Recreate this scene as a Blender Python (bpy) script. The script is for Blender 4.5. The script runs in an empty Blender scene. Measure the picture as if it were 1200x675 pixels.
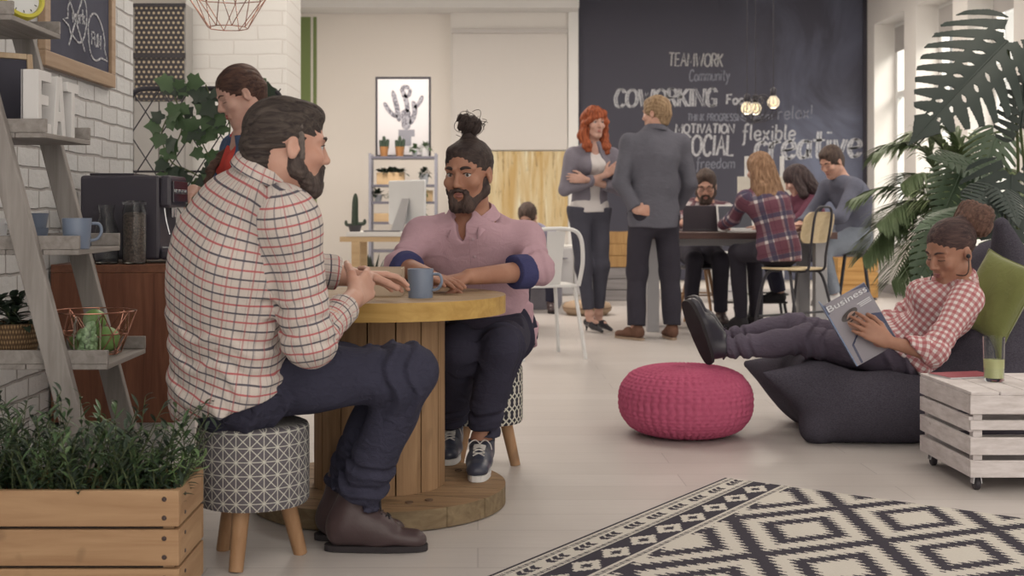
import bpy, bmesh, math, random
import numpy as np
from mathutils import Vector, Matrix, Euler, geometry
random.seed(7)
rng = np.random.default_rng(11)
SC = bpy.context.scene
COL = SC.collection
PI = math.pi
# camera model of the photograph (1200 x 675): eye height, focal length and vanishing point in pixels
F, CX, CY, CH = 1460.0, 560.0, 245.0, 0.93

def P(px, py, s):
    """point seen at pixel (px, py) where one metre spans s pixels"""
    return Vector(((px - CX) / s, F / s, CH - (py - CY) / s))

def V(*a):
    return Vector(a)

# ------------------------------------------------------------------ materials
def lin(c):
    c = c / 255.0
    return c / 12.92 if c <= 0.04045 else ((c + 0.055) / 1.055) ** 2.4

WREF = [lin(222), lin(210), lin(198)]

def A(r, g, b):
    """albedo that reads as this photograph colour under the room's light"""
    return tuple(min(0.9, max(0.004, lin(c) / w * 0.80)) for c, w in zip((r, g, b), WREF)) + (1.0,)

class G:
    """small node-graph helper"""
    def __init__(s, name, rough=0.6, spec=0.3):
        s.m = bpy.data.materials.new(name)
        s.m.use_nodes = True
        s.t = s.m.node_tree
        s.b = s.t.nodes['Principled BSDF']
        s.b.inputs['Roughness'].default_value = rough
        s.b.inputs['Specular IOR Level'].default_value = spec
        s._tc = None
    def n(s, kind, **kw):
        x = s.t.nodes.new(kind)
        for k, v in kw.items():
            setattr(x, k, v)
        return x
    def put(s, sock, v):
        if isinstance(v, bpy.types.NodeSocket):
            s.t.links.new(v, sock)
        elif v is not None:
            sock.default_value = v
    def tc(s, which='Object'):
        if s._tc is None:
            s._tc = s.n('ShaderNodeTexCoord')
        return s._tc.outputs[which]
    def math(s, op, a, b=None, c=None):
        x = s.n('ShaderNodeMath', operation=op)
        s.put(x.inputs[0], a)
        if b is not None: s.put(x.inputs[1], b)
        if c is not None: s.put(x.inputs[2], c)
        return x.outputs[0]
    def sep(s, v):
        x = s.n('ShaderNodeSeparateXYZ'); s.put(x.inputs[0], v)
        return x.outputs
    def comb(s, a, b, c):
        x = s.n('ShaderNodeCombineXYZ')
        for i, q in enumerate((a, b, c)): s.put(x.inputs[i], q)
        return x.outputs[0]
    def map(s, v, scale=(1, 1, 1), rot=(0, 0, 0), loc=(0, 0, 0)):
        x = s.n('ShaderNodeMapping'); s.put(x.inputs[0], v)
        x.inputs['Scale'].default_value = scale
        x.inputs['Rotation'].default_value = rot
        x.inputs['Location'].default_value = loc
        return x.outputs[0]
    def noise(s, v, scale=5, detail=3, rough=0.5, dist=0):
        x = s.n('ShaderNodeTexNoise'); s.put(x.inputs['Vector'], v)
        x.inputs['Scale'].default_value = scale; x.inputs['Detail'].default_value = detail
        x.inputs['Roughness'].default_value = rough; x.inputs['Distortion'].default_value = dist
        return x.outputs['Fac']
    def mix(s, f, a, b, mode='MIX'):
        x = s.n('ShaderNodeMix', data_type='RGBA', blend_type=mode)
        s.put(x.inputs[0], f); s.put(x.inputs[6], a); s.put(x.inputs[7], b)
        return x.outputs[2]
    def ramp(s, f, lo, hi):
        x = s.n('ShaderNodeMapRange'); s.put(x.inputs[0], f)
        x.inputs[1].default_value = lo; x.inputs[2].default_value = hi
        return x.outputs[0]
    def col(s, v): s.put(s.b.inputs['Base Color'], v); return s
    def bump(s, h, strength=0.3, dist=0.01):
        x = s.n('ShaderNodeBump'); x.inputs['Strength'].default_value = strength
        x.inputs['Distance'].default_value = dist
        s.put(x.inputs['Height'], h); s.put(s.b.inputs['Normal'], x.outputs[0]); return s

MATS = {}
def plain(name, c, rough=0.6, spec=0.3, var=0.08, scale=12, bump=0.0, bscale=120, metal=0.0):
    """one colour with slight mottling; c is a photograph colour"""
    if name in MATS: return MATS[name]
    g = G(name, rough, spec)
    c = A(*c)
    v = g.tc()
    if var > 0:
        f = g.noise(v, scale, 3)
        g.col(g.mix(f, tuple(x * (1 - var) for x in c[:3]) + (1,), tuple(min(0.92, x * (1 + var)) for x in c[:3]) + (1,)))
    else:
        g.col(c)
    if bump > 0:
        g.bump(g.noise(v, bscale, 3), bump, 0.004)
    g.b.inputs['Metallic'].default_value = metal
    MATS[name] = g.m
    return g.m

def wood(name, c1, c2, rough=0.55, scale=6.0, axis='X', knots=False):
    if name in MATS: return MATS[name]
    g = G(name, rough, 0.25)
    v = g.tc()
    st = {'X': (0.6, 9, 9), 'Y': (9, 0.6, 9), 'Z': (9, 9, 0.6)}[axis]
    oi = g.n('ShaderNodeObjectInfo').outputs['Random']
    off = g.n('ShaderNodeVectorMath', operation='ADD')
    g.put(off.inputs[0], g.map(v, st)); g.put(off.inputs[1], g.comb(g.math('MULTIPLY', oi, 31.0), g.math('MULTIPLY', oi, 17.0), oi))
    f = g.noise(off.outputs[0], scale, 6, 0.62, 0.6)
    c = g.mix(g.ramp(f, 0.3, 0.7), A(*c1), A(*c2))
    if knots:
        k = g.noise(g.map(v, (1, 1, 1) if axis == 'X' else (1, 1, .6)), 11, 1)
        c = g.mix(g.math('MULTIPLY', g.ramp(k, 0.66, 0.78), 0.75), c, tuple(x * 0.35 for x in A(*c1)[:3]) + (1,))
    g.col(c)
    g.bump(f, 0.25, 0.003)
    MATS[name] = g.m
    return g.m

def emit(name, c, e):
    g = G(name); g.col(A(*c))
    g.b.inputs['Emission Color'].default_value = A(*c); g.b.inputs['Emission Strength'].default_value = e
    return g.m

def glass(name, tint=(0.93, 0.95, 0.95), rough=0.02):
    if name in MATS: return MATS[name]
    g = G(name, rough, 0.5)
    g.b.inputs['Base Color'].default_value = tint + (1,)
    g.b.inputs['Transmission Weight'].default_value = 1.0
    g.b.inputs['IOR'].default_value = 1.25
    MATS[name] = g.m
    return g.m

# ------------------------------------------------------------------ mesh builder
def frame_of(d, ref=None):
    d = d.normalized()
    ref = ref or (V(0, 0, 1) if abs(d.z) < 0.9 else V(1, 0, 0))
    x = ref.cross(d)
    if x.length < 1e-6: x = V(1, 0, 0).cross(d)
    x.normalize()
    return x, d.cross(x), d

class MB:
    def __init__(s):
        s.v, s.f, s.mi, s.uv = [], [], [], {}
    def add(s, vs, fs, mi=0):
        b = len(s.v)
        s.v += [Vector(q) for q in vs]
        for f in fs:
            s.f.append(tuple(b + i for i in f)); s.mi.append(mi)
        return s
    def box(s, c, d, R=None, mi=0, taper=1.0):
        c = Vector(c); hx, hy, hz = d[0] / 2, d[1] / 2, d[2] / 2
        vs = []
        for z in (-1, 1):
            k = taper if z > 0 else 1
            for x, y in ((-1, -1), (1, -1), (1, 1), (-1, 1)):
                q = V(x * hx * k, y * hy * k, z * hz)
                if R: q = R @ q
                vs.append(c + q)
        return s.add(vs, [(3, 2, 1, 0), (4, 5, 6, 7), (0, 1, 5, 4), (1, 2, 6, 5), (2, 3, 7, 6), (3, 0, 4, 7)], mi)
    def lohi(s, lo, hi, mi=0):
        lo, hi = Vector(lo), Vector(hi)
        return s.box((lo + hi) / 2, hi - lo, None, mi)
    def bar(s, p, q, w, h, ref=None, mi=0):
        """rectangular bar from p to q: w along the side axis, h along the other"""
        p, q = Vector(p), Vector(q)
        x, y, d = frame_of(q - p, ref)
        vs = []
        for o in (p, q):
            for a, b in ((-1, -1), (1, -1), (1, 1), (-1, 1)):
                vs.append(o + x * (a * w / 2) + y * (b * h / 2))
        return s.add(vs, [(3, 2, 1, 0), (4, 5, 6, 7), (0, 1, 5, 4), (1, 2, 6, 5), (2, 3, 7, 6), (3, 0, 4, 7)], mi)
    def tube(s, pts, r, n=8, closed=False, mi=0, caps=True):
        pts = [Vector(p) for p in pts]
        m = len(pts)
        rs = r if isinstance(r, (list, tuple)) else [r] * m
        rings, px = [], None
        for i, p in enumerate(pts):
            a = pts[i - 1] if (i > 0 or closed) else p
            b = pts[(i + 1) % m] if (i < m - 1 or closed) else p
            d = (b - a)
            if d.length < 1e-9: d = V(0, 0, 1)
            d.normalize()
            if px is None:
                px, _, _ = frame_of(d)
            else:
                px = (px - d * px.dot(d))
                if px.length < 1e-6: px, _, _ = frame_of(d)
                px.normalize()
            y = d.cross(px)
            rings.append([p + (px * math.cos(t) + y * math.sin(t)) * rs[i] for t in (2 * PI * k / n for k in range(n))])
        vs = [q for ri in rings for q in ri]
        fs = []
        for i in range(m if closed else m - 1):
            j = (i + 1) % m
            for k in range(n):
                fs.append((i * n + k, i * n + (k + 1) % n, j * n + (k + 1) % n, j * n + k))
        if caps and not closed:
            fs.append(tuple(reversed(range(n)))); fs.append(tuple((m - 1) * n + k for k in range(n)))
        return s.add(vs, fs, mi)
    def lathe(s, prof, n=32, c=(0, 0, 0), mi=0, axis=None, sx=1, sy=1, caps=True):
        """prof: (r, z) pairs"""
        c = Vector(c)
        x, y, d = (V(1, 0, 0), V(0, 1, 0), V(0, 0, 1)) if axis is None else frame_of(Vector(axis))
        vs = []
        for r, z in prof:
            for k in range(n):
                t = 2 * PI * k / n
                vs.append(c + x * (r * math.cos(t) * sx) + y * (r * math.sin(t) * sy) + d * z)
        fs = []
        for i in range(len(prof) - 1):
            for k in range(n):
                fs.append((i * n + k, i * n + (k + 1) % n, (i + 1) * n + (k + 1) % n, (i + 1) * n + k))
        if caps and prof[0][0] > 1e-6: fs.append(tuple(reversed(range(n))))
        if caps and prof[-1][0] > 1e-6: fs.append(tuple((len(prof) - 1) * n + k for k in range(n)))
        return s.add(vs, fs, mi)
    def ball(s, c, r, n=16, m=10, R=None, mi=0):
        r = r if isinstance(r, (tuple, list)) else (r, r, r)
        c = Vector(c); vs = []; fs = []
        for i in range(m + 1):
            a = PI * i / m
            for k in range(n):
                t = 2 * PI * k / n
                q = V(r[0] * math.sin(a) * math.cos(t), r[1] * math.sin(a) * math.sin(t), -r[2] * math.cos(a))
                vs.append(c + (R @ q if R else q))
        for i in range(m):
            for k in range(n):
                fs.append((i * n + k, i * n + (k + 1) % n, (i + 1) * n + (k + 1) % n, (i + 1) * n + k))
        return s.add(vs, fs, mi)
    def prism(s, loops, T, mi=0):
        """loops: outer 2D outline (then holes); T: local (x, y, z) -> world with z in 0..1 the thickness"""
        flat = [[V(x, y, 0) for x, y in L] for L in loops]
        tri = geometry.tessellate_polygon(flat)
        allp = [p for L in flat for p in L]
        n = len(allp)
        vs = [T(p.x, p.y, 0) for p in allp] + [T(p.x, p.y, 1) for p in allp]
        fs = [tuple(t) for t in tri] + [tuple(n + i for i in reversed(t)) for t in tri]
        b = 0
        for L in flat:
            k = len(L)
            for i in range(k):
                j = (i + 1) % k
                fs.append((b + i, b + j, n + b + j, n + b + i))
            b += k
        return s.add(vs, fs, mi)
    def build(s, name, mats, parent=None, bevel=0, smooth=None, recalc=True):
        off = parent_origin(parent)
        me = bpy.data.meshes.new(name)
        me.from_pydata([tuple(q - off) for q in s.v], [], s.f)
        for m in (mats if isinstance(mats, (list, tuple)) else [mats]): me.materials.append(m)
        if any(s.mi): me.polygons.foreach_set('material_index', s.mi)
        if recalc:
            bm = bmesh.new(); bm.from_mesh(me)
            bmesh.ops.recalc_face_normals(bm, faces=bm.faces)
            bm.to_mesh(me); bm.free()
        if smooth is not None:
            me.polygons.foreach_set('use_smooth', [True] * len(me.polygons))
            me.set_sharp_from_angle(angle=math.radians(smooth))
        o = bpy.data.objects.new(name, me); COL.objects.link(o)
        if parent: o.parent = parent
        if bevel:
            b = o.modifiers.new('bevel', 'BEVEL'); b.width = bevel; b.segments = 2; b.limit_method = 'ANGLE'
        return o

def parent_origin(p):
    o = V(0, 0, 0)
    while p is not None:
        o += p.location; p = p.parent
    return o

def tag(o, label, cat, group=None, kind=None):
    o['label'] = label; o['category'] = cat
    if group: o['group'] = group
    if kind: o['kind'] = kind
    return o

def thing(name, label, cat, loc=(0, 0, 0), group=None):
    o = bpy.data.objects.new(name, None); COL.objects.link(o)
    o.empty_display_size = 0.05
    o.location = loc
    return tag(o, label, cat, group)

def struct(o):
    o['kind'] = 'structure'; return o

def dup(root, loc, label=None, rotz=None, scale=None):
    r = root.copy(); COL.objects.link(r); r.location = loc
    if rotz is not None: r.rotation_euler = (0, 0, rotz)
    if scale: r.scale = (scale,) * 3
    if label: r['label'] = label
    for ch in list(root.children):
        c = ch.copy(); COL.objects.link(c); c.parent = r
        for g in list(ch.children):
            d = g.copy(); COL.objects.link(d); d.parent = c
    return r

def spline(pts, n=24):
    """Catmull-Rom through pts"""
    pts = [Vector(p) for p in pts]
    out = []
    q = [pts[0]] + pts + [pts[-1]]
    for i in range(1, len(q) - 2):
        for k in range(n):
            t = k / n
            a, b, c, d = q[i - 1], q[i], q[i + 1], q[i + 2]
            out.append(0.5 * ((2 * b) + (c - a) * t + (2 * a - 5 * b + 4 * c - d) * t * t + (3 * b - a - 3 * c + d) * t ** 3))
    out.append(pts[-1])
    return out

# ------------------------------------------------------------------ signed-distance modelling for bodies, clothes, cushions
def na(v): return np.array(v, dtype=np.float32)

class SDF:
    def __init__(s): s.ops = []; s.disp = None
    def cap(s, a, b, ra, rb=None, k=0.02, op='u', flat=None, kf=1.0, ca=False, cb=False):
        rb = ra if rb is None else rb
        s.ops.append(('cap', na(a), na(b), float(ra), float(rb), k, op, None if flat is None else na(Vector(flat).normalized()), kf, ca, cb)); return s
    def ell(s, c, r, R=None, k=0.02, op='u'):
        s.ops.append(('ell', na(c), na(r if isinstance(r, (tuple, list)) else (r,) * 3), None if R is None else np.array(R.to_3x3(), dtype=np.float32), k, op)); return s
    def cut(s, p, n, rad=1e9, k=0.004):
        s.ops.append(('cut', na(p), na(Vector(n).normalized()), rad, k)); return s
    def bbox(s):
        lo, hi = np.full(3, 1e9), np.full(3, -1e9)
        for o in s.ops:
            b = s.opbox(o)
            if b is None or o[5 if o[0] == 'ell' else 6] != 'u': continue
            lo = np.minimum(lo, b[0]); hi = np.maximum(hi, b[1])
        return lo, hi
    @staticmethod
    def opbox(o):
        if o[0] == 'cap':
            r = max(o[3], o[4])
            return np.minimum(o[1], o[2]) - r, np.maximum(o[1], o[2]) + r
        if o[0] == 'ell':
            r = o[2].max() if o[3] is not None else o[2]
            return o[1] - r, o[1] + r
        return None
    def ev(s, p, m):
        """signed distance at p (N,3); primitives are only looked at within m of their box"""
        d = np.full(len(p), 1.0, dtype=np.float32)
        for o in s.ops:
            if o[0] == 'cut':
                q = p - o[1]
                e = q @ o[2]
                if o[3] < 1e8:
                    idx = np.nonzero((q * q).sum(1) < o[3] ** 2)[0]
                    d[idx] = np.maximum(d[idx], e[idx])
                else:
                    d = np.maximum(d, e)
                continue
            lo, hi = s.opbox(o)
            idx = np.nonzero(((p > lo - m) & (p < hi + m)).all(1))[0]
            if not len(idx): continue
            q = p[idx]
            if o[0] == 'cap':
                _, a, b, ra, rb, k, op, fl, kf, ca, cb = o
                ab = b - a
                L2 = float(ab @ ab) + 1e-12
                qa = q - a
                t0 = (qa @ ab) / L2
                t = np.clip(t0, 0, 1)
                w = qa - t[:, None] * ab
                if fl is not None:
                    f = fl - ab * (float(fl @ ab) / L2); f /= np.linalg.norm(f) + 1e-9
                    c = w @ f
                    w = w + np.outer(c * (1 / kf - 1), f).astype(np.float32)
                e = (np.sqrt((w * w).sum(1)) - (ra + (rb - ra) * t)) * (min(1.0, kf) if fl is not None else 1.0)
                L = math.sqrt(L2)
                if ca: e = np.maximum(e, -t0 * L)
                if cb: e = np.maximum(e, (t0 - 1) * L)
            else:
                _, c, r, R, k, op = o
                w = q - c
                if R is not None: w = w @ R
                k0 = np.sqrt(((w / r) ** 2).sum(1)); k1 = np.sqrt(((w / (r * r)) ** 2).sum(1)) + 1e-9
                e = k0 * (k0 - 1) / k1
            cur = d[idx]
            if op == 'u':
                h = np.clip(0.5 + 0.5 * (cur - e) / k, 0, 1)
                d[idx] = cur + (e - cur) * h - k * h * (1 - h)
            else:
                h = np.clip(0.5 - 0.5 * (cur + e) / k, 0, 1)
                d[idx] = cur + (-e - cur) * h + k * h * (1 - h)
        return d

def surface(sdf, h):
    lo, hi = sdf.bbox()
    pad = 0.03
    lo = lo - pad; hi = hi + pad
    H = 4
    nc = np.ceil((hi - lo) / (H * h)).astype(int) + 1
    g = [lo[i] + (np.arange(nc[i]) + 0.5 - 0.5 / H) * H * h for i in range(3)]
    X, Y, Z = np.meshgrid(*g, indexing='ij')
    pc = np.stack([X.ravel(), Y.ravel(), Z.ravel()], 1).astype(np.float32)
    dc = sdf.ev(pc, 0.10 + 4 * h).reshape(nc)
    near = np.abs(dc) < H * h * 1.7 + 0.012
    D = dc.repeat(H, 0).repeat(H, 1).repeat(H, 2)
    M = near.repeat(H, 0).repeat(H, 1).repeat(H, 2)
    ijk = np.stack(np.nonzero(M), 1)
    p = (lo + ijk * h).astype(np.float32)
    d = sdf.ev(p, 0.06 + 2 * h)
    if sdf.disp is not None: d = d + sdf.disp(p)
    D[ijk[:, 0], ijk[:, 1], ijk[:, 2]] = d
    return nets(D, lo, h)

def nets(D, lo, h):
    ins = D < 0
    nx, ny, nz = D.shape
    cnt = np.zeros((nx - 1, ny - 1, nz - 1), np.uint8)
    offs = [(a, b, c) for a in (0, 1) for b in (0, 1) for c in (0, 1)]
    for a, b, c in offs:
        cnt += ins[a:nx - 1 + a, b:ny - 1 + b, c:nz - 1 + c]
    act = (cnt > 0) & (cnt < 8)
    cells = np.stack(np.nonzero(act), 1)
    idx = np.full(act.shape, -1, np.int32)
    idx[act] = np.arange(len(cells))
    vals = {o: D[cells[:, 0] + o[0], cells[:, 1] + o[1], cells[:, 2] + o[2]] for o in offs}
    acc = np.zeros((len(cells), 3)); num = np.zeros(len(cells))
    for i, a in enumerate(offs):
        for b in offs[i + 1:]:
            dif = [b[k] - a[k] for k in range(3)]
            if sum(abs(x) for x in dif) != 1: continue
            va, vb = vals[a], vals[b]
            cr = (va < 0) != (vb < 0)
            t = np.where(cr, va / np.where(cr, va - vb, 1), 0)
            for k in range(3):
                acc[:, k] += np.where(cr, a[k] + t * dif[k], 0)
            num += cr
    vert = lo + (cells + acc / num[:, None]) * h
    quads = []
    for ax in range(3):
        sl0 = [slice(1, -1)] * 3; sl1 = [slice(1, -1)] * 3
        sl0[ax] = slice(0, -1); sl1[ax] = slice(1, None)
        a = ins[tuple(sl0)]; b = ins[tuple(sl1)]
        e = np.stack(np.nonzero(a != b), 1)
        fl = a[e[:, 0], e[:, 1], e[:, 2]]
        base = e + 1; base[:, ax] -= 1
        u, w = (ax + 1) % 3, (ax + 2) % 3
        q = []
        for du, dw in ((-1, -1), (0, -1), (0, 0), (-1, 0)):
            c = base.copy(); c[:, u] += du; c[:, w] += dw
            q.append(idx[c[:, 0], c[:, 1], c[:, 2]])
        q = np.stack(q, 1)
        q[~fl] = q[~fl][:, ::-1]
        quads.append(q)
    return vert, np.concatenate(quads)

def np_mesh(name, vert, quads, mats, parent=None, bones=None, mi=None, smooth=True):
    off = parent_origin(parent)
    me = bpy.data.meshes.new(name)
    n, m = len(vert), len(quads)
    me.vertices.add(n)
    me.vertices.foreach_set('co', (vert - np.array(off)).astype(np.float32).ravel())
    me.loops.add(4 * m); me.loops.foreach_set('vertex_index', quads.astype(np.int32).ravel())
    me.polygons.add(m); me.polygons.foreach_set('loop_start', np.arange(0, 4 * m, 4, dtype=np.int32))
    me.update(calc_edges=True)
    for q in (mats if isinstance(mats, (list, tuple)) else [mats]): me.materials.append(q)
    me.polygons.foreach_set('use_smooth', [smooth] * m)
    if mi is not None: me.polygons.foreach_set('material_index', mi.astype(np.int32))
    if bones is not None:
        uv = bone_uv(vert, quads, bones)
        lay = me.uv_layers.new(name='UVMap')
        lay.data.foreach_set('uv', uv.astype(np.float32).ravel())
    me.validate(clean_customdata=False)
    o = bpy.data.objects.new(name, me); COL.objects.link(o)
    if parent: o.parent = parent
    return o

def bone_uv(vert, quads, bones):
    """cloth coordinates in metres: v along the bone, u around it. bones: (a, b, ref, radius)"""
    cen = vert[quads].mean(1)
    best = np.full(len(cen), 1e9); sel = np.zeros(len(cen), int)
    for i, (a, b, ref, r) in enumerate(bones):
        a, b = np.array(a), np.array(b); ab = b - a
        t = np.clip(((cen - a) @ ab) / (ab @ ab), 0, 1)
        d = np.linalg.norm(cen - a - t[:, None] * ab, axis=1) / r
        s = d < best; best[s] = d[s]; sel[s] = i
    uv = np.zeros((len(quads), 4, 2))
    for i, (a, b, ref, r) in enumerate(bones):
        f = np.nonzero(sel == i)[0]
        if not len(f): continue
        a, b = np.array(a), np.array(b); ab = b - a; L = np.linalg.norm(ab); ax = ab / L
        rf = np.array(ref); rf = rf - ax * (rf @ ax); rf /= np.linalg.norm(rf)
        sd = np.cross(ax, rf)
        w = vert[quads[f]] - a
        ang = np.arctan2(w @ sd, w @ rf)
        wc = cen[f] - a
        ac = np.arctan2(wc @ sd, wc @ rf)[:, None]
        ang = ac + (ang - ac + PI) % (2 * PI) - PI
        uv[f, :, 0] = ang * r
        uv[f, :, 1] = w @ ax
    return uv

def wrink(freq, amp, seed=0, stretch=(1, 1, 1)):
    """gentle cloth folds as a displacement of the distance"""
    r = np.random.default_rng(seed)
    K = r.normal(size=(7, 3)); K /= np.linalg.norm(K, axis=1)[:, None]
    K = K * (freq * r.uniform(0.6, 1.5, 7))[:, None] * np.array(stretch)
    ph = r.uniform(0, 6.28, 7)
    def f(p):
        a = np.zeros(len(p), np.float32)
        wob = np.sin(p @ (K[0] * 0.4).astype(np.float32)) * 1.5
        for k, q in zip(K, ph):
            a += np.sin(p @ k.astype(np.float32) + q + wob)
        return (a * (amp / 4)).astype(np.float32)
    return f
# ------------------------------------------------------------------ camera and light
cam = bpy.data.objects.new('camera', bpy.data.cameras.new('camera')); COL.objects.link(cam)
cam.location = (0, 0, CH); cam.rotation_euler = (PI / 2, 0, 0)
cam.data.sensor_width = 36; cam.data.lens = 36 * F / 1200
cam.data.shift_x = (600 - CX) / 1200; cam.data.shift_y = -(337.5 - CY) / 1200
cam.data.clip_start = 0.05
cam.data.dof.use_dof = True; cam.data.dof.focus_distance = 4.0; cam.data.dof.aperture_fstop = 5.0
SC.camera = cam
SC.view_settings.view_transform = 'Standard'; SC.view_settings.look = 'None'
SC.view_settings.gamma = 1; SC.view_settings.use_curve_mapping = False
SC.view_settings.exposure = 0.0

w = bpy.data.worlds.new('daylight'); SC.world = w; w.use_nodes = True
bg = w.node_tree.nodes['Background']
bg.inputs[0].default_value = (1.0, 0.905, 0.80, 1); bg.inputs[1].default_value = 2.1

def area(name, loc, target, sx, sy, watts, colr=(1, 0.905, 0.80)):
    l = bpy.data.lights.new(name, 'AREA'); l.shape = 'RECTANGLE'; l.size = sx; l.size_y = sy
    l.energy = watts; l.color = colr
    o = bpy.data.objects.new(name, l); COL.objects.link(o); o.location = loc
    o.rotation_euler = (Vector(target) - Vector(loc)).to_track_quat('-Z', 'Y').to_euler()
    return o
area('window_daylight', (8.2, 7.0, 6.2), (0.5, 7.0, 0.6), 13, 3.0, 1900)
for i, (x, y, e) in enumerate(((2.4, 5.0, 20), (2.6, 8.6, 36), (-0.6, 11.2, 110), (2.8, 12.0, 48), (-0.2, 6.6, 40))):
    area('ceiling_fill_light', (x, y, 3.3), (x, y, 0), 1.2, 1.2, e, (1, 0.89, 0.77))  # unseen fill lights without fixtures, added to brighten the room

# ------------------------------------------------------------------ room shell
g = G('floor_boards', 0.33, 0.35)
v = g.tc()
br = g.n('ShaderNodeTexBrick')
g.put(br.inputs['Vector'], v)
br.inputs['Scale'].default_value = 1.0; br.inputs['Brick Width'].default_value = 1.4; br.inputs['Row Height'].default_value = 0.19
br.inputs['Mortar Size'].default_value = 0.0025; br.inputs['Mortar Smooth'].default_value = 0.2
br.inputs['Color1'].default_value = A(190, 175, 163); br.inputs['Color2'].default_value = A(183, 168, 156); br.inputs['Mortar'].default_value = A(166, 152, 142)
st = g.noise(g.map(v, (0.8, 14, 1)), 5, 5, 0.6)
g.col(g.mix(g.math('MULTIPLY', g.ramp(st, 0.35, 0.75), 0.22), br.outputs['Color'], A(150, 138, 130)))
g.bump(br.outputs['Fac'], -0.15, 0.002)
M_FLOOR = g.m
struct(MB().lohi((-2.7, -3, -0.1), (5.1, 14.8, 0)).build('floor', M_FLOOR))

M_WHITE = plain('white_wall_paint', (218, 204, 190), 0.75, 0.15, 0.02, 2)
M_WARM = plain('cream_wall_paint', (222, 206, 190), 0.75, 0.15, 0.02, 2)
M_CEIL = plain('ceiling_paint', (218, 206, 194), 0.8, 0.1, 0.01, 2)
struct(MB().lohi((-2.7, 0.8, 3.45), (5.1, 14.8, 3.6)).build('ceiling', M_CEIL))

def brick_mat(name, c1, c2, cm, bw, rh, swz, depth=0.012, strength=0.7):
    g = G(name, 0.7, 0.15)
    p = g.sep(g.tc())
    uv = g.comb(p[swz], p[2], 0.0)
    dn = g.n('ShaderNodeVectorMath', operation='ADD')
    nz = g.n('ShaderNodeTexNoise'); g.put(nz.inputs['Vector'], uv); nz.inputs['Scale'].default_value = 9
    sc = g.n('ShaderNodeVectorMath', operation='SCALE'); g.put(sc.inputs[0], nz.outputs['Color']); sc.inputs['Scale'].default_value = 0.016
    g.put(dn.inputs[0], uv); g.put(dn.inputs[1], sc.outputs[0])
    b = g.n('ShaderNodeTexBrick'); g.put(b.inputs['Vector'], dn.outputs[0])
    b.inputs['Scale'].default_value = 1; b.inputs['Brick Width'].default_value = bw; b.inputs['Row Height'].default_value = rh
    b.inputs['Mortar Size'].default_value = 0.007; b.inputs['Mortar Smooth'].default_value = 0.6; b.inputs['Bias'].default_value = 0
    b.inputs['Color1'].default_value = A(*c1); b.inputs['Color2'].default_value = A(*c2); b.inputs['Mortar'].default_value = A(*cm)
    g.col(b.outputs['Color'])
    n2 = g.noise(uv, 40, 4, 0.6)
    n3 = g.noise(uv, 7, 2, 0.6)
    h = g.math('ADD', g.math('MULTIPLY', b.outputs['Fac'], -1.0), g.math('ADD', g.math('MULTIPLY', n2, 0.5), g.math('MULTIPLY', n3, 0.7)))
    g.bump(h, strength, depth)
    return g.m
M_BRICK = brick_mat('white_painted_brick', (200, 191, 182), (190, 181, 172), (160, 149, 140), 0.21, 0.072, 1)
struct(MB().lohi((-1.80, -3, 0), (-1.55, 5.6, 3.45)).build('wall_left', M_BRICK))
M_BRICK2 = brick_mat('white_brick_pillar', (212, 200, 187), (208, 196, 183), (200, 187, 174), 0.30, 0.09, 0, 0.006, 0.25)
struct(MB().lohi((-1.80, 7.68, 0), (-1.18, 8.3, 3.45)).build('pillar', M_BRICK2))
struct(MB().lohi((-2.7, 8.3, 0), (-1.8, 8.5, 3.45)).build('wall_alcove', M_WARM))
struct(MB().lohi((-2.7, 5.6, 0), (-2.5, 14.8, 3.45)).build('wall_left_far', M_WHITE))

# right wall with a row of tall windows
XR = 4.55
WIN = [(14.3 - 1.36 * k - 1.0, 14.3 - 1.36 * k) for k in range(10)]
mb = MB()
prev = 14.8
for y0, y1 in WIN:
    mb.lohi((XR, y1, 0), (XR + 0.35, prev, 3.45))
    mb.lohi((XR, y0, 0), (XR + 0.35, y1, 0.55)); mb.lohi((XR, y0, 3.05), (XR + 0.35, y1, 3.45))
    prev = y0
mb.lohi((XR, 0.8, 0), (XR + 0.35, prev, 3.45))
struct(mb.build('wall_right', M_WHITE))
M_FRAME = plain('window_frame_white', (216, 205, 193), 0.45, 0.4, 0.01)
M_SILL = plain('window_sill_stone', (196, 184, 173), 0.4, 0.4, 0.03)
g = G('window_glass', 0.05, 0.5)
mx = g.n('ShaderNodeMixShader'); tr = g.n('ShaderNodeBsdfTransparent'); gl = g.n('ShaderNodeBsdfGlossy')
gl.inputs['Roughness'].default_value = 0.03; mx.inputs[0].default_value = 0.10; tr.inputs[0].default_value = (0.92, 0.94, 0.94, 1)
g.t.links.new(tr.outputs[0], mx.inputs[1]); g.t.links.new(gl.outputs[0], mx.inputs[2])
g.t.links.new(mx.outputs[0], g.t.nodes['Material Output'].inputs[0])
M_PANE = g.m
M_BLIND = plain('roller_blind_grey', (170, 158, 148), 0.8, 0.1, 0.03)
for k, (y0, y1) in enumerate(WIN):
    x0, x1 = XR + 0.24, XR + 0.30
    f = MB()
    for a, b in ((y0, y0 + .07), (y1 - .07, y1)): f.lohi((x0, a, .55), (x1, b, 3.05))
    for a, b in ((.55, .63), (2.97, 3.05), (2.2, 2.27)): f.lohi((x0, y0 + .07, a), (x1, y1 - .07, b))
    o = struct(f.build('window_%d' % (k + 1), M_FRAME, bevel=.004))
    q = MB().lohi((x0 + .025, y0 + .07, .63), (x0 + .033, y1 - .07, 2.97)).build('pane', M_PANE, o)
    q = MB().lohi((XR - .02, y0 - .02, .53), (XR + .24, y1 + .02, .56)).build('window_sill', M_SILL, o)
    q = MB().lohi((x0 - .02, y0 + .05, 2.72), (x0 - .008, y1 - .05, 3.0)).build('roller_blind', M_BLIND, o)
M_BASEB = plain('grey_baseboard', (150, 138, 130), 0.5, 0.3, 0.03)
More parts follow.
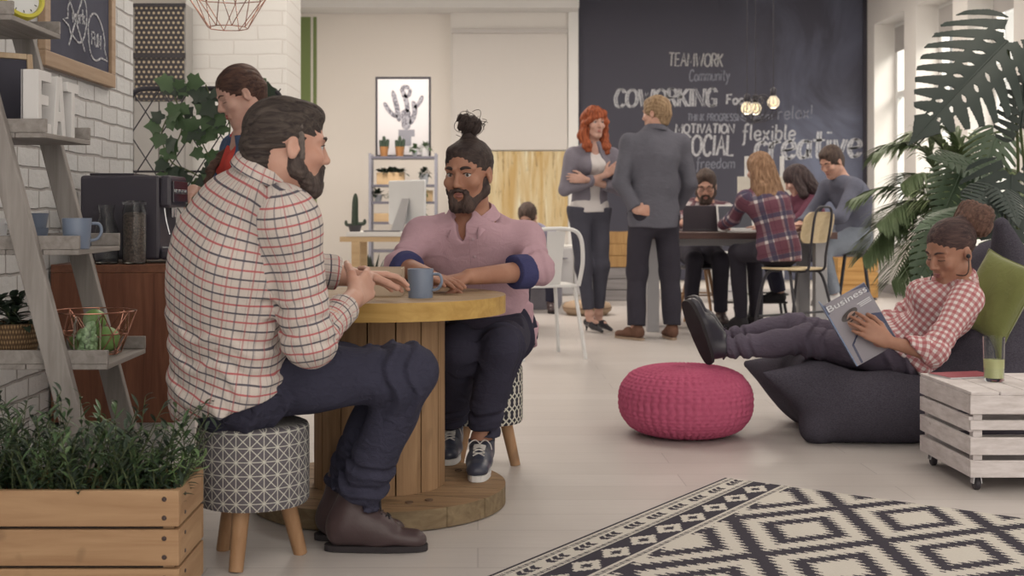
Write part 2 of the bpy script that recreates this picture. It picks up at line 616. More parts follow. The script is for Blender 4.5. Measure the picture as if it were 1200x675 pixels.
struct(MB().lohi((XR - .018, 0.8, 0), (XR, 14.6, 0.10)).build('baseboard_right', M_BASEB, bevel=.003))

# plain facade across the street, added to hide the bright sky in the panes
mb = MB(); mb.lohi((10.5, -8, -1), (10.8, 34, 8))
for k in range(14):
    for z in (.6, 3.4): mb.lohi((10.46, -6 + k * 2.8, z), (10.5, -4.8 + k * 2.8, z + 1.6), 1)
struct(mb.build('wall_exterior', [plain('facade_render', (196, 186, 176), .9, .1, .05, 1), plain('facade_windows', (120, 118, 118), .3, .4, .05)]))
# back wall
YB = 14.6
struct(MB().lohi((-2.7, YB, 0), (5.1, YB + .2, 3.45)).build('wall_back', M_WARM))
struct(MB().lohi((-2.5, YB - .45, 3.22), (1.15, YB, 3.45)).build('trim_1', M_CEIL))
struct(MB().lohi((-.32, YB - .10, 0), (1.17, YB, 3.30)).build('trim_2', M_WHITE))
struct(MB().lohi((1.05, YB - .14, 0), (1.165, YB - .10, 3.45)).build('trim_3', plain('bright_trim', (222, 211, 199), .6, .2, .01)))
struct(MB().lohi((-2.5, YB - .02, 0), (-.32, YB, .1)).build('baseboard_back', M_BASEB))
M_GREEN = plain('green_wall_stripe', (116, 124, 78), 0.8, 0.1, 0.03)
for a, b in ((336, 345.5), (349, 364), (367, 371)):
    sb = F / (YB - .01)
    o = MB().lohi(((a - CX) / sb, YB - .012, 0.1), ((b - CX) / sb, YB, 3.18)).build('wall_stripe', M_GREEN)
    tag(o, {336: 'medium green vertical stripe painted beside the brick pillar', 349: 'widest of the green vertical stripes on the rear wall',
            367: 'thinnest green vertical stripe on the rear wall'}[a], 'wall stripe', 'green stripes on the rear wall')

# hung white projection screen and the timber slab picture under it
t = thing('projection_screen', 'blank white pull-down screen hung above the wood slab panel', 'screen', (.43, YB - .13, 1.6))
MB().lohi((-.29, YB - .125, 1.62), (1.04, YB - .112, 2.98)).build('screen_sheet', plain('screen_white', (207, 193, 180), .8, .1, .01), t)
MB().lohi((-.30, YB - .16, 2.97), (1.045, YB - .105, 3.02)).build('screen_case', plain('screen_case', (190, 177, 166), .5, .3, .01), t, bevel=.006)
MB().tube([(-.29, YB - .118, 1.62), (1.04, YB - .118, 1.62)], .009).build('bottom_bar', plain('screen_case', (190, 177, 166)), t, smooth=40)
g = G('birch_trunk_panel', 0.6, 0.25)
p = g.sep(g.tc())
u = g.comb(g.math('MULTIPLY', p[0], 9.0), 0.0, g.math('MULTIPLY', p[2], 0.9))
n1 = g.noise(u, 1.3, 5, 0.6, 0.8); n2 = g.noise(g.map(u, (2.3, 1, 2.2), loc=(5, 3, 1)), 1.2, 6, 0.7, 1.2)
c = g.mix(g.ramp(n1, 0.35, 0.66), A(214, 192, 152), A(192, 154, 98))
c = g.mix(g.math('MULTIPLY', g.ramp(n2, 0.57, 0.65), 0.75), c, A(112, 80, 48))
c = g.mix(g.math('MULTIPLY', g.ramp(n1, 0.38, 0.30), 0.9), c, A(226, 212, 186))
g.col(c)
o = MB().lohi((-.12, YB - .15, .70), (1.045, YB - .105, 1.60)).build('wood_art_panel', g.m, bevel=.006)
tag(o, 'honey coloured panel of streaked upright timber under the white screen', 'wood panel')

# ------------------------------------------------------------------ chalk lettering
GL = {
 'A': (.62, ['0,0 3.1,10 6.2,0', '1.2,4 5,4']), 'C': (.6, ['~6,8 4.5,10 2,9.5 .3,6 .3,3.5 1.5,.6 4,0 6,1.8']),
 'E': (.5, ['5,10 0,10 0,0 5,0', '0,5.2 4.2,5.2']), 'F': (.5, ['5,10 0,10 0,0', '0,5.4 4,5.4']),
 'G': (.62, ['~6,8 4.5,10 2,9.5 .3,6 .3,3.5 1.5,.6 4,0 5.6,1', '5.8,0 5.8,4.2 3.6,4.2']), 'H': (.6, ['0,0 0,10', '6,0 6,10', '0,5 6,5']),
 'I': (.12, ['.6,0 .6,10']), 'K': (.56, ['0,0 0,10', '5.4,10 0,4.4', '1.6,5.8 5.6,0']), 'L': (.5, ['0,10 0,0 5,0']),
 'M': (.8, ['0,0 .6,10 4,2.5 7.4,10 8,0']), 'N': (.64, ['0,0 0,10 6.4,0 6.4,10']),
 'O': (.68, ['~3.4,10 .6,8.2 0,5 .6,1.8 3.4,0 6.2,1.8 6.8,5 6.2,8.2 3.4,10']), 'P': (.52, ['0,0 0,10', '~0,10 3.6,9.8 5.2,7.8 4,5.4 0,4.6']),
 'R': (.56, ['0,0 0,10', '~0,10 3.6,9.8 5.2,7.6 4,5.4 0,4.8', '2.4,5 5.6,0']), 'S': (.52, ['~5,8.6 3,10 .8,9.2 .6,6.8 2.6,5.2 4.8,3.8 5,1.4 3,0 .2,1.2']),
 'T': (.6, ['0,10 6,10', '3,10 3,0']), 'U': (.6, ['~0,10 0,3 1.4,.3 3,0 4.8,.6 6,3 6,10']), 'V': (.6, ['0,10 3,0 6,10']),
 'W': (.9, ['0,10 2.2,0 4.5,8 6.8,0 9,10']), '!': (.14, ['.7,10 .7,3', '.7,.6 .7,0']), ' ': (.35, []),
 'a': (.48, ['~4.4,5.2 2.4,6 .4,4.4 .2,1.8 1.6,0 3.4,.8 4.4,3', '4.4,6 4.4,1 5,0']), 'c': (.42, ['~4.2,4.8 2.6,6 .6,5 .1,2.6 1.2,.3 3,0 4.4,1.2']),
 'd': (.5, ['~4.4,5 2.4,6 .4,4.4 .2,1.8 1.6,0 3.4,.8 4.4,2.6', '4.4,10 4.4,0']), 'e': (.46, ['~.2,2.8 4.2,3.4 4,5.2 2.2,6 .4,4.6 .2,2 1.6,.1 3.2,.1 4.6,1.4']),
 'f': (.4, ['~4.4,9.6 3.2,10.4 2,9 1.9,5 1.9,0 1.6,-2.6 .4,-3.2', '.2,5.6 4,5.6']), 'i': (.14, ['.7,6 .7,0', '.7,8.2 .7,8.8']), 'b': (.48, ['.2,10 .2,0', '~.2,4.4 2,6 4.2,5 4.5,2.4 3,0 .2,.6']),
 'l': (.16, ['~.6,10 .5,2 1.2,0']), 'm': (.76, ['.2,6 .2,0', '~.2,4 1.8,6 3.6,5 3.7,0', '~3.7,4 5.4,6 7.2,5 7.3,0']), 'n': (.46, ['.2,6 .2,0', '~.2,4 2.2,6 4.2,5 4.4,0']),
 'o': (.48, ['~2.4,6 .5,5 .1,3 .6,1 2.4,0 4.2,1 4.7,3 4.2,5 2.4,6']), 'r': (.36, ['.2,6 .2,0', '~.2,3.6 1.6,5.8 3.6,5.6']), 's': (.38, ['~3.6,5.2 2,6 .6,5 1.6,3.4 3.4,2.2 3.2,.4 1.4,0 .1,.8']),
 't': (.36, ['~1.8,9 1.7,1.4 2.6,0 3.6,.6', '0,6 3.6,6']), 'u': (.48, ['~.2,6 .2,1.6 1.8,0 3.8,1.2 4.4,3', '4.4,6 4.4,0']), 'v': (.44, ['0,6 2.2,0 4.4,6']),
 'w': (.66, ['0,6 1.6,0 3.3,5 5,0 6.6,6']), 'x': (.44, ['0,6 4.4,0', '4.4,6 0,0']), 'y': (.46, ['0,6 2.4,.4', '~4.6,6 2.4,.4 .8,-3.4 -.6,-3']), 'p': (.48, ['.2,6 .2,-3.4', '~.2,4.4 2,6 4.2,5 4.5,2.4 3,0 .2,.6']), 'k': (.46, ['.2,10 .2,0', '4,6 .2,2.6', '1.4,3.6 4.4,0']),
}
def strokes(text, gap=.17):
    x, out = 0.0, []
    for ch in text:
        wd, ss = GL[ch]
        for q in ss:
            sm = q[0] == '~'
            pts = [tuple(float(t) / 10 for t in p.split(',')) for p in q.lstrip('~').split()]
            if sm: pts = [(p.x, p.y) for p in spline([(a, b, 0) for a, b in pts], 6)]
            out.append([(x + a, b) for a, b in pts])
        x += wd + gap
    return out, x - gap

def ribbon(mb, pts, wdt, T, th=.003):
    """flat chalk line: pts in board units, T maps (x, y, out) to the world"""
    n = len(pts); L, R = [], []
    for i, (x, y) in enumerate(pts):
        a = pts[max(0, i - 1)]; b = pts[min(n - 1, i + 1)]
        dx, dy = b[0] - a[0], b[1] - a[1]; q = math.hypot(dx, dy) or 1
        nx, ny = -dy / q * wdt / 2, dx / q * wdt / 2
        L.append((x + nx, y + ny)); R.append((x - nx, y - ny))
    vs, fs = [], []
    for i in range(n):
        vs += [T(*L[i], 0), T(*R[i], 0), T(*L[i], th), T(*R[i], th)]
    for i in range(n - 1):
        a, b = 4 * i, 4 * i + 4
        fs += [(a + 2, a + 3, b + 3, b + 2), (a, b, b + 1, a + 1), (a, a + 2, b + 2, b), (a + 1, b + 1, b + 3, a + 3)]
    fs += [(0, 1, 3, 2), (4 * n - 4, 4 * n - 2, 4 * n - 1, 4 * n - 3)]
    mb.add(vs, fs)

def chalk_mat(name, c, a):
    g = G(name, 0.9, 0.05)
    n = g.noise(g.tc(), 90, 3, 0.7)
    g.col(g.mix(g.math('MULTIPLY', g.ramp(n, .30, .62), a), A(82, 78, 84), A(*c)))
    return g.m
M_CHALK = chalk_mat('chalk_white', (205, 196, 190), 1.0)
M_CHALK2 = chalk_mat('chalk_faint', (150, 146, 150), 0.8)
M_CHALK3 = chalk_mat('chalk_cream', (190, 180, 170), 1.0)

sb = F / (YB - .03)
XC0, XC1 = (676.5 - CX) / sb, (1011 - CX) / sb
t = thing('wall_chalkboard', 'huge dark chalkboard wall covered with hand-lettered words', 'chalkboard', ((XC0 + XC1) / 2, YB - .02, .1))
g = G('chalkboard_slate', 0.62, 0.3)
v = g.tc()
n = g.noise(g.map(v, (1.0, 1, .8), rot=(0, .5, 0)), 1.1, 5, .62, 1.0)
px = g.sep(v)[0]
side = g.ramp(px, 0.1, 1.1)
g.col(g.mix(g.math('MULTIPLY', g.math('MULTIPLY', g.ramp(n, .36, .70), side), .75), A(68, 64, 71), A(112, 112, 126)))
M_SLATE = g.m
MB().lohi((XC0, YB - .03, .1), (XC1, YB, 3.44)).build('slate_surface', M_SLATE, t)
MB().lohi((XC1, YB - .05, .1), (XC1 + .045, YB, 3.44)).build('edge_trim', plain('dark_edge', (58, 53, 58), .5, .3, .02), t)
def chalk_word(text, px0, px1, ybase, ytop, mat, wdt=.02, tilt=0.0, name='chalk_word', capfrac=1.0, dbl=False):
    ss, L = strokes(text)
    z0 = CH - (ybase - CY) / sb; hgt = (ybase - ytop) / sb
    x0 = (px0 - CX) / sb; wid = (px1 - px0) / sb
    jr = random.Random(text)
    def T(x, y, o): return V(x, YB - .03 - o, z0 + y + (x - x0) * tilt)
    mb = MB()
    for q in ss:
        q = [(x0 + a / L * wid + (b - .5) * hgt * .06, b * hgt / capfrac) for a, b in q]
        ribbon(mb, q, wdt, T)
        if dbl: ribbon(mb, [(a + wdt * 1.15, b) for a, b in q], wdt * .7, T)
    o = mb.build(name, mat, t)
    return o
chalk_word('TEAMWORK', 784, 847, 77, 62, M_CHALK3, .017, -.02)
chalk_word('Community', 808, 855, 95, 82, M_CHALK2, .013, .02)
chalk_word('COWORKING', 720, 838, 125.5, 105, M_CHALK, .022, 0.01, dbl=True)
chalk_word('Focus', 852, 884, 122, 111, M_CHALK, .022)
chalk_word('THINK PROGRESSING', 806, 874, 141.5, 133.5, M_CHALK2, .014)
chalk_word('team', 879, 905, 140, 131, M_CHALK2, .013)
chalk_word('relax!', 912, 952, 140, 125, M_CHALK2, .016, .05)
chalk_word('MOTIVATION', 792, 860, 156, 145.5, M_CHALK, .020)
chalk_word('SOCIAL', 801, 860, 182, 158.5, M_CHALK, .030)
chalk_word('freedom', 816, 861, 197, 185, M_CHALK2, .014)
chalk_word('flexible', 870, 932, 164, 146, M_CHALK, .022)
chalk_word('creative', 885, 1007, 187, 153, M_CHALK, .030, .03, dbl=True)
# ================================================================== left side: shelf, planter, counter
def XP(px, py, X):
    """point on the plane x = X seen at a pixel"""
    s = (px - CX) / X
    return V(X, F / s, CH - (py - CY) / s)

M_GREYW = wood('grey_limed_wood', (150, 138, 128), (120, 109, 100), 0.6, 4, 'Y')
M_GREYV = wood('grey_limed_wood_upright', (152, 140, 130), (122, 111, 102), 0.6, 4, 'Z')
M_GREYD = wood('grey_limed_wood_end', (146, 134, 124), (118, 107, 98), 0.6, 4, 'X')
# ladder shelf
YN, YF = F / 435, F / 390
t = thing('ladder_shelf', 'grey limed wood ladder shelf leaning on the white brick wall', 'shelf', (-1.25, (YN + YF) / 2, 0))
def legx(z): return -.992 - .262 * z
for y in (YN - .017, YF + .017):
    m = MB()
    a, b = V(legx(0), y, 0), V(legx(1.9), y, 1.9)
    m.bar(a, b, .03, .062, V(1, 0, 0))
    m.build('leg', M_GREYV, t, bevel=.003)
SHX = {.497: (-.997, -1.44), .806: (-1.074, -1.47), 1.122: (-1.163, -1.50), 1.440: (-1.253, -1.53)}
for z, (x1, x0) in SHX.items():
    m = MB()
    n = 4
    wd = (x1 - x0) / n
    for i in range(n):
        m.lohi((x0 + i * wd + .001, YN, z), (x0 + (i + 1) * wd - .001, YF, z + .014))
    m.lohi((x0, YN, z + .0145), (x1, YN + .013, z + .052)); m.lohi((x0, YF - .013, z + .0145), (x1, YF, z + .052))
    m.lohi((x0, YN + .0135, z + .0145), (x0 + .013, YF - .0135, z + .04))
    m.build('shelf_tray', M_GREYW, t, bevel=.002)
S4, S3, S2, S1 = .512, .821, 1.137, 1.455

# hollow white letters E A T
M_LET = plain('white_letter_paint', (203, 192, 182), .5, .3, .02)
M_LETSHADE = plain('letter_shade_grey', (140, 132, 127), .7, .2, .02)
def letter(ch, y0, y1, z1, label):
    x1, x0, z0 = -1.190, -1.232, S2 + .001
    w_, h_ = y1 - y0, z1 - z0
    st = .028
    if ch == 'E':
        out = [(0, 0), (w_, 0), (w_, st), (st, st), (st, h_ * .45), (w_ * .8, h_ * .45), (w_ * .8, h_ * .45 + st), (st, h_ * .45 + st), (st, h_ - st), (w_, h_ - st), (w_, h_), (0, h_)]
        holes = []
    elif ch == 'A':
        c = w_ / 2
        out = [(0, 0), (.030, 0), (.040, h_ * .24), (w_ - .040, h_ * .24), (w_ - .030, 0), (w_, 0), (c + .02, h_), (c - .02, h_)]
        holes = [[(.046, h_ * .24 + st), (c, h_ - .05), (w_ - .046, h_ * .24 + st)]]
    else:
        c = w_ / 2
        out = [(c - st / 2, 0), (c + st / 2, 0), (c + st / 2, h_ - st), (w_, h_ - st), (w_, h_), (0, h_), (0, h_ - st), (c - st / 2, h_ - st)]
        holes = []
    o = MB().prism([out] + holes, lambda a, b, k: V(x0 + (x1 - x0) * k, y0 + a, z0 + b)).build('decor_letter', M_LET, None, bevel=.0015)
    if ch == 'E': pl = [(0, 0), (w_, 0), (w_, h_), (0, h_)]
    elif ch == 'A': pl = [(0, 0), (w_, 0), (w_ / 2 + .02, h_), (w_ / 2 - .02, h_)]
    else: pl = [(w_ * .28, 0), (w_ * .72, 0), (w_, h_), (0, h_)]
    MB().prism([pl], lambda a, b, k: V(x0 - .0012 - .004 * k, y0 + a, z0 + b)).build('shade_plate', M_LETSHADE, o)  # added plate whose grey paints the shade between the letter strokes
    return tag(o, label, 'letter', 'white letters on the ladder shelf')
letter('E', 3.372, 3.478, CH + 163 / 430, 'white box letter E standing on the grey ladder shelf')
letter('A', 3.492, 3.60, CH + 155 / 413, 'white box letter A standing between the E and the T')
letter('T', 3.612, 3.715, CH + 147 / 398, 'white box letter T at the end of the word on the shelf')

# small framed blackboard standing on the letter shelf
t = thing('small_blackboard', 'small blackboard in a pale wooden frame propped beside the white letters', 'blackboard', (-1.30, 3.39, S2))
def slanted(m, a, b, c, d, th): pass
R = Matrix.Rotation(math.radians(38), 3, 'Z') @ Matrix.Rotation(math.radians(-9), 3, 'X')
cb = V(-1.325, 3.455, S2 + .118)
M_PALEW = wood('pale_frame_wood', (178, 152, 122), (158, 130, 102), .5, 5, 'Z')
m = MB()
for dx, dz, sx, sz in ((-.085, 0, .016, .225), (.085, 0, .016, .225), (0, .105, .154, .016), (0, -.105, .154, .016)):
    m.box(cb + R @ V(dx, 0, dz), (sx, .014, sz), R)
m.build('frame', M_PALEW, t, bevel=.002)
MB().box(cb + R @ V(0, .002, 0), (.152, .006, .192), R).build('slate', plain('small_slate', (62, 58, 64), .7, .2, .05), t)

# alarm clock, small wicker pot on the top shelf
t = thing('alarm_clock', 'yellow rimmed round clock leaning on the topmost ladder shelf', 'clock', (-1.30, 3.52, S1))
ax = V(.72, -.62, .30).normalized()
cc = V(-1.285, 3.50, S1 + .070)
m = MB(); ri = [(0, -.013), (.046, -.013), (.066, -.014), (.0685, 0), (.066, .014), (.057, .016), (.0545, .008), (.0545, -.004)]
m.lathe(ri, 40, cc, axis=ax, caps=False)
m.build('rim', plain('clock_yellow', (186, 170, 60), .4, .4, .03), t, smooth=50)
MB().lathe([(0, .0), (.0535, .0), (.0535, .004), (0, .004)], 40, cc, axis=ax).build('dial', plain('clock_dial', (200, 192, 184), .5, .3, .02), t, smooth=40)
x, y, d = frame_of(ax)
m = MB(); 
for ang, L in ((1.0, .028), (2.5, .040)):
    q = x * math.cos(ang) + y * math.sin(ang)
    m.bar(cc + d * .0065, cc + q * L + d * .0065, .003, .001, d)
m.build('hands', plain('clock_hand', (60, 55, 58), .5), t)
m = MB()
for k in range(12):
    q = x * math.cos(k * PI / 6) + y * math.sin(k * PI / 6)
    m.bar(cc + q * .042 + d * .0055, cc + q * .049 + d * .0055, .0025, .001, d)
m.build('hour_marks', plain('clock_hand', (60, 55, 58), .5), t)

def weave_mat(name, c1, c2, su, sv):
    g = G(name, .7, .2)
    uv = g.sep(g.tc('Object'))
    a = g.math('ARCTAN2', uv[1], uv[0])
    ch = g.math('PINGPONG', g.math('MULTIPLY', a, su), .5)
    k = g.math('FLOOR', g.math('MULTIPLY', uv[2], sv))
    row = g.math('PINGPONG', g.math('ADD', g.math('MULTIPLY', a, su), g.math('MULTIPLY', k, .5)), .5)
    zz = g.math('PINGPONG', g.math('MULTIPLY', uv[2], sv), .5)
    h = g.math('MULTIPLY', row, zz)
    g.col(g.mix(g.ramp(h, .02, .2), A(*c1), A(*c2)))
    g.bump(h, .9, .012)
    return g.m
M_WICK = weave_mat('wicker', (84, 62, 44), (156, 124, 88), 9, 70)
M_LEAFD = plain('dark_green_leaf', (52, 62, 48), .45, .4, .25, 9)
M_LEAF = plain('green_leaf', (72, 90, 58), .45, .4, .25, 9)
M_LEAFL = plain('light_green_leaf', (104, 122, 74), .45, .4, .2, 9)
M_STEM = plain('plant_stem', (84, 88, 58), .6, .2, .1)

def leaf(m, base, d, up, L, W, curl=.25, mi=0, seg=5, tipk=1.0, fold=.15):
    """lance-shaped leaf curving downwards"""
    d = d.normalized(); side = d.cross(up)
    if side.length < 1e-5: side = V(1, 0, 0)
    side.normalize(); nrm = side.cross(d)
    vs, fs = [], []
    for i in range(seg + 1):
        u = i / seg
        c = base + d * (L * u) - nrm * 0 + V(0, 0, -1) * (curl * L * u * u)
        w_ = W * math.sin(PI * min(1, (u * .92 + .06)) ** tipk) ** .9
        if i == seg: w_ = W * .03
        vs += [c + side * w_ / 2 + nrm * w_ * fold, c, c - side * w_ / 2 + nrm * w_ * fold]
    for i in range(seg):
        a = 3 * i
        fs += [(a, a + 1, a + 4, a + 3), (a + 1, a + 2, a + 5, a + 4)]
    m.add(vs, fs, mi)

def rdir(r, el=(0, 1)):
    a = r.uniform(0, 2 * PI); e = r.uniform(*el)
    return V(math.cos(a) * math.cos(e), math.sin(a) * math.cos(e), math.sin(e))

def bushy(parent, c, R_, H, n, L, W, mat, seed, el=(.1, 1.3), curl=.3, name='leaves', stems=8):
    """leaves on short stems around c"""
    r = random.Random(seed)
    m, s = MB(), MB()
    for i in range(stems):
        d = rdir(r, el)
        tip = c + V(d.x * R_ * .8, d.y * R_ * .8, d.z * H)
        mid = c + V(d.x * R_ * .25, d.y * R_ * .25, d.z * H * .6)
        pts = spline([c, mid, tip], 5)
        s.tube(pts, [.0035 * (1 - .6 * k / len(pts)) for k in range(len(pts))], 5)
        for k in range(n // stems):
            p = pts[r.randrange(2, len(pts))]
            ld = (d * .5 + rdir(r, (-.2, .9))).normalized()
            leaf(m, p, ld, V(0, 0, 1), L * r.uniform(.7, 1.15), W * r.uniform(.8, 1.1), curl * r.uniform(.4, 1.4))
    o = m.build(name, mat, parent, smooth=60, recalc=False)
    s.build('stems', M_STEM, parent, smooth=60)
    return o

t = thing('potted_plant', 'small leafy plant in a tan wicker pot on the topmost ladder shelf', 'plant', (-1.43, 3.40, S1), 'plants on the ladder shelf')
c0 = V(-1.43, 3.40, S1)
MB().lathe([(.030, .001), (.036, .05), (.038, .085), (.034, .085), (.03, .05), (0, .05)], 28, c0).build('wicker_pot', M_WICK, t, smooth=50)
bushy(t, c0 + V(0, 0, .06), .10, .10, 48, .06, .022, M_LEAFD, 3)

# tray, mugs on the second lowest shelf
def mug(name, label, c, r, h, mat, hdir, group=None, taper=.85, hr=.026):
    t = thing(name, label, 'mug', c, group)
    c = Vector(c)
    MB().lathe([(0, .0), (r * taper, .0), (r * taper * 1.02, .004), (r, h), (r - .003, h), (r * taper - .003, .006), (0, .006)], 32, c).build('cup_body', mat, t, smooth=45)
    hd = Vector(hdir).normalized()
    pts = [c + hd * (r * .93) + V(0, 0, h * .82), c + hd * (r + hr * .8) + V(0, 0, h * .80), c + hd * (r + hr * 1.05) + V(0, 0, h * .55), c + hd * (r + hr * .6) + V(0, 0, h * .32), c + hd * (r * .90) + V(0, 0, h * .26)]
    MB().tube(spline(pts, 5), .0045, 8).build('cup_handle', mat, t, smooth=60)
    return t
M_BLUEC = plain('blue_grey_ceramic', (112, 118, 130), .3, .5, .04)
M_BLUED = plain('dusty_blue_ceramic', (100, 104, 114), .35, .5, .04)
M_WHITEC = plain('white_ceramic', (196, 186, 178), .3, .5, .02)
o = MB().lohi((-1.42, 3.385, S3), (-1.135, 3.66, S3 + .012)).lohi((-1.42, 3.385, S3 + .012), (-1.412, 3.66, S3 + .03)).lohi((-1.143, 3.385, S3 + .012), (-1.135, 3.66, S3 + .03)).lohi((-1.412, 3.385, S3 + .012), (-1.143, 3.393, S3 + .03)).lohi((-1.412, 3.652, S3 + .012), (-1.143, 3.66, S3 + .03)).build('serving_tray', plain('dark_blue_tray', (62, 64, 76), .4, .4, .05), None, bevel=.002)
tag(o, 'dark blue serving tray lying on the grey ladder shelf under small cups', 'tray')
mug('coffee_mug', 'large blue grey mug at the front end of the ladder shelf', (-1.104, 3.43, S3), .040, .084, M_BLUEC, (.85, .55, 0), 'mugs on the ladder shelf')
mug('espresso_cup', 'lower dusty blue cup of the stack on the dark tray', (-1.275, 3.60, S3 + .0128), .034, .042, M_BLUED, (-.7, -.8, 0), 'mugs on the ladder shelf', .8, .018)
mug('espresso_cup', 'upper dusty blue cup of the stack on the dark tray', (-1.275, 3.60, S3 + .0555), .034, .042, M_BLUED, (-.9, -.5, 0), 'mugs on the ladder shelf', .8, .018)
mug('white_mug', 'white mug on the dark tray beside the stacked blue cups', (-1.36, 3.50, S3 + .0128), .038, .07, M_WHITEC, (1, -.2, 0), 'mugs on the ladder shelf')

# lowest shelf: wicker basket, plants, copper wire basket with limes, glass jar
c0 = V(-1.305, 3.50, S4)
t = thing('basket_plant', 'dark bushy plant growing from a woven basket on the lowest ladder shelf', 'plant', c0, 'plants on the ladder shelf')
MB().lathe([(.058, .001), (.070, .05), (.075, .10), (.070, .10), (.062, .06), (0, .06)], 36, c0).build('woven_basket', M_WICK, t, smooth=50)
bushy(t, c0 + V(0, 0, .08), .11, .09, 90, .06, .026, M_LEAFD, 5)
c0 = V(-1.375, 3.43, S4 + .001)
t = thing('trailing_plant', 'dark trailing plant hanging over the wall end of the lowest shelf', 'plant', c0, 'plants on the ladder shelf')
MB().lathe([(.03, .001), (.042, .07), (.037, .07), (.03, .05), (0, .05)], 24, c0).build('pot', plain('dark_pot', (72, 66, 66), .5), t, smooth=50)
bushy(t, c0 + V(.0, 0, .085), .11, .10, 100, .06, .034, M_LEAFD, 6, (.1, 1.3), .35)
c0 = V(-1.108, 3.585, S4)
t = thing('wire_basket', 'copper wire basket holding limes on the lowest ladder shelf', 'basket', c0)
M_COPPER = plain('copper_wire', (176, 122, 100), .25, .5, .04, metal=.85)
def wirebasket(t, c0, rb, rt, h, n):
    bot = [c0 + V(rb * math.cos(2 * PI * (k + .5) / n), rb * math.sin(2 * PI * (k + .5) / n), .0045) for k in range(n)]
    mid = [c0 + V((rb + rt) / 2 * math.cos(2 * PI * k / n), (rb + rt) / 2 * math.sin(2 * PI * k / n), h * .5) for k in range(n)]
    top = [c0 + V(rt * math.cos(2 * PI * (k + .5) / n), rt * math.sin(2 * PI * (k + .5) / n), h) for k in range(n)]
    m = MB()
    for L in (bot, mid, top): m.tube(L, .0022, 6, True)
    for k in range(n):
        j = (k - 1) % n
        for a, b in ((bot[k], mid[k]), (bot[j], mid[k]), (mid[k], top[k]), (mid[k], top[j])):
            m.tube([a, b], .0018, 6)
        m.tube([bot[k], top[k]], .0018, 6)
        m.tube([bot[k], c0 + V(0, 0, .0045)], .0018, 6)
    m.build('wire_cage', M_COPPER, t, smooth=60)
wirebasket(t, c0, .078, .122, .125, 9)
M_LIME = plain('lime_skin', (112, 138, 76), .4, .4, .12, 30, .1, 300)
for k, (x, y, z, r) in enumerate(((.045, -.022, .0455, .039), (-.035, .02, .041, .034), (.022, .046, .040, .030), (-.02, -.045, .041, .034), (.005, .0, .098, .034))):
    o = MB().ball(c0 + V(x, y, z), (r, r, r * .95), 20, 14).build('lime', M_LIME, None, smooth=60)
    tag(o, ['green lime at the right front of the copper wire basket', 'green lime at the wall side of the copper basket', 'green lime at the far side of the copper wire basket',
            'green lime behind the glass jar in the copper basket', 'green lime lying on top of the others in the copper basket'][k], 'lime', 'limes in the copper basket')
c0 = V(-1.075, 3.428, S4)
t = thing('preserving_jar', 'glass jar packed with green olives before the copper wire basket', 'jar', c0)
M_GLASS = glass('clear_glass')
MB().lathe([(0, 0), (.034, 0), (.037, .006), (.037, .098), (.032, .112), (.032, .124), (.0305, .124), (.0305, .112), (.035, .097), (.035, .006), (0, .004)], 28, c0).build('glass_body', M_GLASS, t, smooth=50)
m = MB(); r = random.Random(4)
for k in range(70):
    a, q = r.uniform(0, 6.28), r.uniform(.008, .0255)
    m.ball(c0 + V(q * math.cos(a), q * math.sin(a), .014 + .088 * (k / 70)), (.0088, .0088, .0098), 8, 6)
tq = m.build('olives', plain('pale_olive', (140, 158, 112), .4, .4, .15, 40), t, smooth=60); tq['kind'] = 'stuff'

# planter crate with greenery
PX0, PX1, PY0, PY1, PZ = -1.46, -.687, 2.863, 3.12, .283
M_PINE = wood('pine_plank', (172, 134, 98), (146, 108, 76), .55, 3.2, 'X', True)
M_PINEY = wood('pine_plank_end', (176, 138, 102), (150, 112, 80), .55, 3.2, 'Y', True)
t = thing('planter_crate', 'wooden plank crate filled with bushy greenery in front of the ladder shelf', 'planter', ((PX0 + PX1) / 2, (PY0 + PY1) / 2, 0))
bh = .083
zs = [PZ - bh - k * (bh + .0075) for k in range(3)]
for z in zs:
    for y in (PY0, PY1 - .016):
        MB().lohi((PX0, y, z), (PX1, y + .016, z + bh)).build('plank', M_PINE, t, bevel=.002)
    for x in (PX0, PX1 - .014):
        MB().lohi((x, PY0 + .0165, z), (x + .014, PY1 - .0165, z + bh)).build('plank', M_PINEY, t, bevel=.002)
m = MB()
for x in (PX0 + .028, PX1 - .028):
    for y in (PY0 + .03, PY1 - .03): m.box((x, y, PZ / 2), (.025, .025, PZ - .01))
m.build('corner_post', M_PINEY, t)
MB().lohi((PX0 + .016, PY0 + .018, .02), (PX1 - .016, PY1 - .018, PZ - .06)).build('soil', plain('potting_soil', (70, 60, 54), .95, .1, .3, 40), t)
m = MB()
for z in zs:
    for dz in (.02, .063):
        m.lathe([(0, 0), (.006, 0), (.0045, .002), (0, .0025)], 10, V(PX1 - .034, PY0, z + dz), axis=(0, -1, 0))
        m.lathe([(0, 0), (.005, 0), (.004, .002), (0, .0025)], 10, V(PX1, PY0 + .06, z + dz), axis=(1, 0, 0))
m.build('screw', plain('dark_screw', (74, 60, 56), .4, .5, .1, metal=.5), t)

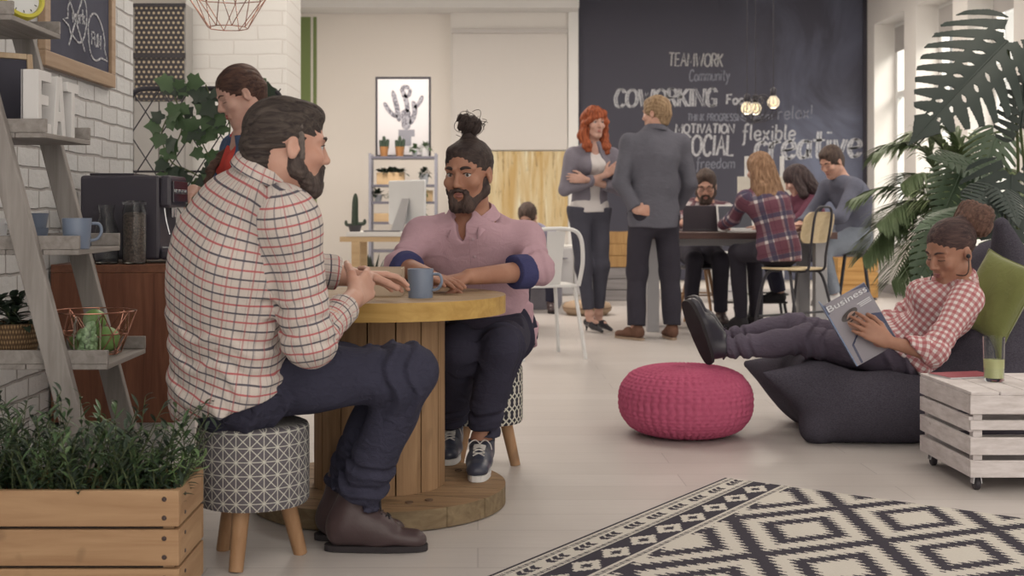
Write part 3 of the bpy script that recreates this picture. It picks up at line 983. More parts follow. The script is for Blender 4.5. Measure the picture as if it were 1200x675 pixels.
r = random.Random(21)
def sprig(m, s, base, d, L, leafL, W, n):
    d = d.normalized()
    pts = [base + d * (L * u) + V(d.x, d.y, 0) * (L * .35 * u * u) for u in [k / 6 for k in range(7)]]
    s.tube(pts, [.0022 * (1 - .1 * k) for k in range(7)], 4)
    for k in range(n):
        u = .18 + .82 * k / (n - 1)
        i = min(5, int(u * 6)); p = pts[i].lerp(pts[i + 1], u * 6 - i)
        a = r.uniform(0, 6.28)
        ld = (d * .55 + V(math.cos(a), math.sin(a), r.uniform(-.1, .5)) * .75)
        leaf(m, p, ld, V(0, 0, 1), leafL * r.uniform(.6, 1.1), W * r.uniform(.8, 1.1), r.uniform(.1, .5), seg=4)
t = thing('planter_greenery', 'dense bamboo-like green foliage growing out of the plank crate', 'plants', (PX0 / 2 + PX1 / 2, 2.99, PZ - .06))
mats = [M_LEAF, M_LEAFD, plain('mid_green_leaf', (94, 112, 72), .45, .4, .25, 9)]
ml = [MB(), MB(), MB()]; ms = MB()
for k in range(230):
    x = r.uniform(PX0 + .03, PX1 - .03); y = r.uniform(PY0 + .03, PY1 - .03)
    fx = (x - (PX0 + PX1) / 2) / .39
    hgt = r.uniform(.12, .245) * (1.0 - .30 * max(0, fx) ** 2) + (.04 if y > 3.02 else 0)
    sprig(ml[r.choice((0, 0, 1, 1, 1, 2))], ms, V(x, y, PZ - .065), V(r.uniform(-.35, .35) + .2 * fx, r.uniform(-.35, .30), 1), hgt, .052, .0105, 15)
for k in range(3):
    o = ml[k].build('leaves', mats[k], t, recalc=False); o['kind'] = 'stuff'
o = ms.build('stems', M_STEM, t); o['kind'] = 'stuff'
m = MB()
for k in range(26):   # curling grass tendrils
    x = r.uniform(-.86, -.70) if k < 18 else r.uniform(-1.1, -.9); y = r.uniform(2.95, 3.09)
    b = V(x, y, PZ - .04); a0 = r.uniform(0, 6.28); pts = []
    for i in range(26):
        u = i / 25; a = a0 + u * r.uniform(5, 5.5)
        pts.append(b + V(.05 * u * math.cos(a) + .03 * u, .04 * u * math.sin(a), .16 * u - .07 * u * u + .015 * math.sin(a * 2)))
    m.tube(pts, .0015, 4)
o = m.build('curly_tendrils', M_LEAFL, t, smooth=60); o['kind'] = 'stuff'

# ------------------------------------------------------------------ framed wall chalkboard
X0 = -1.55
c1, c2 = XP(50, 76, X0 + .02), XP(133, 103, X0 + .02)
yA, yB, zb, zt = c1.y, c2.y, c1.z, 2.12
t = thing('framed_chalkboard', 'framed chalkboard with crossed-out chalk speech bubbles on the white brick wall', 'chalkboard', (X0 + .015, (yA + yB) / 2, zb))
M_OAK = wood('oak_frame', (170, 140, 112), (148, 118, 92), .5, 4, 'Y')
fw = .055
for lo, hi in (((X0 + .001, yA, zb), (X0 + .03, yB, zb + fw)), ((X0 + .001, yA, zt - fw), (X0 + .03, yB, zt)), ((X0 + .001, yA, zb + fw), (X0 + .03, yA + fw, zt - fw)), ((X0 + .001, yB - fw, zb + fw), (X0 + .03, yB, zt - fw))):
    MB().lohi(lo, hi).build('frame_rail', M_OAK, t, bevel=.003)
g = G('small_chalkboard_slate', .75, .2)
g.col(g.mix(g.ramp(g.noise(g.tc(), 3, 4), .4, .8), A(62, 60, 70), A(80, 78, 88)))
MB().lohi((X0 + .001, yA + fw, zb + fw), (X0 + .016, yB - fw, zt - fw)).build('slate', g.m, t)
XS = X0 + .016
def chalkpx(name, lines, wdt=.008):
    m = MB()
    def T(a, b, o): return V(XS + o, a, b)
    for q in lines:
        pts = [XP(x, y, XS) for x, y in q]
        ribbon(m, [(p.y, p.z) for p in pts], wdt, T)
    m.build(name, M_CHALK, t)
def smooth2(pts, n=6): return [(p.x, p.y) for p in spline([(a, b, 0) for a, b in pts], n)]
chalkpx('spiky_bubble', [smooth2([(84, -6), (92, -10), (99, 2), (101, 18), (100, 34), (97, 46), (92, 50), (87, 45), (82, 38)]), [(82, 38), (80, 30), (73, 22), (79, 21), (79, 8), (84, -6)]])
chalkpx('cross_mark', [[(97, -6), (80, 53)], [(80, -4), (99, 61)]], .009)
chalkpx('speech_bubble', [smooth2([(103, 40), (103, 28), (107, 17), (113, 18), (119, 32), (122, 48), (122, 58)]), [(122, 58), (125.5, 72), (118, 68)], smooth2([(118, 68), (112, 71), (107, 66), (104, 54), (103, 40)])])
def wallword(text, x0, y0, x1, y1, hp):
    ss, L = strokes(text); q = []
    for s_ in ss:
        q.append([(x0 + (x1 - x0) * a / L, y0 + (y1 - y0) * a / L - b * hp) for a, b in s_])
    return q
chalkpx('bubble_word', wallword('work', 84, 25, 99, 29, 17), .008)
chalkpx('bubble_word', wallword('FUN', 107, 52, 117.5, 57, 15), .008)

# ------------------------------------------------------------------ counter cabinet with coffee corner
M_WAL = wood('reddish_walnut', (128, 82, 60), (94, 56, 42), .35, 4, 'Z')
M_WALY = wood('reddish_walnut_top', (126, 82, 60), (96, 60, 46), .35, 4, 'Y')
CXL, CXR, CYF, CYK, CT = -1.54, -1.092, 4.49, 4.97, .73
t = thing('counter_cabinet', 'reddish walnut counter cabinet with open niche behind the ladder shelf', 'cabinet', ((CXL + CXR) / 2, (CYF + CYK) / 2, 0))
MB().lohi((CXL, CYF, CT - .03), (CXR, CYK, CT)).build('worktop', M_WALY, t, bevel=.003)
MB().lohi((CXL, CYF, .16), (CXR - .002, CYF + .022, CT - .0305)).build('side_panel', M_WAL, t, bevel=.002)
MB().lohi((CXL, CYK - .022, .16), (CXR - .002, CYK, CT - .0305)).build('side_panel', M_WAL, t, bevel=.002)
MB().lohi((CXL, CYF + .0225, .16), (CXR - .002, CYK - .0225, .182)).build('bottom_panel', M_WALY, t)
MB().lohi((CXL, CYF + .0225, .1825), (CXL + .012, CYK - .0225, CT - .031)).build('back_panel', plain('niche_white', (196, 184, 174), .6, .2, .02), t)
MB().lohi((CXL + .013, CYF + .0225, .43), (CXR - .02, CYK - .0225, .445)).build('shelf_board', plain('niche_white', (196, 184, 174)), t)
MB().lohi((CXL + .02, CYF + .03, 0), (CXR - .03, CYK - .03, .1595)).build('plinth', plain('plinth_white', (176, 166, 158), .6, .2, .02), t)

# bean-to-cup coffee machine
mx0, mx1, my0, my1, mz0, mz1 = -1.47, -1.115, 4.60, 4.86, CT, CT + .325
t = thing('coffee_machine', 'black coffee machine on the walnut counter beside the glass jars', 'coffee machine', ((mx0 + mx1) / 2, (my0 + my1) / 2, CT))
M_BLK = plain('black_plastic', (60, 54, 60), .35, .45, .05)
M_BLK2 = plain('gloss_black', (52, 47, 52), .15, .5, .03)
M_CHR = plain('chrome', (186, 178, 172), .18, .5, .02, metal=.9)
m = MB(); m.lohi((mx0, my0, mz0 + .012), (mx1 - .06, my1, mz1)); m.lohi((mx1 - .0605, my0, mz1 - .12), (mx1 - .02, my1, mz1)); m.lohi((mx1 - .0605, my0, mz0 + .012), (mx1, my1, mz0 + .055))
m.build('housing', M_BLK, t, bevel=.012)
MB().lohi((mx1 - .0195, my0 + .02, mz1 - .10), (mx1 - .012, my1 - .02, mz1 - .02)).build('control_panel', M_BLK2, t, bevel=.003)
m = MB()
for k in range(4): m.lathe([(0, 0), (.009, 0), (.009, .006), (0, .007)], 14, V(mx1 - .012, my0 + .05 + .05 * k, mz1 - .06), axis=(1, 0, 0))
m.build('control_knob', M_CHR, t, smooth=50)
for y in (my0 + .11, my0 + .15): MB().tube([V(mx1 - .04, y, mz1 - .1205), V(mx1 - .04, y, mz1 - .155)], [.009, .006], 10).build('coffee_spout', M_CHR, t, smooth=50)
MB().tube(spline([V(mx1 - .05, my0 + .03, mz1 - .1205), V(mx1 - .045, my0 + .03, mz1 - .16), V(mx1 - .03, my0 + .028, mz1 - .22)], 5), .004, 8).build('steam_wand', M_CHR, t, smooth=50)
m = MB()
for k in range(9): m.lohi((mx1 - .055, my0 + .02 + .025 * k, mz0 + .0555), (mx1 - .012, my0 + .03 + .025 * k, mz0 + .060))
m.build('drip_grille', M_CHR, t)
m = MB()
for x in (mx0 + .03, mx1 - .03):
    for y in (my0 + .03, my1 - .03): m.lathe([(.012, 0), (.014, .012)], 12, V(x, y, mz0))
m.build('rubber_foot', M_BLK2, t)
MB().lohi((mx0 + .03, my0 + .02, mz1), (mx1 - .16, my1 - .02, mz1 + .008)).build('bean_hopper_lid', M_BLK2, t, bevel=.003)

# carafe and coffee-bean jar
c0 = P(119, 309, 327); c0.z = CT; c0.y = 4.535; c0.x = -1.352
t = thing('glass_carafe', 'empty clear glass carafe with a narrow neck on the walnut counter', 'carafe', c0)
MB().lathe([(0, 0), (.040, 0), (.043, .006), (.043, .115), (.037, .145), (.026, .170), (.025, .185), (.031, .215), (.0295, .215), (.0235, .186), (.0245, .170), (.0355, .144), (.0415, .115), (.0415, .008), (0, .006)], 32, c0).build('glass_body', M_GLASS, t, smooth=45)
c0 = V(-1.252, 4.542, CT)
t = thing('bean_jar', 'tall glass jar of dark coffee beans before the black coffee machine', 'jar', c0)
MB().lathe([(0, 0), (.040, 0), (.043, .006), (.043, .195), (.038, .208), (.038, .216), (.0365, .216), (.0365, .207), (.0415, .194), (.0415, .007), (0, .005)], 32, c0).build('glass_body', M_GLASS, t, smooth=45)
MB().lathe([(0, .2165), (.042, .2165), (.042, .226), (.036, .230), (0, .230)], 32, c0).build('lid', M_GLASS, t, smooth=45)
g = G('coffee_beans', .5, .4)
vo = g.n('ShaderNodeTexVoronoi'); g.put(vo.inputs['Vector'], g.tc()); vo.inputs['Scale'].default_value = 120
g.col(g.mix(g.ramp(vo.outputs['Distance'], 0, .8), A(112, 92, 80), A(62, 50, 46))); g.bump(vo.outputs['Distance'], -1.0, .006)
q = MB().lathe([(0, .0075), (.0405, .0075), (.0405, .178), (.03, .188), (0, .190)], 32, c0).build('coffee_beans', g.m, t, smooth=45); q['kind'] = 'stuff'
q = None

# ------------------------------------------------------------------ lattice trellis with ivy, perforated screen, copper pendant
yt = 5.84; st_ = F / yt
def T3(px, py): return V((px - CX) / st_, yt, CH - (py - CY) / st_)
t = thing('metal_trellis', 'black metal lattice screen with rounded corners behind the counter', 'trellis', ((240 - CX) / st_, yt, 0))
M_BLKM = plain('black_metal', (48, 44, 48), .4, .4, .05)
xa, xb = T3(153, 0).x, T3(329, 0).x; zt_ = T3(0, 104).z
r_ = .06
pts = [V(xa, yt, 0)] + [V(xa + r_ - r_ * math.cos(a), yt, zt_ - r_ + r_ * math.sin(a)) for a in [k * PI / 12 for k in range(7)]] + [V(xb - r_ + r_ * math.sin(a), yt, zt_ - r_ + r_ * math.cos(a)) for a in [k * PI / 12 for k in range(7)]] + [V(xb, yt, 0)]
MB().tube(pts, .0125, 10).build('frame_tube', M_BLKM, t, smooth=60)
m = MB()
zb_ = T3(0, 201).z
for z in (zb_, .35): m.tube([V(xa, yt, z), V(xb, yt, z)], .006, 6)
nx_ = 5; wx = (xb - xa) / nx_; hz = wx * 1.55
z0 = zt_ - hz * 3
for k in range(-3, nx_ + 3):
    for sgn in (1, -1):
        a = V(xa + k * wx, yt + .0028 * sgn, zt_); b = V(a.x + sgn * 3 * wx, a.y, zt_ - 3 * hz)
        # clip to the frame
        ts = [0, 1]
        for xl in (xa, xb):
            tt = (xl - a.x) / (b.x - a.x)
            if 0 < tt < 1: ts.append(tt)
        ts.sort()
        for i in range(len(ts) - 1):
            mid = a.lerp(b, (ts[i] + ts[i + 1]) / 2)
            if xa < mid.x < xb: m.tube([a.lerp(b, ts[i]), a.lerp(b, ts[i + 1])], .0032, 6)
m.build('lattice', M_BLKM, t, smooth=60)

def ivy_outline():
    pts = [(0, 0), (.26, -.16), (.50, .02), (.40, .28), (.56, .46), (.28, .62), (0, 1.0)]
    full = pts + [(-x, y) for x, y in reversed(pts[1:-1])]
    return full
IVY = ivy_outline()
def ivy_leaf(m, p, d, n, S, mi=0):
    d = d.normalized(); sd = d.cross(n).normalized(); nn = sd.cross(d)
    ctr = p + d * S * .35 + nn * .02 * S
    vs = [ctr] + [p + sd * x * S + d * y * S + nn * (-.18 * S * abs(x) - .10 * S * (y - .3) ** 2) for x, y in IVY]
    m.add(vs, [(0, i, i % len(IVY) + 1) for i in range(1, len(IVY) + 1)], mi)
t = thing('hanging_ivy', 'green ivy vine climbing along the black metal lattice', 'ivy', (T3(230, 0).x, yt - .03, .2))
m, m2, s = MB(), MB(), MB(); r = random.Random(9)
runs = [[(205, 330), (222, 250), (196, 205), (215, 150), (207, 108), (219, 96)], [(262, 330), (240, 240), (252, 200), (238, 160), (250, 128), (243, 100)], [(300, 330), (285, 250), (262, 190), (272, 150), (258, 120)], [(318, 300), (322, 190), (318, 130), (312, 95)], [(250, 215), (222, 200), (203, 190), (192, 160), (200, 135)]]
for run in runs:
    pts = spline([T3(x, y) + V(0, r.uniform(-.05, -.022), 0) for x, y in run], 9)
    s.tube(pts, .0035, 5)
    for p in pts:
        for _ in range(1):
            if r.random() < .52: continue
            a = r.uniform(0, 6.28)
            d = V(math.cos(a), r.uniform(-.5, .05), math.sin(a) - .45)
            ivy_leaf(m if r.random() < .6 else m2, p + V(0, -.012, 0) + d.normalized() * .018, d, V(r.uniform(-.4, .4), -1, r.uniform(-.1, .6)), r.uniform(.06, .092))
m.build('leaves', M_LEAF, t, smooth=50, recalc=False); m2.build('leaves', M_LEAFD, t, smooth=50, recalc=False); s.build('vine_stems', M_STEM, t, smooth=60)

# perforated metal screen cabinet left of the pillar
yp = 7.45; sp = F / yp
xa, xb = (155 - CX) / sp, (217 - CX) / sp
t = thing('perforated_locker', 'tall grey locker with perforated black mesh doors beside the brick pillar', 'locker', ((xa + xb) / 2, yp + .1, 0))
g = G('perforated_mesh', .5, .4)
p = g.sep(g.tc())
u = g.math('MULTIPLY', p[0], 34.0); v_ = g.math('MULTIPLY', p[2], 34.0)
row = g.math('FLOOR', v_)
du = g.math('SUBTRACT', g.math('FRACT', g.math('ADD', u, g.math('MULTIPLY', row, .5))), .5); dv = g.math('SUBTRACT', g.math('FRACT', v_), .5)
rr = g.math('SQRT', g.math('ADD', g.math('MULTIPLY', du, du), g.math('MULTIPLY', dv, dv)))
g.col(g.mix(g.math('LESS_THAN', rr, .27), A(54, 47, 48), A(168, 146, 116)))
def zp(py): return CH - (py - CY) / sp
M_PERF = g.m
MB().lohi((xa, yp + .02, .05), (xb, yp + .2, zp(4))).build('locker_body', plain('locker_grey', (150, 140, 130), .5, .3, .05), t)
for a, b in ((8, 62), (68, 118)):
    MB().lohi((xa + .015, yp, zp(b)), (xb - .01, yp + .0195, zp(a))).build('mesh_door', M_PERF, t)
for a, b in ((4, 8), (62, 68)): MB().lohi((xa, yp - .006, zp(b)), (xb, yp + .0195, zp(a))).build('door_rail', plain('dark_rail', (58, 52, 52), .5), t)
for a, b in ((xa + .01, (xa + xb) / 2 - .004), ((xa + xb) / 2 + .004, xb - .01)):
    d_ = MB().lohi((a, yp + .004, .08), (b, yp + .0195, zp(119))).build('lower_door', plain('locker_door', (156, 146, 136), .5, .3, .06), t, bevel=.003)
m = MB()
for x in (xa + .03, xb - .03): m.box((x, yp + .1, .025), (.04, .12, .05))
m.build('foot', M_BLKM, t)

# copper wire pendant lamp
yl = 5.3; sl = F / yl
def T4(px, py): return V((px - CX) / sl, yl, CH - (py - CY) / sl)
cl = T4(267, 2)
t = thing('wire_pendant_lamp', 'faceted copper wire pendant lamp hanging above the woman at the counter', 'pendant lamp', cl)
m = MB()
n = 8
def ring(rad, z, off): return [cl + V(rad * math.cos(2 * PI * (k + off) / n), rad * math.sin(2 * PI * (k + off) / n), z) for k in range(n)]
RA, RB_, RC = ring(.168, .02, 0), ring(.085, -.112, .5), ring(.10, .16, .5)
for L in (RA, RB_, RC): m.tube(L, .0022, 6, True)
for k in range(n):
    for L in (RB_, RC):
        m.tube([RA[k], L[k]], .002, 6); m.tube([RA[k], L[(k - 1) % n]], .002, 6)
    m.tube([RC[k], cl + V(0, 0, .30)], .002, 6)
m.build('wire_cage', M_COPPER, t, smooth=60)
MB().tube([cl + V(0, 0, .30), V(cl.x, cl.y, 3.449)], .004, 6).build('cord', M_BLKM, t)
MB().lathe([(.018, .30), (.022, .24), (.02, .20), (0, .20)], 16, cl).build('lamp_holder', M_COPPER, t, smooth=50)
MB().ball(cl + V(0, 0, .15), (.04, .04, .052), 16, 12).build('bulb', glass('bulb_glass'), t, smooth=60)
# ================================================================== middle: spool table, stools, pouf, bean bag, crate, rug
M_SPOOLX = wood('spool_plank', (172, 142, 110), (140, 110, 82), .6, 3.5, 'X', True)
M_SPOOLB = wood('spool_base_plank', (158, 124, 90), (122, 92, 66), .65, 3.5, 'X', True)
M_STAVE = wood('spool_stave', (158, 122, 88), (122, 90, 62), .6, 3.2, 'Z', True)
M_RIM = wood('yellow_rim', (186, 146, 82), (158, 118, 60), .5, 3.0, 'X')
M_RIMD = wood('weathered_rim', (132, 110, 82), (100, 80, 58), .7, 4.0, 'X')
SX, SY, SR, SD, ST = -.312, 3.96, .40, .207, .66
def plank_disc(t, name, z0, z1, R_, n, mats, gap=.003, ang=0.2):
    m = MB(); wd = 2 * R_ / n
    ca, sa = math.cos(ang), math.sin(ang)
    for i in range(n):
        a, b = -R_ + i * wd + (gap / 2 if i else 0), -R_ + (i + 1) * wd - (gap / 2 if i < n - 1 else 0)
        ys = [a + (b - a) * k / 8 for k in range(9)]
        out = [(math.sqrt(max(0, R_ * R_ - y * y)) + 1e-4, y) for y in ys] + [(-math.sqrt(max(0, R_ * R_ - y * y)) - 1e-4, y) for y in reversed(ys)]
        nf = len(m.f)
        m.prism([out], lambda x, y, k: V(SX + x * ca - y * sa, SY + x * sa + y * ca, z0 + (z1 - z0) * k))
        for f in range(nf, len(m.f)):
            if len(m.f[f]) == 4: m.mi[f] = 1
    return m.build(name, mats, t, smooth=30)
t = thing('spool_table', 'round table made from a large wooden cable spool between two stools', 'table', (SX, SY, 0))
plank_disc(t, 'tabletop', ST - .055, ST, SR, 6, [M_SPOOLX, M_RIM], .002)
plank_disc(t, 'base_disc', .004, .062, SR, 6, [M_SPOOLB, M_RIMD], .005, -.25)
m = MB(); n = 15
for i in range(n):
    a0, a1 = 2 * PI * i / n + .012, 2 * PI * (i + 1) / n - .012
    ks = [a0 + (a1 - a0) * k / 4 for k in range(5)]
    out = [((SD) * math.cos(a), (SD) * math.sin(a)) for a in ks] + [((SD - .022) * math.cos(a), (SD - .022) * math.sin(a)) for a in reversed(ks)]
    m.prism([out], lambda x, y, k: V(SX + x, SY + y, .0625 + (ST - .118) * k))
m.build('drum_planks', M_STAVE, t, smooth=30)
MB().lathe([(SD - .024, 0), (SD - .024, ST - .12)], 40, V(SX, SY, .063)).build('drum_core', plain('dark_core', (70, 54, 44), .8), t)
m = MB()
for i, a in enumerate((.6, 2.2, 3.8, 5.3, -1.2)):
    m.lathe([(0, 0), (.012, 0), (.012, .004), (0, .006)], 10, V(SX + .30 * math.cos(a), SY + .30 * math.sin(a), .0622))
m.build('bolt_head', plain('rusty_bolt', (96, 72, 54), .6, .4, .1), t)

def stool(name, label, c, R_, H0, H1, mat, rot):
    t = thing(name, label, 'stool', c, 'round fabric stools at the spool table')
    c = Vector(c)
    prof = [(0, H0), (R_ * .97, H0), (R_, H0 + .008), (R_ * 1.005, (H0 + H1) / 2), (R_, H1 - .012), (R_ * .975, H1 - .002), (R_ * .9, H1 + .003), (0, H1 + .006)]
    MB().lathe(prof, 56, c).build('fabric_seat', mat, t, smooth=40)
    for k in range(3):
        a = rot + 2 * PI * k / 3
        d = V(math.cos(a), math.sin(a), 0)
        MB().tube([c + d * (R_ * .60) + V(0, 0, H0 - .0005), c + d * (R_ * .86) + V(0, 0, 0)], [.023, .0185], 14).build('leg', M_LEGW, t, smooth=40)
    return t
M_LEGW = wood('stool_leg_wood', (166, 126, 92), (140, 102, 70), .5, 3, 'Z', True)
g = G('star_grid_fabric', .85, .1)
p = g.sep(g.tc())
u = g.math('MULTIPLY', g.math('DIVIDE', g.math('ARCTAN2', p[1], p[0]), 2 * PI), 26.0); vv = g.math('MULTIPLY', p[2], 1 / .0355)
def near(x, w_): return g.math('LESS_THAN', g.math('ABSOLUTE', g.math('SUBTRACT', g.math('FRACT', g.math('ADD', x, .5)), .5)), w_)
f = None
for x, w_ in ((u, .035), (vv, .035), (g.math('ADD', u, vv), .05), (g.math('SUBTRACT', u, vv), .05)):
    q = near(x, w_); f = q if f is None else g.math('MAXIMUM', f, q)
g.col(g.mix(f, g.mix(g.noise(g.tc(), 180, 2), A(84, 76, 77), A(104, 96, 96)), A(182, 172, 156)))
g.bump(g.noise(g.tc(), 400, 2), .25, .002)
M_STAR = g.m
g = G('ogee_fabric', .85, .1)
p = g.sep(g.tc())
u = g.math('MULTIPLY', g.math('DIVIDE', g.math('ARCTAN2', p[1], p[0]), 2 * PI), 16.0); vv = g.math('MULTIPLY', p[2], 2 * PI / .086)
sw = g.math('MULTIPLY', g.math('SINE', vv), .30)
f = g.math('MAXIMUM', near(g.math('ADD', u, sw), .075), near(g.math('SUBTRACT', g.math('ADD', u, .5), sw), .075))
f2 = g.math('MAXIMUM', near(g.math('SUBTRACT', u, sw), .075), near(g.math('ADD', g.math('ADD', u, .5), sw), .075))
f = g.math('MAXIMUM', f, f2)
g.col(g.mix(f, A(52, 48, 54), A(192, 180, 162)))
M_OGEE = g.m
stool('pouf_stool', 'grey stool with white star-grid fabric under the man in the plaid shirt', (-.598, 3.318, 0), .148, .155, .362, M_STAR, .35)
stool('pouf_stool', 'dark stool with white ogee pattern under the man with the hair bun', (.022, 4.5625, 0), .142, .155, .362, M_OGEE, -.35)

# on the table
t_ = mug('coffee_mug', 'pale blue grey mug beside the hands of the man with the bun', (-.175, 3.80, ST), .040, .088, M_BLUEC, (.95, -.25, 0), None, .92)
t = thing('kraft_box', 'tan cardboard tray box standing on the spool table', 'box', (-.325, 3.93, ST))
M_KRAFT = plain('kraft_card', (186, 160, 134), .8, .1, .05)
kx0, kx1, ky0, ky1, kh = -.405, -.235, 3.86, 4.0, .085
m = MB(); m.lohi((kx0, ky0, ST + .001), (kx1, ky1, ST + .006)); m.lohi((kx0, ky0, ST + .006), (kx1, ky0 + .004, ST + kh)); m.lohi((kx0, ky1 - .004, ST + .006), (kx1, ky1, ST + kh)); m.lohi((kx0, ky0 + .004, ST + .006), (kx0 + .004, ky1 - .004, ST + kh)); m.lohi((kx1 - .004, ky0 + .004, ST + .006), (kx1, ky1 - .004, ST + kh))
m.build('box_body', M_KRAFT, t)
MB().lohi((kx0 + .005, ky0 + .005, ST + .007), (kx1 - .005, ky1 - .005, ST + .07)).build('box_contents', plain('brown_contents', (120, 92, 66), .8, .1, .3, 60), t)

# pink knitted pouf
c0 = V(.856, 5.14, 0)
t = thing('knitted_pouf', 'round pink chunky knit pouf on the floor before the dark bean bag', 'pouf', c0)
NA, NZ = 300, 120
vs, fs = [], []
for i in range(NZ + 1):
    a = PI * i / NZ
    ca, sa = math.cos(a), math.sin(a)
    e = .62
    r0 = .268 * abs(sa) ** e; z0 = .142 - .140 * (abs(ca) ** .80) * (1 if ca > 0 else -1)
    row = i / NZ * 28
    for k in range(NA):
        th = 2 * PI * k / NA
        colm = th / (2 * PI) * 50 + .10 * math.sin(row * PI)
        b = abs(math.sin(colm * PI)) ** .7
        tw = abs(math.sin((row + .35 * abs((colm % 1) - .5) * 2) * PI)) ** .7
        dd = .0085 * (b * .55 + b * tw * .6) * min(1, abs(sa) * 3)
        rr = r0 + dd
        vs.append(c0 + V(rr * math.cos(th), rr * math.sin(th), max(.001, z0 + (.006 * tw * b * (1 if ca < 0 else -1) if abs(ca) > .6 else 0))))
for i in range(NZ):
    for k in range(NA):
        fs.append((i * NA + k, i * NA + (k + 1) % NA, (i + 1) * NA + (k + 1) % NA, (i + 1) * NA + k))
g = G('pink_knit', .9, .1)
g.col(g.mix(g.noise(g.tc(), 60, 3), A(160, 68, 90), A(184, 92, 112))); g.bump(g.noise(g.tc(), 500, 2), .3, .002)
MB().add(vs, fs).build('knit_cover', g.m, t, smooth=180, recalc=True)
MB().lathe([(.03, .283), (.022, .287), (0, .2885)], 16, c0).build('top_gather', g.m, t, smooth=60)

# slatted crate on casters
KX0, KX1, KY0, KY1, KZ0, KZ1 = 1.617, 2.10, 4.09, 4.56, .048, .330
g = G('whitewashed_slats', .65, .2)
v = g.tc(); oi = g.n('ShaderNodeObjectInfo').outputs['Random']
n1 = g.noise(g.map(v, (3, 3, 14)), 4, 5, .65); n2 = g.noise(v, 22, 3, .6)
c = g.mix(g.ramp(n1, .35, .7), A(212, 196, 186), A(186, 170, 160))
c = g.mix(g.math('MULTIPLY', g.ramp(n2, .68, .76), .7), c, A(112, 88, 78))
g.col(g.mix(g.math('MULTIPLY', oi, .18), c, A(150, 136, 128))); g.bump(n1, .3, .003)
M_WSLAT = g.m
t = thing('crate_table', 'whitewashed slatted crate on casters used as a side table', 'crate', ((KX0 + KX1) / 2, (KY0 + KY1) / 2, 0))
bz = [(KZ0, .056), (.122, .058), (.196, .050), (.256, .062)]
for k, (z, h_) in enumerate(bz):
    if k != 2:
        MB().lohi((KX0, KY0, z), (KX1, KY0 + .013, z + h_)).build('slat_board', M_WSLAT, t, bevel=.002)
    else:
        MB().lohi((KX0, KY0, z + .008), (KX1, KY0 + .013, z + .04)).build('slat_board', M_WSLAT, t, bevel=.002)
    MB().lohi((KX0, KY1 - .013, z), (KX1, KY1, z + h_)).build('slat_board', M_WSLAT, t, bevel=.002)
    for x in (KX0, KX1 - .013):
        MB().lohi((x, KY0 + .0135, z), (x + .013, KY1 - .0135, z + h_)).build('slat_board', M_WSLAT, t, bevel=.002)
for i in range(5):
    wd = (KX1 - KX0) / 5
    MB().lohi((KX0 + i * wd + .002, KY0, KZ1 - .0115), (KX0 + (i + 1) * wd - .002, KY1, KZ1)).build('top_board', M_WSLAT, t, bevel=.002)
MB().lohi((KX0 + .014, KY0 + .014, KZ0 + .001), (KX1 - .014, KY1 - .014, KZ0 + .012)).build('bottom_board', M_WSLAT, t)
for x in (KX0 + .014, KX1 - .044):
    for y in (KY0 + .0135, KY1 - .0435):
        MB().lohi((x, y, KZ0 + .013), (x + .03, y + .03, KZ1 - .012)).build('corner_post', M_WSLAT, t)
M_RUB = plain('black_rubber', (56, 50, 52), .5, .3, .05)
for x in (KX0 + .035, KX1 - .035):
    for y in (KY0 + .04, KY1 - .04):
        m = MB(); m.lathe([(.022, -.002), (.022, 0)], 16, V(x, y, KZ0)); m.bar((x - .014, y, .022), (x - .010, y, KZ0 - .002), .026, .003); m.bar((x + .014, y, .022), (x + .010, y, KZ0 - .002), .026, .003)
        cst = m.build('caster', M_CHR, t, smooth=40)
        MB().lathe([(0, -.009), (.018, -.009), (.021, -.006), (.021, .006), (.018, .009), (0, .009)], 24, V(x, y, .0212), axis=(1, 0, 0)).build('caster_wheel', M_RUB, cst, smooth=40)

# tumbler with lime drink, magazine on crate
c0 = V(1.800, 4.345, KZ1)
t = thing('drinking_glass', 'tall clear tumbler of pale lime drink on the white crate', 'glass', c0)
MB().lathe([(0, 0), (.030, 0), (.033, .004), (.037, .155), (.0355, .155), (.0318, .012), (0, .011)], 32, c0).build('tumbler', M_GLASS, t, smooth=40)
g = G('lime_drink', .1, .4); g.col(A(208, 200, 142)); g.b.inputs['Transmission Weight'].default_value = .12
MB().lathe([(0, .0115), (.0315, .0125), (.0338, .078), (0, .078)], 32, c0).build('lime_drink', g.m, t, smooth=40)
m = MB(); m.box(c0 + V(-.008, .004, .062), (.026, .026, .026), Matrix.Rotation(.5, 3, 'Z')); m.box(c0 + V(.012, -.006, .036), (.024, .024, .024), Matrix.Rotation(1.0, 3, 'X'))
t = thing('folded_magazine', 'thin magazine with red cover lying on the white crate behind the glass', 'magazine', (1.76, 4.47, KZ1))
R = Matrix.Rotation(.25, 3, 'Z')
MB().box(V(1.745, 4.475, KZ1 + .0035), (.20, .13, .005), R).build('pages', plain('paper', (196, 186, 178), .7, .1, .02), t)
MB().box(V(1.745, 4.475, KZ1 + .0068), (.202, .132, .0012), R).build('cover', plain('red_cover', (146, 72, 76), .4, .3, .15, 30), t)

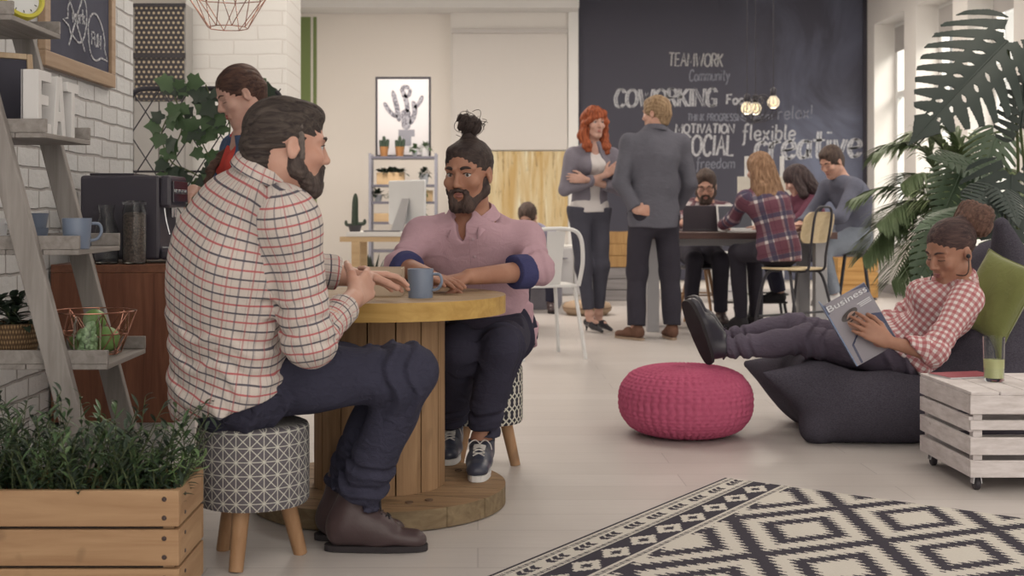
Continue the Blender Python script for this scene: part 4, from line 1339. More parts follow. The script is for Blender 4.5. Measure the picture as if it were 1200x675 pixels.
# black and cream rug
RC = V(.850, 4.2815, 0); RU = V(.812, -.584, 0); RV = V(-.584, -.812, 0)
def tri(x): return abs((x % 1) - .5) * 2
def rugc(u, v):
    """1 = dark yarn"""
    if u < .009: return 1
    if u < .1025:
        if .016 < u < .030: return 1 if (v / .0105) % 1 < .5 else 0
        if .085 < u < .097: return 1 if (v / .0105) % 1 < .5 else 0
        if .041 < u < .074:
            w_ = v / .14 % 1
            d = abs(u - .0575)
            q = w_ * .14 - .018 + d * .85
            return 1 if 0 < q < .095 and (q / .0317) % 1 < .72 else 0
        return 0
    if u < .202:
        dv = abs((v - .027) % .155 - .0775); du = abs(u - .155)
        ro = du / .046 + dv / .072 + .16 * (tri(v / .0172) - .5)
        return 0 if .36 < ro < .92 else 1
    if u < .234:
        if .211 < u < .225: return 1 if (v / .0105) % 1 < .5 else 0
        return 0
    a, b = .2215, .3225
    x = (u - .476) / a; y = (v - .510) / b
    i, j = round((x + y) / 2), round((x - y) / 2)
    cx, cy = i + j, i - j
    dx, dy = abs(x - cx), abs(y - cy)
    ro = dx + dy + .13 * (tri(v / .0248) - .5)
    return 1 if ro > .86 or .36 < ro < .60 else 0
LU, LV, cs = 1.25, 1.85, .0045
nu, nv = int(LU / cs), int(LV / cs)
ug, vg = np.meshgrid(np.arange(nu + 1) * cs, np.arange(nv + 1) * cs, indexing='ij')
vert = np.stack([RC.x + ug * RU.x + vg * RV.x, RC.y + ug * RU.y + vg * RV.y, np.full_like(ug, .007)], -1).reshape(-1, 3)
ii, jj = np.meshgrid(np.arange(nu), np.arange(nv), indexing='ij')
b0 = ii * (nv + 1) + jj
quads = np.stack([b0, b0 + nv + 1, b0 + nv + 2, b0 + 1], -1).reshape(-1, 4)
quads = quads[:, ::-1]
mi = np.array([rugc((i + .5) * cs, (j + .5) * cs) for i in range(nu) for j in range(nv)])
def yarn(name, c1, c2):
    g = G(name, .95, .05); v = g.tc()
    n = g.noise(g.map(v, rot=(0, 0, .62), scale=(1, 3, 1)), 160, 2)
    g.col(g.mix(n, A(*c1), A(*c2))); g.bump(n, .4, .002); return g.m
M_YC, M_YD = yarn('cream_yarn', (178, 164, 148), (202, 188, 172)), yarn('charcoal_yarn', (56, 50, 54), (72, 66, 70))
t = thing('patterned_rug', 'black and cream rug of zigzag diamonds with a banded border on the floor', 'rug', RC)
np_mesh('woven_top', vert, quads, [M_YC, M_YD], t, mi=mi, smooth=False)
m = MB(); e = [RC, RC + RU * LU, RC + RU * LU + RV * LV, RC + RV * LV]
m.add([q + V(0, 0, .0005) for q in e] + [q + V(0, 0, .0066) for q in e], [(3, 2, 1, 0), (4, 5, 6, 7), (0, 1, 5, 4), (1, 2, 6, 5), (2, 3, 7, 6), (3, 0, 4, 7)])
m.build('rug_backing', M_YD, t)
# ================================================================== the back of the room
def leaves_ball(t, c, R_, n, L, W, mat, seed, el=(-.3, 1.4)):
    r = random.Random(seed); m = MB()
    for k in range(n):
        d = rdir(r, el)
        leaf(m, Vector(c) + d * R_ * r.uniform(.1, .55), d, V(0, 0, 1), L * r.uniform(.7, 1.2), W, r.uniform(.1, .6), seg=3)
    return m.build('leaves', mat, t, recalc=False)

M_DESKT = plain('white_desktop', (206, 194, 182), .4, .3, .02)
M_PINEL = wood('light_pine', (196, 162, 122), (176, 142, 104), .5, 3, 'X')
yd0, yd1 = 9.55, 10.2
sd_ = F / yd0
dx0, dx1 = (398 - CX) / sd_, .30
t = thing('office_desk', 'white topped desk with pale pine frame carrying the monitor and cactus', 'desk', ((dx0 + dx1) / 2, yd0 + .3, 0))
zt_ = CH - (272 - CY) / sd_
MB().lohi((dx0 + .05, yd0, zt_ - .035), (dx1, yd1, zt_)).build('desktop', M_DESKT, t, bevel=.003)
MB().lohi((dx0, yd0 + .01, zt_ - .075), (dx1, yd0 + .05, zt_ - .036)).build('front_rail', M_PINEL, t)
MB().lohi((dx0, yd1 - .05, zt_ - .075), (dx1, yd1 - .01, zt_ - .036)).build('back_rail', M_PINEL, t)
for x in (dx0 + .09, dx1 - .15):
    for y in (yd0 + .0, yd1 - .06):
        MB().lohi((x, y + .002, 0), (x + .065, y + .06, zt_ - .0755)).build('leg', M_PINEL, t, bevel=.003)
DT = zt_
# monitor seen from behind
c0 = V((477 - CX) / 148, F / 148, DT)
t = thing('desktop_computer', 'white all-in-one desktop computer seen from behind on the office desk', 'computer', c0)
R = Matrix.Rotation(math.radians(-52), 3, 'Z')
M_ALU = plain('white_aluminium', (206, 198, 190), .3, .4, .02)
m = MB(); m.box(c0 + R @ V(0, 0, .23), (.50, .022, .35), R)
m.build('screen_housing', M_ALU, t, bevel=.01)
MB().box(c0 + R @ V(0, .0135, .235), (.47, .004, .30), R).build('screen', plain('screen_dark', (60, 58, 66), .2, .5), t)
m = MB(); m.add([c0 + R @ V(x, y, z) for x, y, z in ((-.09, -.10, .0), (.09, -.10, .0), (.09, .05, .0), (-.09, .05, .0), (-.09, -.10, .006), (.09, -.10, .006), (.09, .05, .006), (-.09, .05, .006))], [(3, 2, 1, 0), (4, 5, 6, 7), (0, 1, 5, 4), (1, 2, 6, 5), (2, 3, 7, 6), (3, 0, 4, 7)])
m.add([c0 + R @ V(x, y, z) for x, y, z in ((-.085, -.10, .006), (.085, -.10, .006), (.05, -.014, .26), (-.05, -.014, .26), (-.085, -.092, .006), (.085, -.092, .006), (.05, -.012, .26), (-.05, -.012, .26))], [(3, 2, 1, 0), (4, 5, 6, 7), (0, 1, 5, 4), (1, 2, 6, 5), (2, 3, 7, 6), (3, 0, 4, 7)])
m.build('stand', plain('stand_grey', (160, 152, 148), .35, .4, .02), t)
o = MB().lohi((c0.x - .32, yd0 + .03, DT + .001), (c0.x - .04, yd0 + .14, DT + .012)).build('keyboard', plain('dark_keys', (92, 86, 86), .5), None, bevel=.003)
tag(o, 'thin dark keyboard at the front edge of the white topped desk', 'keyboard')
# column cactus in pot
c0 = V((416 - CX) / 150, F / 150, DT)
t = thing('column_cactus', 'tall dark column cactus with low side arms on the office desk', 'cactus', c0)
m = MB()
def cact(m, pts, r0):
    pts = spline(pts, 6); n = 16
    b = len(m.v)
    m.tube(pts, [r0 * (1 - .25 * i / len(pts)) if i < len(pts) - 3 else r0 * (.7, .5, .15)[i - len(pts) + 3] for i in range(len(pts))], n)
    for i in range(len(pts)):
        for k in range(0, n, 2):
            q = m.v[b + i * n + k]; m.v[b + i * n + k] = pts[i].lerp(q, .78)
cact(m, [c0 + V(0, 0, .04), c0 + V(.0, 0, .15), c0 + V(.004, 0, .30)], .030)
cact(m, [c0 + V(.02, 0, .06), c0 + V(.07, 0, .065), c0 + V(.075, 0, .10)], .017)
cact(m, [c0 + V(-.02, 0, .05), c0 + V(-.065, 0, .055), c0 + V(-.07, 0, .09)], .015)
m.build('cactus_body', M_LEAFD, t, smooth=60)
MB().lathe([(.04, 0), (.055, .05), (.05, .05), (.045, .042), (0, .042)], 20, c0).build('pot', plain('dark_pot', (72, 66, 66)), t, smooth=50)
# plant on the floor below the desk
c0 = V((432 - CX) / 139, F / 139, 0)
t = thing('floor_plant', 'upright leafy plant in a white planter on the floor under the desk', 'plant', c0)
MB().lathe([(.10, 0), (.13, .30), (.12, .30), (.11, .26), (0, .26)], 24, c0).build('planter_pot', M_WHITEC, t, smooth=50)
m = MB(); r = random.Random(5)
for k in range(26):
    d = rdir(r, (.8, 1.5)); leaf(m, c0 + V(d.x * .05, d.y * .05, .26), d, V(d.x, d.y, .1), r.uniform(.2, .36), .05, .1)
m.build('leaves', M_LEAFD, t, recalc=False)

# shelf unit with pots
ys0, ys1 = 12.50, 12.80
ss_ = F / ys0
ux0, ux1 = (432 - CX) / ss_, (512 - CX) / ss_
ZS = [CH - (y - CY) / ss_ for y in (183, 216, 236, 260)] + [.52, .22]
t = thing('shelf_unit', 'light metal shelf unit with potted plants under the cactus poster', 'shelf unit', ((ux0 + ux1) / 2, ys0 + .15, 0))
M_SHM = plain('grey_metal_shelf', (132, 126, 130), .4, .4, .03)
M_SHD = plain('dark_metal_shelf', (98, 92, 98), .4, .4, .03)
for x in (ux0, ux1 - .025):
    for y in (ys0, ys1 - .025):
        MB().lohi((x, y, 0), (x + .025, y + .025, ZS[0] + .03)).build('post', M_SHM, t)
for z in ZS:
    MB().lohi((ux0 + .026, ys0 + .002, z - .025), (ux1 - .026, ys1 - .002, z)).build('shelf_board', M_SHD, t, bevel=.002)
def potp(name, label, px, zi, w_, h_, mat, kind, seed, y=ys0 + .14, grp='pots on the shelf unit', cat='plant'):
    c = V((px - CX) / (F / y), y, ZS[zi] + .001)
    t = thing(name, label, cat, c, grp)
    MB().lathe([(w_ * .36, 0), (w_ * .5, h_), (w_ * .46, h_), (w_ * .42, h_ * .85), (0, h_ * .85)], 20, c).build('pot', mat, t, smooth=50)
    if kind == 'cactus':
        m = MB()
        for dx, dz in ((0, .11), (-.025, .07), (.028, .08)): cact(m, [c + V(dx, 0, h_ * .8), c + V(dx * 1.3, 0, h_ + dz * .6), c + V(dx * 1.4, 0, h_ + dz)], .022)
        m.build('cactus_body', M_LEAFD, t, smooth=60)
    else:
        leaves_ball(t, c + V(0, 0, h_), .07, 44, .065 if kind == 'leafy' else .05, .030, M_LEAFD if kind == 'leafy' else M_LEAF, seed)
M_COP2 = plain('brushed_copper', (172, 118, 72), .35, .5, .06, metal=.4)
M_POTG = plain('pale_glass_pot', (176, 172, 170), .2, .5, .02)
potp('cactus_pot', 'copper pot with a small cactus at the wall end of the top shelf', 450, 0, .095, .10, M_COP2, 'cactus', 1)
potp('cactus_pot', 'copper pot with paired cacti below the middle of the poster', 468.5, 0, .10, .10, M_COP2, 'cactus', 2)
potp('succulent_pot', 'small grey pot between the copper cactus pots and the white pot', 486, 0, .06, .07, M_POTG, 'small', 3)
potp('succulent_pot', 'white pot with a loose green plant at the end of the top shelf', 498, 0, .10, .09, M_WHITEC, 'small', 4)
potp('leafy_pot', 'bushy plant in a glass pot on the second shelf of the shelf unit', 497, 1, .10, .11, M_POTG, 'leafy', 5)
potp('leafy_pot', 'small plant in a pale pot on the third shelf', 443, 2, .09, .07, M_POTG, 'leafy', 6)
potp('leafy_pot', 'small plant partly behind the white computer on the third shelf', 461, 2, .08, .06, M_POTG, 'small', 7)
def boxp(label, px0, px1, zi, h_, plants, seed):
    y = ys0 + .13; sc = F / y
    x0, x1 = (px0 - CX) / sc, (px1 - CX) / sc
    t = thing('wooden_box', label, 'box', ((x0 + x1) / 2, y, ZS[zi]), 'pots on the shelf unit')
    m = MB(); z = ZS[zi] + .001
    m.lohi((x0, y - .08, z), (x1, y - .068, z + h_)); m.lohi((x0, y + .068, z), (x1, y + .08, z + h_)); m.lohi((x0, y - .068, z), (x0 + .012, y + .068, z + h_)); m.lohi((x1 - .012, y - .068, z), (x1, y + .068, z + h_)); m.lohi((x0 + .012, y - .068, z), (x1 - .012, y + .068, z + .01))
    m.build('box_body', M_PINEL, t)
    if plants:
        m = MB(); r = random.Random(seed)
        for k in range(110):
            d = rdir(r, (0, 1.4)); leaf(m, V(r.uniform(x0 + .02, x1 - .02), y + r.uniform(-.05, .05), z + h_ - .01) + d * .02, d, V(0, 0, 1), r.uniform(.05, .10), .035, .4, seg=3)
        m.build('leaves', M_LEAFD, t, recalc=False)
boxp('long pine box planted with dark succulents on the second shelf', 442, 474, 1, .12, True, 8)
boxp('plain pine box on the third shelf beside the trailing plant', 491, 507, 2, .11, False, 9)
boxp('plain pine box on the fourth shelf behind the white computer', 439, 460, 3, .085, False, 10)
c0 = V((495 - CX) / ss_, ys0 - .03, ZS[2] + .13)
t = thing('trailing_vine', 'trailing yellow green vine hanging over the third shelf of the shelf unit', 'plant', c0 - V(0, 0, .13))
m, s = MB(), MB(); r = random.Random(12)
for k in range(4):
    pts = spline([c0 + V(.0, .04, 0), c0 + V(r.uniform(-.06, .06), -.02, -.04), c0 + V(r.uniform(-.08, .08), -.03, -.30)], 8)
    s.tube(pts, .003, 4)
    for p in pts:
        d = rdir(r, (-1, .3)); leaf(m, p, d, V(0, 0, 1), .055, .032, .3, seg=3)
m.build('leaves', M_LEAFL, t, recalc=False); s.build('vine_stems', M_STEM, t)

# framed cactus poster on the shelf unit
yq = ys1 - .035; sq = F / yq
qx0, qx1, qz0, qz1 = (440 - CX) / sq, (505 - CX) / sq, ZS[0] + .002, CH - (90 - CY) / sq
t = thing('cactus_poster', 'framed grey cactus print in a thin black frame above the shelf unit', 'poster', ((qx0 + qx1) / 2, yq, qz0))
fw = .022
for lo, hi in (((qx0, yq - .012, qz0), (qx1, yq + .012, qz0 + fw)), ((qx0, yq - .012, qz1 - fw), (qx1, yq + .012, qz1)), ((qx0, yq - .012, qz0 + fw), (qx0 + fw, yq + .012, qz1 - fw)), ((qx1 - fw, yq - .012, qz0 + fw), (qx1, yq + .012, qz1 - fw))):
    MB().lohi(lo, hi).build('frame_rail', M_BLKM, t, bevel=.003)
MB().lohi((qx0 + fw, yq - .004, qz0 + fw), (qx1 - fw, yq + .008, qz1 - fw)).build('paper_sheet', plain('poster_paper', (196, 184, 178), .7, .15, .01), t)
g = G('cactus_print', .8, .1)
g.col(g.mix(g.ramp(g.noise(g.tc(), 60, 2), .42, .58), A(92, 86, 90), A(150, 142, 142))); M_PRINT = g.m
m = MB()
def blob(pts, wd):
    pts = [((x - CX) / sq, CH - (y - CY) / sq) for x, y in pts]
    pts = [(p.x, p.y) for p in spline([(a, b, 0) for a, b in pts], 6)]
    n = len(pts)
    outl = []
    for sgn in (1, -1):
        L = []
        for i, (x, y) in enumerate(pts):
            a = pts[max(0, i - 1)]; b = pts[min(n - 1, i + 1)]; dx, dy = b[0] - a[0], b[1] - a[1]; q = math.hypot(dx, dy)
            u = i / (n - 1); ww = wd * math.sqrt(max(.02, 1 - (2 * u - 1) ** 4)) / 2
            L.append((x - dy / q * ww * sgn, y + dx / q * ww * sgn))
        outl += L if sgn > 0 else L[::-1]
    m.prism([outl], lambda x, y, k: V(x, yq - .0042 - .0015 * k, y))
blob([(476, 152), (476, 138), (475, 128)], .10); blob([(468, 143), (465, 125), (460, 106)], .052); blob([(466, 138), (457, 131), (450, 120)], .045); blob([(478, 132), (476, 118), (470, 103)], .05)
blob([(471, 104), (474, 102), (480, 103)], .045); blob([(481, 146), (486, 132), (484, 118)], .052); blob([(486, 127), (492, 120), (495, 112)], .045); blob([(473, 112), (479, 112), (481, 104)], .04)
m.build('cactus_print', M_PRINT, t)
def rectpx(a, b, c, d): return ((a - CX) / sq, yq - .0056, CH - (d - CY) / sq), ((c - CX) / sq, yq - .0041, CH - (b - CY) / sq)
MB().lohi(*rectpx(467, 152, 486, 160)).lohi(*rectpx(471, 160, 482, 171)).build('pot_print', plain('print_grey', (128, 122, 124), .8), t)

# white cafe chair in the middle distance
def cafe_chair(name, label, c, rz, mat):
    t = thing(name, label, 'chair', c)
    c = Vector(c); R = Matrix.Rotation(rz, 3, 'Z')
    def q(x, y, z): return c + R @ V(x, y, z)
    m = MB(); m.prism([[(-.19 + .03 * 0, -.18), (.19, -.18), (.20, .0), (.16, .19), (-.16, .19), (-.20, 0)]], lambda x, y, k: q(x, y, .445 + .018 * k)); m.build('seat', mat, t, bevel=.006)
    for sx in (-1, 1):
        for sy in (-1, 1):
            MB().tube([q(sx * .16, sy * .15, .445), q(sx * .21, sy * .21, 0)], .012, 8).build('leg', mat, t, smooth=60)
    MB().tube(spline([q(-.18, .17, .455), q(-.19, .21, .62), q(-.15, .23, .78), q(0, .24, .81), q(.15, .23, .78), q(.19, .21, .62), q(.18, .17, .455)], 6), .013, 8).build('back_hoop', mat, t, smooth=60)
    m = MB(); m.prism([[(-.05, 0), (.05, 0), (.06, .33), (-.06, .33)]], lambda x, y, k: q(x, .175 + y * .17 + .008 * k, .464 + y)); m.build('back_splat', mat, t, bevel=.003)
    return t
M_WMET = plain('white_painted_metal', (208, 198, 188), .35, .4, .02)
cafe_chair('cafe_chair', 'white metal cafe chair standing behind the man with the bun', (.40, 7.85, 0), math.radians(200), M_WMET)

# white low desk and floor cushions far back
ya = 11.9; sa_ = F / ya
x0, x1 = (638 - CX) / sa_, (706 - CX) / sa_
t = thing('white_sideboard', 'white low sideboard in front of the wood slab panel', 'sideboard', ((x0 + x1) / 2, ya + .2, 0))
MB().lohi((x0, ya, .10), (x1, ya + .4, .58)).build('carcass', M_DESKT, t, bevel=.004)
for k in range(2):
    d_ = MB().lohi((x0 + .01 + k * (x1 - x0) / 2, ya - .018, .12), (x0 - .005 + (k + 1) * (x1 - x0) / 2, ya - .0005, .56)).build('drawer_front', M_WHITEC, t, bevel=.003)
    MB().tube([V(x0 + .1 + k * (x1 - x0) / 2, ya - .03, .46), V(x0 + .22 + k * (x1 - x0) / 2, ya - .03, .46)], .006, 6).build('handle', M_SHD, d_)
m = MB()
for x in (x0 + .03, x1 - .06):
    for y in (ya + .03, ya + .33): m.lohi((x, y, 0), (x + .03, y + .03, .0995))
m.build('feet', M_SHD, t)
c0 = V((688 - CX) / 133, F / 133, 0)
t = thing('floor_cushion', 'tan round floor cushion before the white sideboard', 'cushion', c0)
MB().lathe([(0, .001), (.17, .001), (.21, .04), (.215, .07), (.20, .105), (.12, .125), (0, .13)], 36, c0).build('cushion_cover', plain('tan_fabric', (164, 136, 110), .9, .1, .1, 30), t, smooth=60)
MB().tube([c0 + V(.213 * math.cos(a), .213 * math.sin(a), .066) for a in [2 * PI * k / 36 for k in range(36)]], .006, 6, True).build('piping', plain('brown_piping', (128, 100, 78), .9), t, smooth=60)

# stacked crates between the standing couple
def slat_crate(label, x0, x1, y, z0, z1, mat):
    t = thing('slatted_crate', label, 'crate', ((x0 + x1) / 2, y + .2, z0), 'crates behind the standing couple')
    n = 3; h_ = (z1 - z0) / n
    for k in range(n):
        for yy in (y, y + .38): MB().lohi((x0, yy, z0 + k * h_ + .004), (x1, yy + .014, z0 + (k + 1) * h_ - .004)).build('slat', mat, t)
        for xx in (x0, x1 - .014): MB().lohi((xx, y + .0145, z0 + k * h_ + .004), (xx + .014, y + .3795, z0 + (k + 1) * h_ - .004)).build('slat', mat, t)
    for xx in (x0 + .015, x1 - .045):
        for yy in (y + .015, y + .349): MB().lohi((xx, yy, z0 + .001), (xx + .03, yy + .03, z1 - .001)).build('corner_post', mat, t)
    MB().lohi((x0 + .015, y + .015, z0 + .001), (x1 - .015, y + .379, z0 + .012)).build('bottom', mat, t)
sc_ = F / 12.6
xa_, xb_ = (708 - CX) / sc_, (744 - CX) / sc_
slat_crate('grey slatted crate lowest of the stack between the standing couple', xa_, xb_, 12.6, 0, .34, wood('grey_crate', (142, 132, 126), (116, 106, 102), .7, 3, 'X'))
slat_crate('brown slatted crate uppermost of the stack between the standing couple', xa_ + .01, xb_ - .01, 12.6, .3405, .70, wood('brown_crate', (172, 132, 84), (140, 102, 62), .6, 3, 'Z'))

# ------------------------------------------------------------------ meeting table group
TY0, TY1, TX0, TX1, TZ = 9.35, 10.05, 1.22, 2.70, .755
M_TAB = wood('dark_walnut_top', (96, 70, 62), (74, 54, 50), .3, 3, 'X')
M_TLEG = plain('grey_table_leg', (152, 144, 140), .4, .4, .03)
t = thing('meeting_table', 'long dark wood table with grey legs before the chalkboard wall', 'table', ((TX0 + TX1) / 2, (TY0 + TY1) / 2, 0))
MB().lohi((TX0, TY0, TZ - .05), (TX1, TY1, TZ)).build('tabletop', M_TAB, t, bevel=.004)
for x in (TX0 + .06, TX1 - .15):
    for y in (TY0 + .06, TY1 - .15):
        MB().lohi((x, y, 0), (x + .09, y + .09, TZ - .0505)).build('leg', M_TLEG, t, bevel=.004)
MB().lohi((TX0 + .16, (TY0 + TY1) / 2 - .03, TZ - .11), (TX1 - .16, (TY0 + TY1) / 2 + .03, TZ - .0505)).build('apron', M_TLEG, t)

def laptop(name, label, c, rz, mat, smat, wdt=.33, dep=.22, ang=105, hgt=.21):
    c = Vector(c); t = thing(name, label, 'laptop', c)
    R = Matrix.Rotation(rz, 3, 'Z')
    MB().box(c + R @ V(0, 0, .008), (wdt, dep, .014), R).build('base', mat, t, bevel=.003)
    MB().box(c + R @ V(0, -.02, .0155), (wdt * .86, dep * .45, .002), R).build('keyboard', smat, t)
    a = math.radians(ang - 90)
    L = R @ Matrix.Rotation(-a, 3, 'X')
    h0 = c + R @ V(0, dep / 2 - .004, .016)
    lid = MB().box(h0 + L @ V(0, .004, hgt / 2), (wdt, .008, hgt), L).build('lid', mat, t, bevel=.003)
    MB().box(h0 + L @ V(0, -.0006, hgt / 2), (wdt * .90, .001, hgt * .86), L).build('screen', smat, lid)
    return t
M_LAPD = plain('dark_laptop', (70, 62, 66), .45, .4, .04)
M_SCR = plain('dark_screen', (84, 82, 86), .2, .5, .05)
laptop('laptop', 'dark laptop with its lid toward us in front of the bearded man', ((819 - CX) / 148, 9.84, TZ), PI, M_LAPD, M_SCR, .30, .20, 100, .19)
laptop('laptop', 'white laptop with a dark screen beside the woman in plaid', ((866 - CX) / 152, 9.56, TZ), .12, M_WMET, M_SCR, .29, .20, 104, .20)

def plywood_chair(name, label, c, rz, group=None):
    t = thing(name, label, 'chair', c, group)
    c = Vector(c); R = Matrix.Rotation(rz, 3, 'Z')
    def q(x, y, z): return c + R @ V(x, y, z)
    M_PLY = wood('birch_plywood', (204, 178, 140), (188, 160, 122), .45, 3, 'X')
    def rr(w_, h_, r_, n=6):
        return [(sx * (w_ / 2 - r_) + r_ * math.cos(a), sy * (h_ / 2 - r_) + r_ * math.sin(a)) for sx, sy, a0 in ((1, 1, 0), (-1, 1, PI / 2), (-1, -1, PI), (1, -1, 1.5 * PI)) for a in [a0 + PI / 2 * k / n for k in range(n + 1)]]
    MB().prism([rr(.36, .36, .07)], lambda x, y, k: q(x, y, .50 + .012 * k)).build('seat', M_PLY, t, bevel=.003)
    MB().prism([rr(.32, .22, .07)], lambda x, y, k: q(x, .185 + .06 * (y + .11) / .22 - .35 * x * x + .012 * k, .80 + y)).build('backrest', M_PLY, t, bevel=.003)
    fr = MB()
    fr.tube(spline([q(-.085, .02, .494), q(-.085, .19, .50), q(-.085, .218, .62), q(-.085, .268, .90), q(0, .276, .945), q(.085, .268, .90), q(.085, .218, .62), q(.085, .19, .50), q(.085, .02, .494)], 6), .0095, 8)
    fr.build('back_loop', M_BLKM, t, smooth=60)
    for sx in (-1, 1):
        MB().tube(spline([q(sx * .10, -.05, .491), q(sx * .17, -.12, .44), q(sx * .205, -.19, .012), q(sx * .205, -.10, .011), q(sx * .205, .16, .011), q(sx * .205, .21, .02), q(sx * .17, .12, .44), q(sx * .10, .05, .491)], 7), .011, 8).build('leg_loop', M_BLKM, t, smooth=60)
    MB().tube([q(-.195, -.16, .16), q(.195, -.16, .16)], .009, 8).build('stretcher', M_BLKM, t, smooth=60)
    MB().tube([q(-.19, .16, .20), q(.19, .16, .20)], .009, 8).build('stretcher', M_BLKM, t, smooth=60)
    return t
CHX, CHY = 2.265, 8.93
plywood_chair('plywood_chair', 'plywood chair on a black tube frame under the woman in plaid', (CHX, CHY, 0), math.radians(215))

def bar_stool(name, label, c, h_, mat, legmat, tilt=0):
    t = thing(name, label, 'stool', c)
    c = Vector(c)
    MB().lathe([(0, h_ - .03), (.15, h_ - .03), (.165, h_ - .018), (.16, h_ - .003), (.12, h_), (0, h_)], 28, c).build('seat', mat, t, smooth=45)
    for k in range(4):
        a = .5 + k * PI / 2 + tilt
        d = V(math.cos(a), math.sin(a), 0)
        MB().tube([c + d * .10 + V(0, 0, h_ - .0305), c + d * .20], [.014, .012], 8).build('leg', legmat, t, smooth=60)
    MB().tube([c + V(math.cos(.5 + tilt + 2 * PI * k / 24), math.sin(.5 + tilt + 2 * PI * k / 24), 0) * .166 + V(0, 0, .22) for k in range(24)], .007, 6, True).build('foot_ring', legmat, t, smooth=60)
    return t
bar_stool('bar_stool', 'black stool under the man in the grey sweater', (2.98, 9.86, 0), .60, M_BLKM, M_BLKM)
bar_stool('wooden_stool', 'stool with pale wooden legs under the bearded man at the laptop', (1.845, 10.42, 0), .46, M_BLKM, M_LEGW, .3)
bar_stool('dark_stool', 'black stool under the woman in the maroon sweater', (2.42, 10.40, 0), .50, M_BLKM, M_BLKM, .2)

# easel board
ye = 11.3; se = F / ye
def TE(px, py): return V((px - CX) / se, ye, CH - (py - CY) / se)
a, b = TE(864, 268), TE(930, 207)
t = thing('easel_board', 'cream board on a white easel standing close to the chalkboard wall', 'easel', ((a.x + b.x) / 2, ye, 0))
MB().lohi((a.x, ye - .02, a.z), (b.x, ye, b.z)).build('board', plain('cream_board', (200, 186, 168), .6, .2, .03), t, bevel=.003)
for px in (875.5, 917):
    x = TE(px, 0).x
    MB().bar(V(x, ye + .02, TE(0, 183).z), V(x, ye + .02, 0), .045, .03, V(1, 0, 0)).build('easel_leg', M_WMET, t)
MB().bar(V(TE(896, 0).x, ye + .036, TE(0, 200).z), V(TE(896, 0).x, ye + .55, 0), .04, .03, V(1, 0, 0)).build('easel_leg', M_WMET, t)
MB().lohi((a.x - .02, ye - .06, a.z - .03), (b.x + .02, ye + .004, a.z - .0005)).build('ledge', M_WMET, t)

# white drawer unit behind the table, pale box
yw = 12.3; sw_ = F / yw
x0, x1 = (838 - CX) / sw_, (880 - CX) / sw_
t = thing('drawer_unit', 'low white drawer unit under the chalkboard behind the table', 'drawer unit', ((x0 + x1) / 2, yw + .2, 0))
MB().lohi((x0, yw, .02), (x1, yw + .4, .50)).build('carcass', M_DESKT, t, bevel=.003)
for k in range(3):
    d_ = MB().lohi((x0 + .01, yw - .018, .035 + k * .155), (x1 - .01, yw - .0005, .035 + k * .155 + .148)).build('drawer', M_WHITEC, t, bevel=.003)
    MB().tube([V((x0 + x1) / 2 - .06, yw - .03, .12 + k * .155), V((x0 + x1) / 2 + .06, yw - .03, .12 + k * .155)], .006, 6).build('handle', M_SHD, d_)
slat_ = wood('orange_crate', (186, 140, 84), (158, 112, 62), .6, 3, 'X')
xa_ = (982 - CX) / (F / 13.0)
slat_crate('orange wooden crate on the floor beyond the man in the grey sweater', xa_, xa_ + .42, 13.0, 0, .42, slat_)

# bulb pendant cluster
yl = 9.7; sl = F / yl
def TL(px, py, dy=0): return V((px - CX) / sl, yl + dy, CH - (py - CY) / sl)
t = thing('bulb_pendant', 'cluster of three bare bulbs in black wire hanging over the table', 'pendant lamp', TL(888, 105))
g = G('glowing_bulb', .05, .5); g.b.inputs['Base Color'].default_value = (1, .93, .8, 1); g.b.inputs['Transmission Weight'].default_value = .8; g.b.inputs['IOR'].default_value = 1.2
g.b.inputs['Emission Color'].default_value = (1, .85, .6, 1); g.b.inputs['Emission Strength'].default_value = .25
for px, py, dy in ((875.5, 127, .0), (889.5, 126, .12), (903.5, 121, -.08)):
    c = TL(px, py, dy)
    MB().tube([c + V(0, 0, .10), V(c.x, c.y, 3.449)], .004, 6).build('cord', M_BLKM, t)
    hd = MB().lathe([(.018, .045), (.024, .06), (.024, .10), (.012, .115), (0, .115)], 16, c).build('lamp_holder', M_BLKM, t, smooth=50)
    b_ = MB().lathe([(0, -.05), (.022, -.046), (.042, -.026), (.048, 0), (.042, .024), (.024, .046), (.016, .056)], 20, c).build('bulb', g.m, t, smooth=60)
    MB().tube([c + V(-.01, 0, .03), c + V(-.014, 0, -.01), c + V(0, 0, -.02), c + V(.014, 0, -.01), c + V(.01, 0, .03)], .002, 5).build('filament', emit('filament_glow', (230, 190, 130), 3), b_)
m = MB(); r = random.Random(31)
cc = TL(888, 126)
for k in range(12):
    a0, rr, el = r.uniform(0, 6.28), r.uniform(.11, .17), r.uniform(-.6, .6)
    ax1 = V(math.cos(a0), math.sin(a0), el).normalized(); x_, y_, _ = frame_of(ax1)
    m.tube([cc + V(0, .02, -.01) + x_ * rr * math.cos(q) + y_ * rr * .75 * math.sin(q) for q in [2 * PI * i / 28 for i in range(28)]], .0022, 5, True)
m.build('wire_tangle', M_BLKM, t, smooth=60)
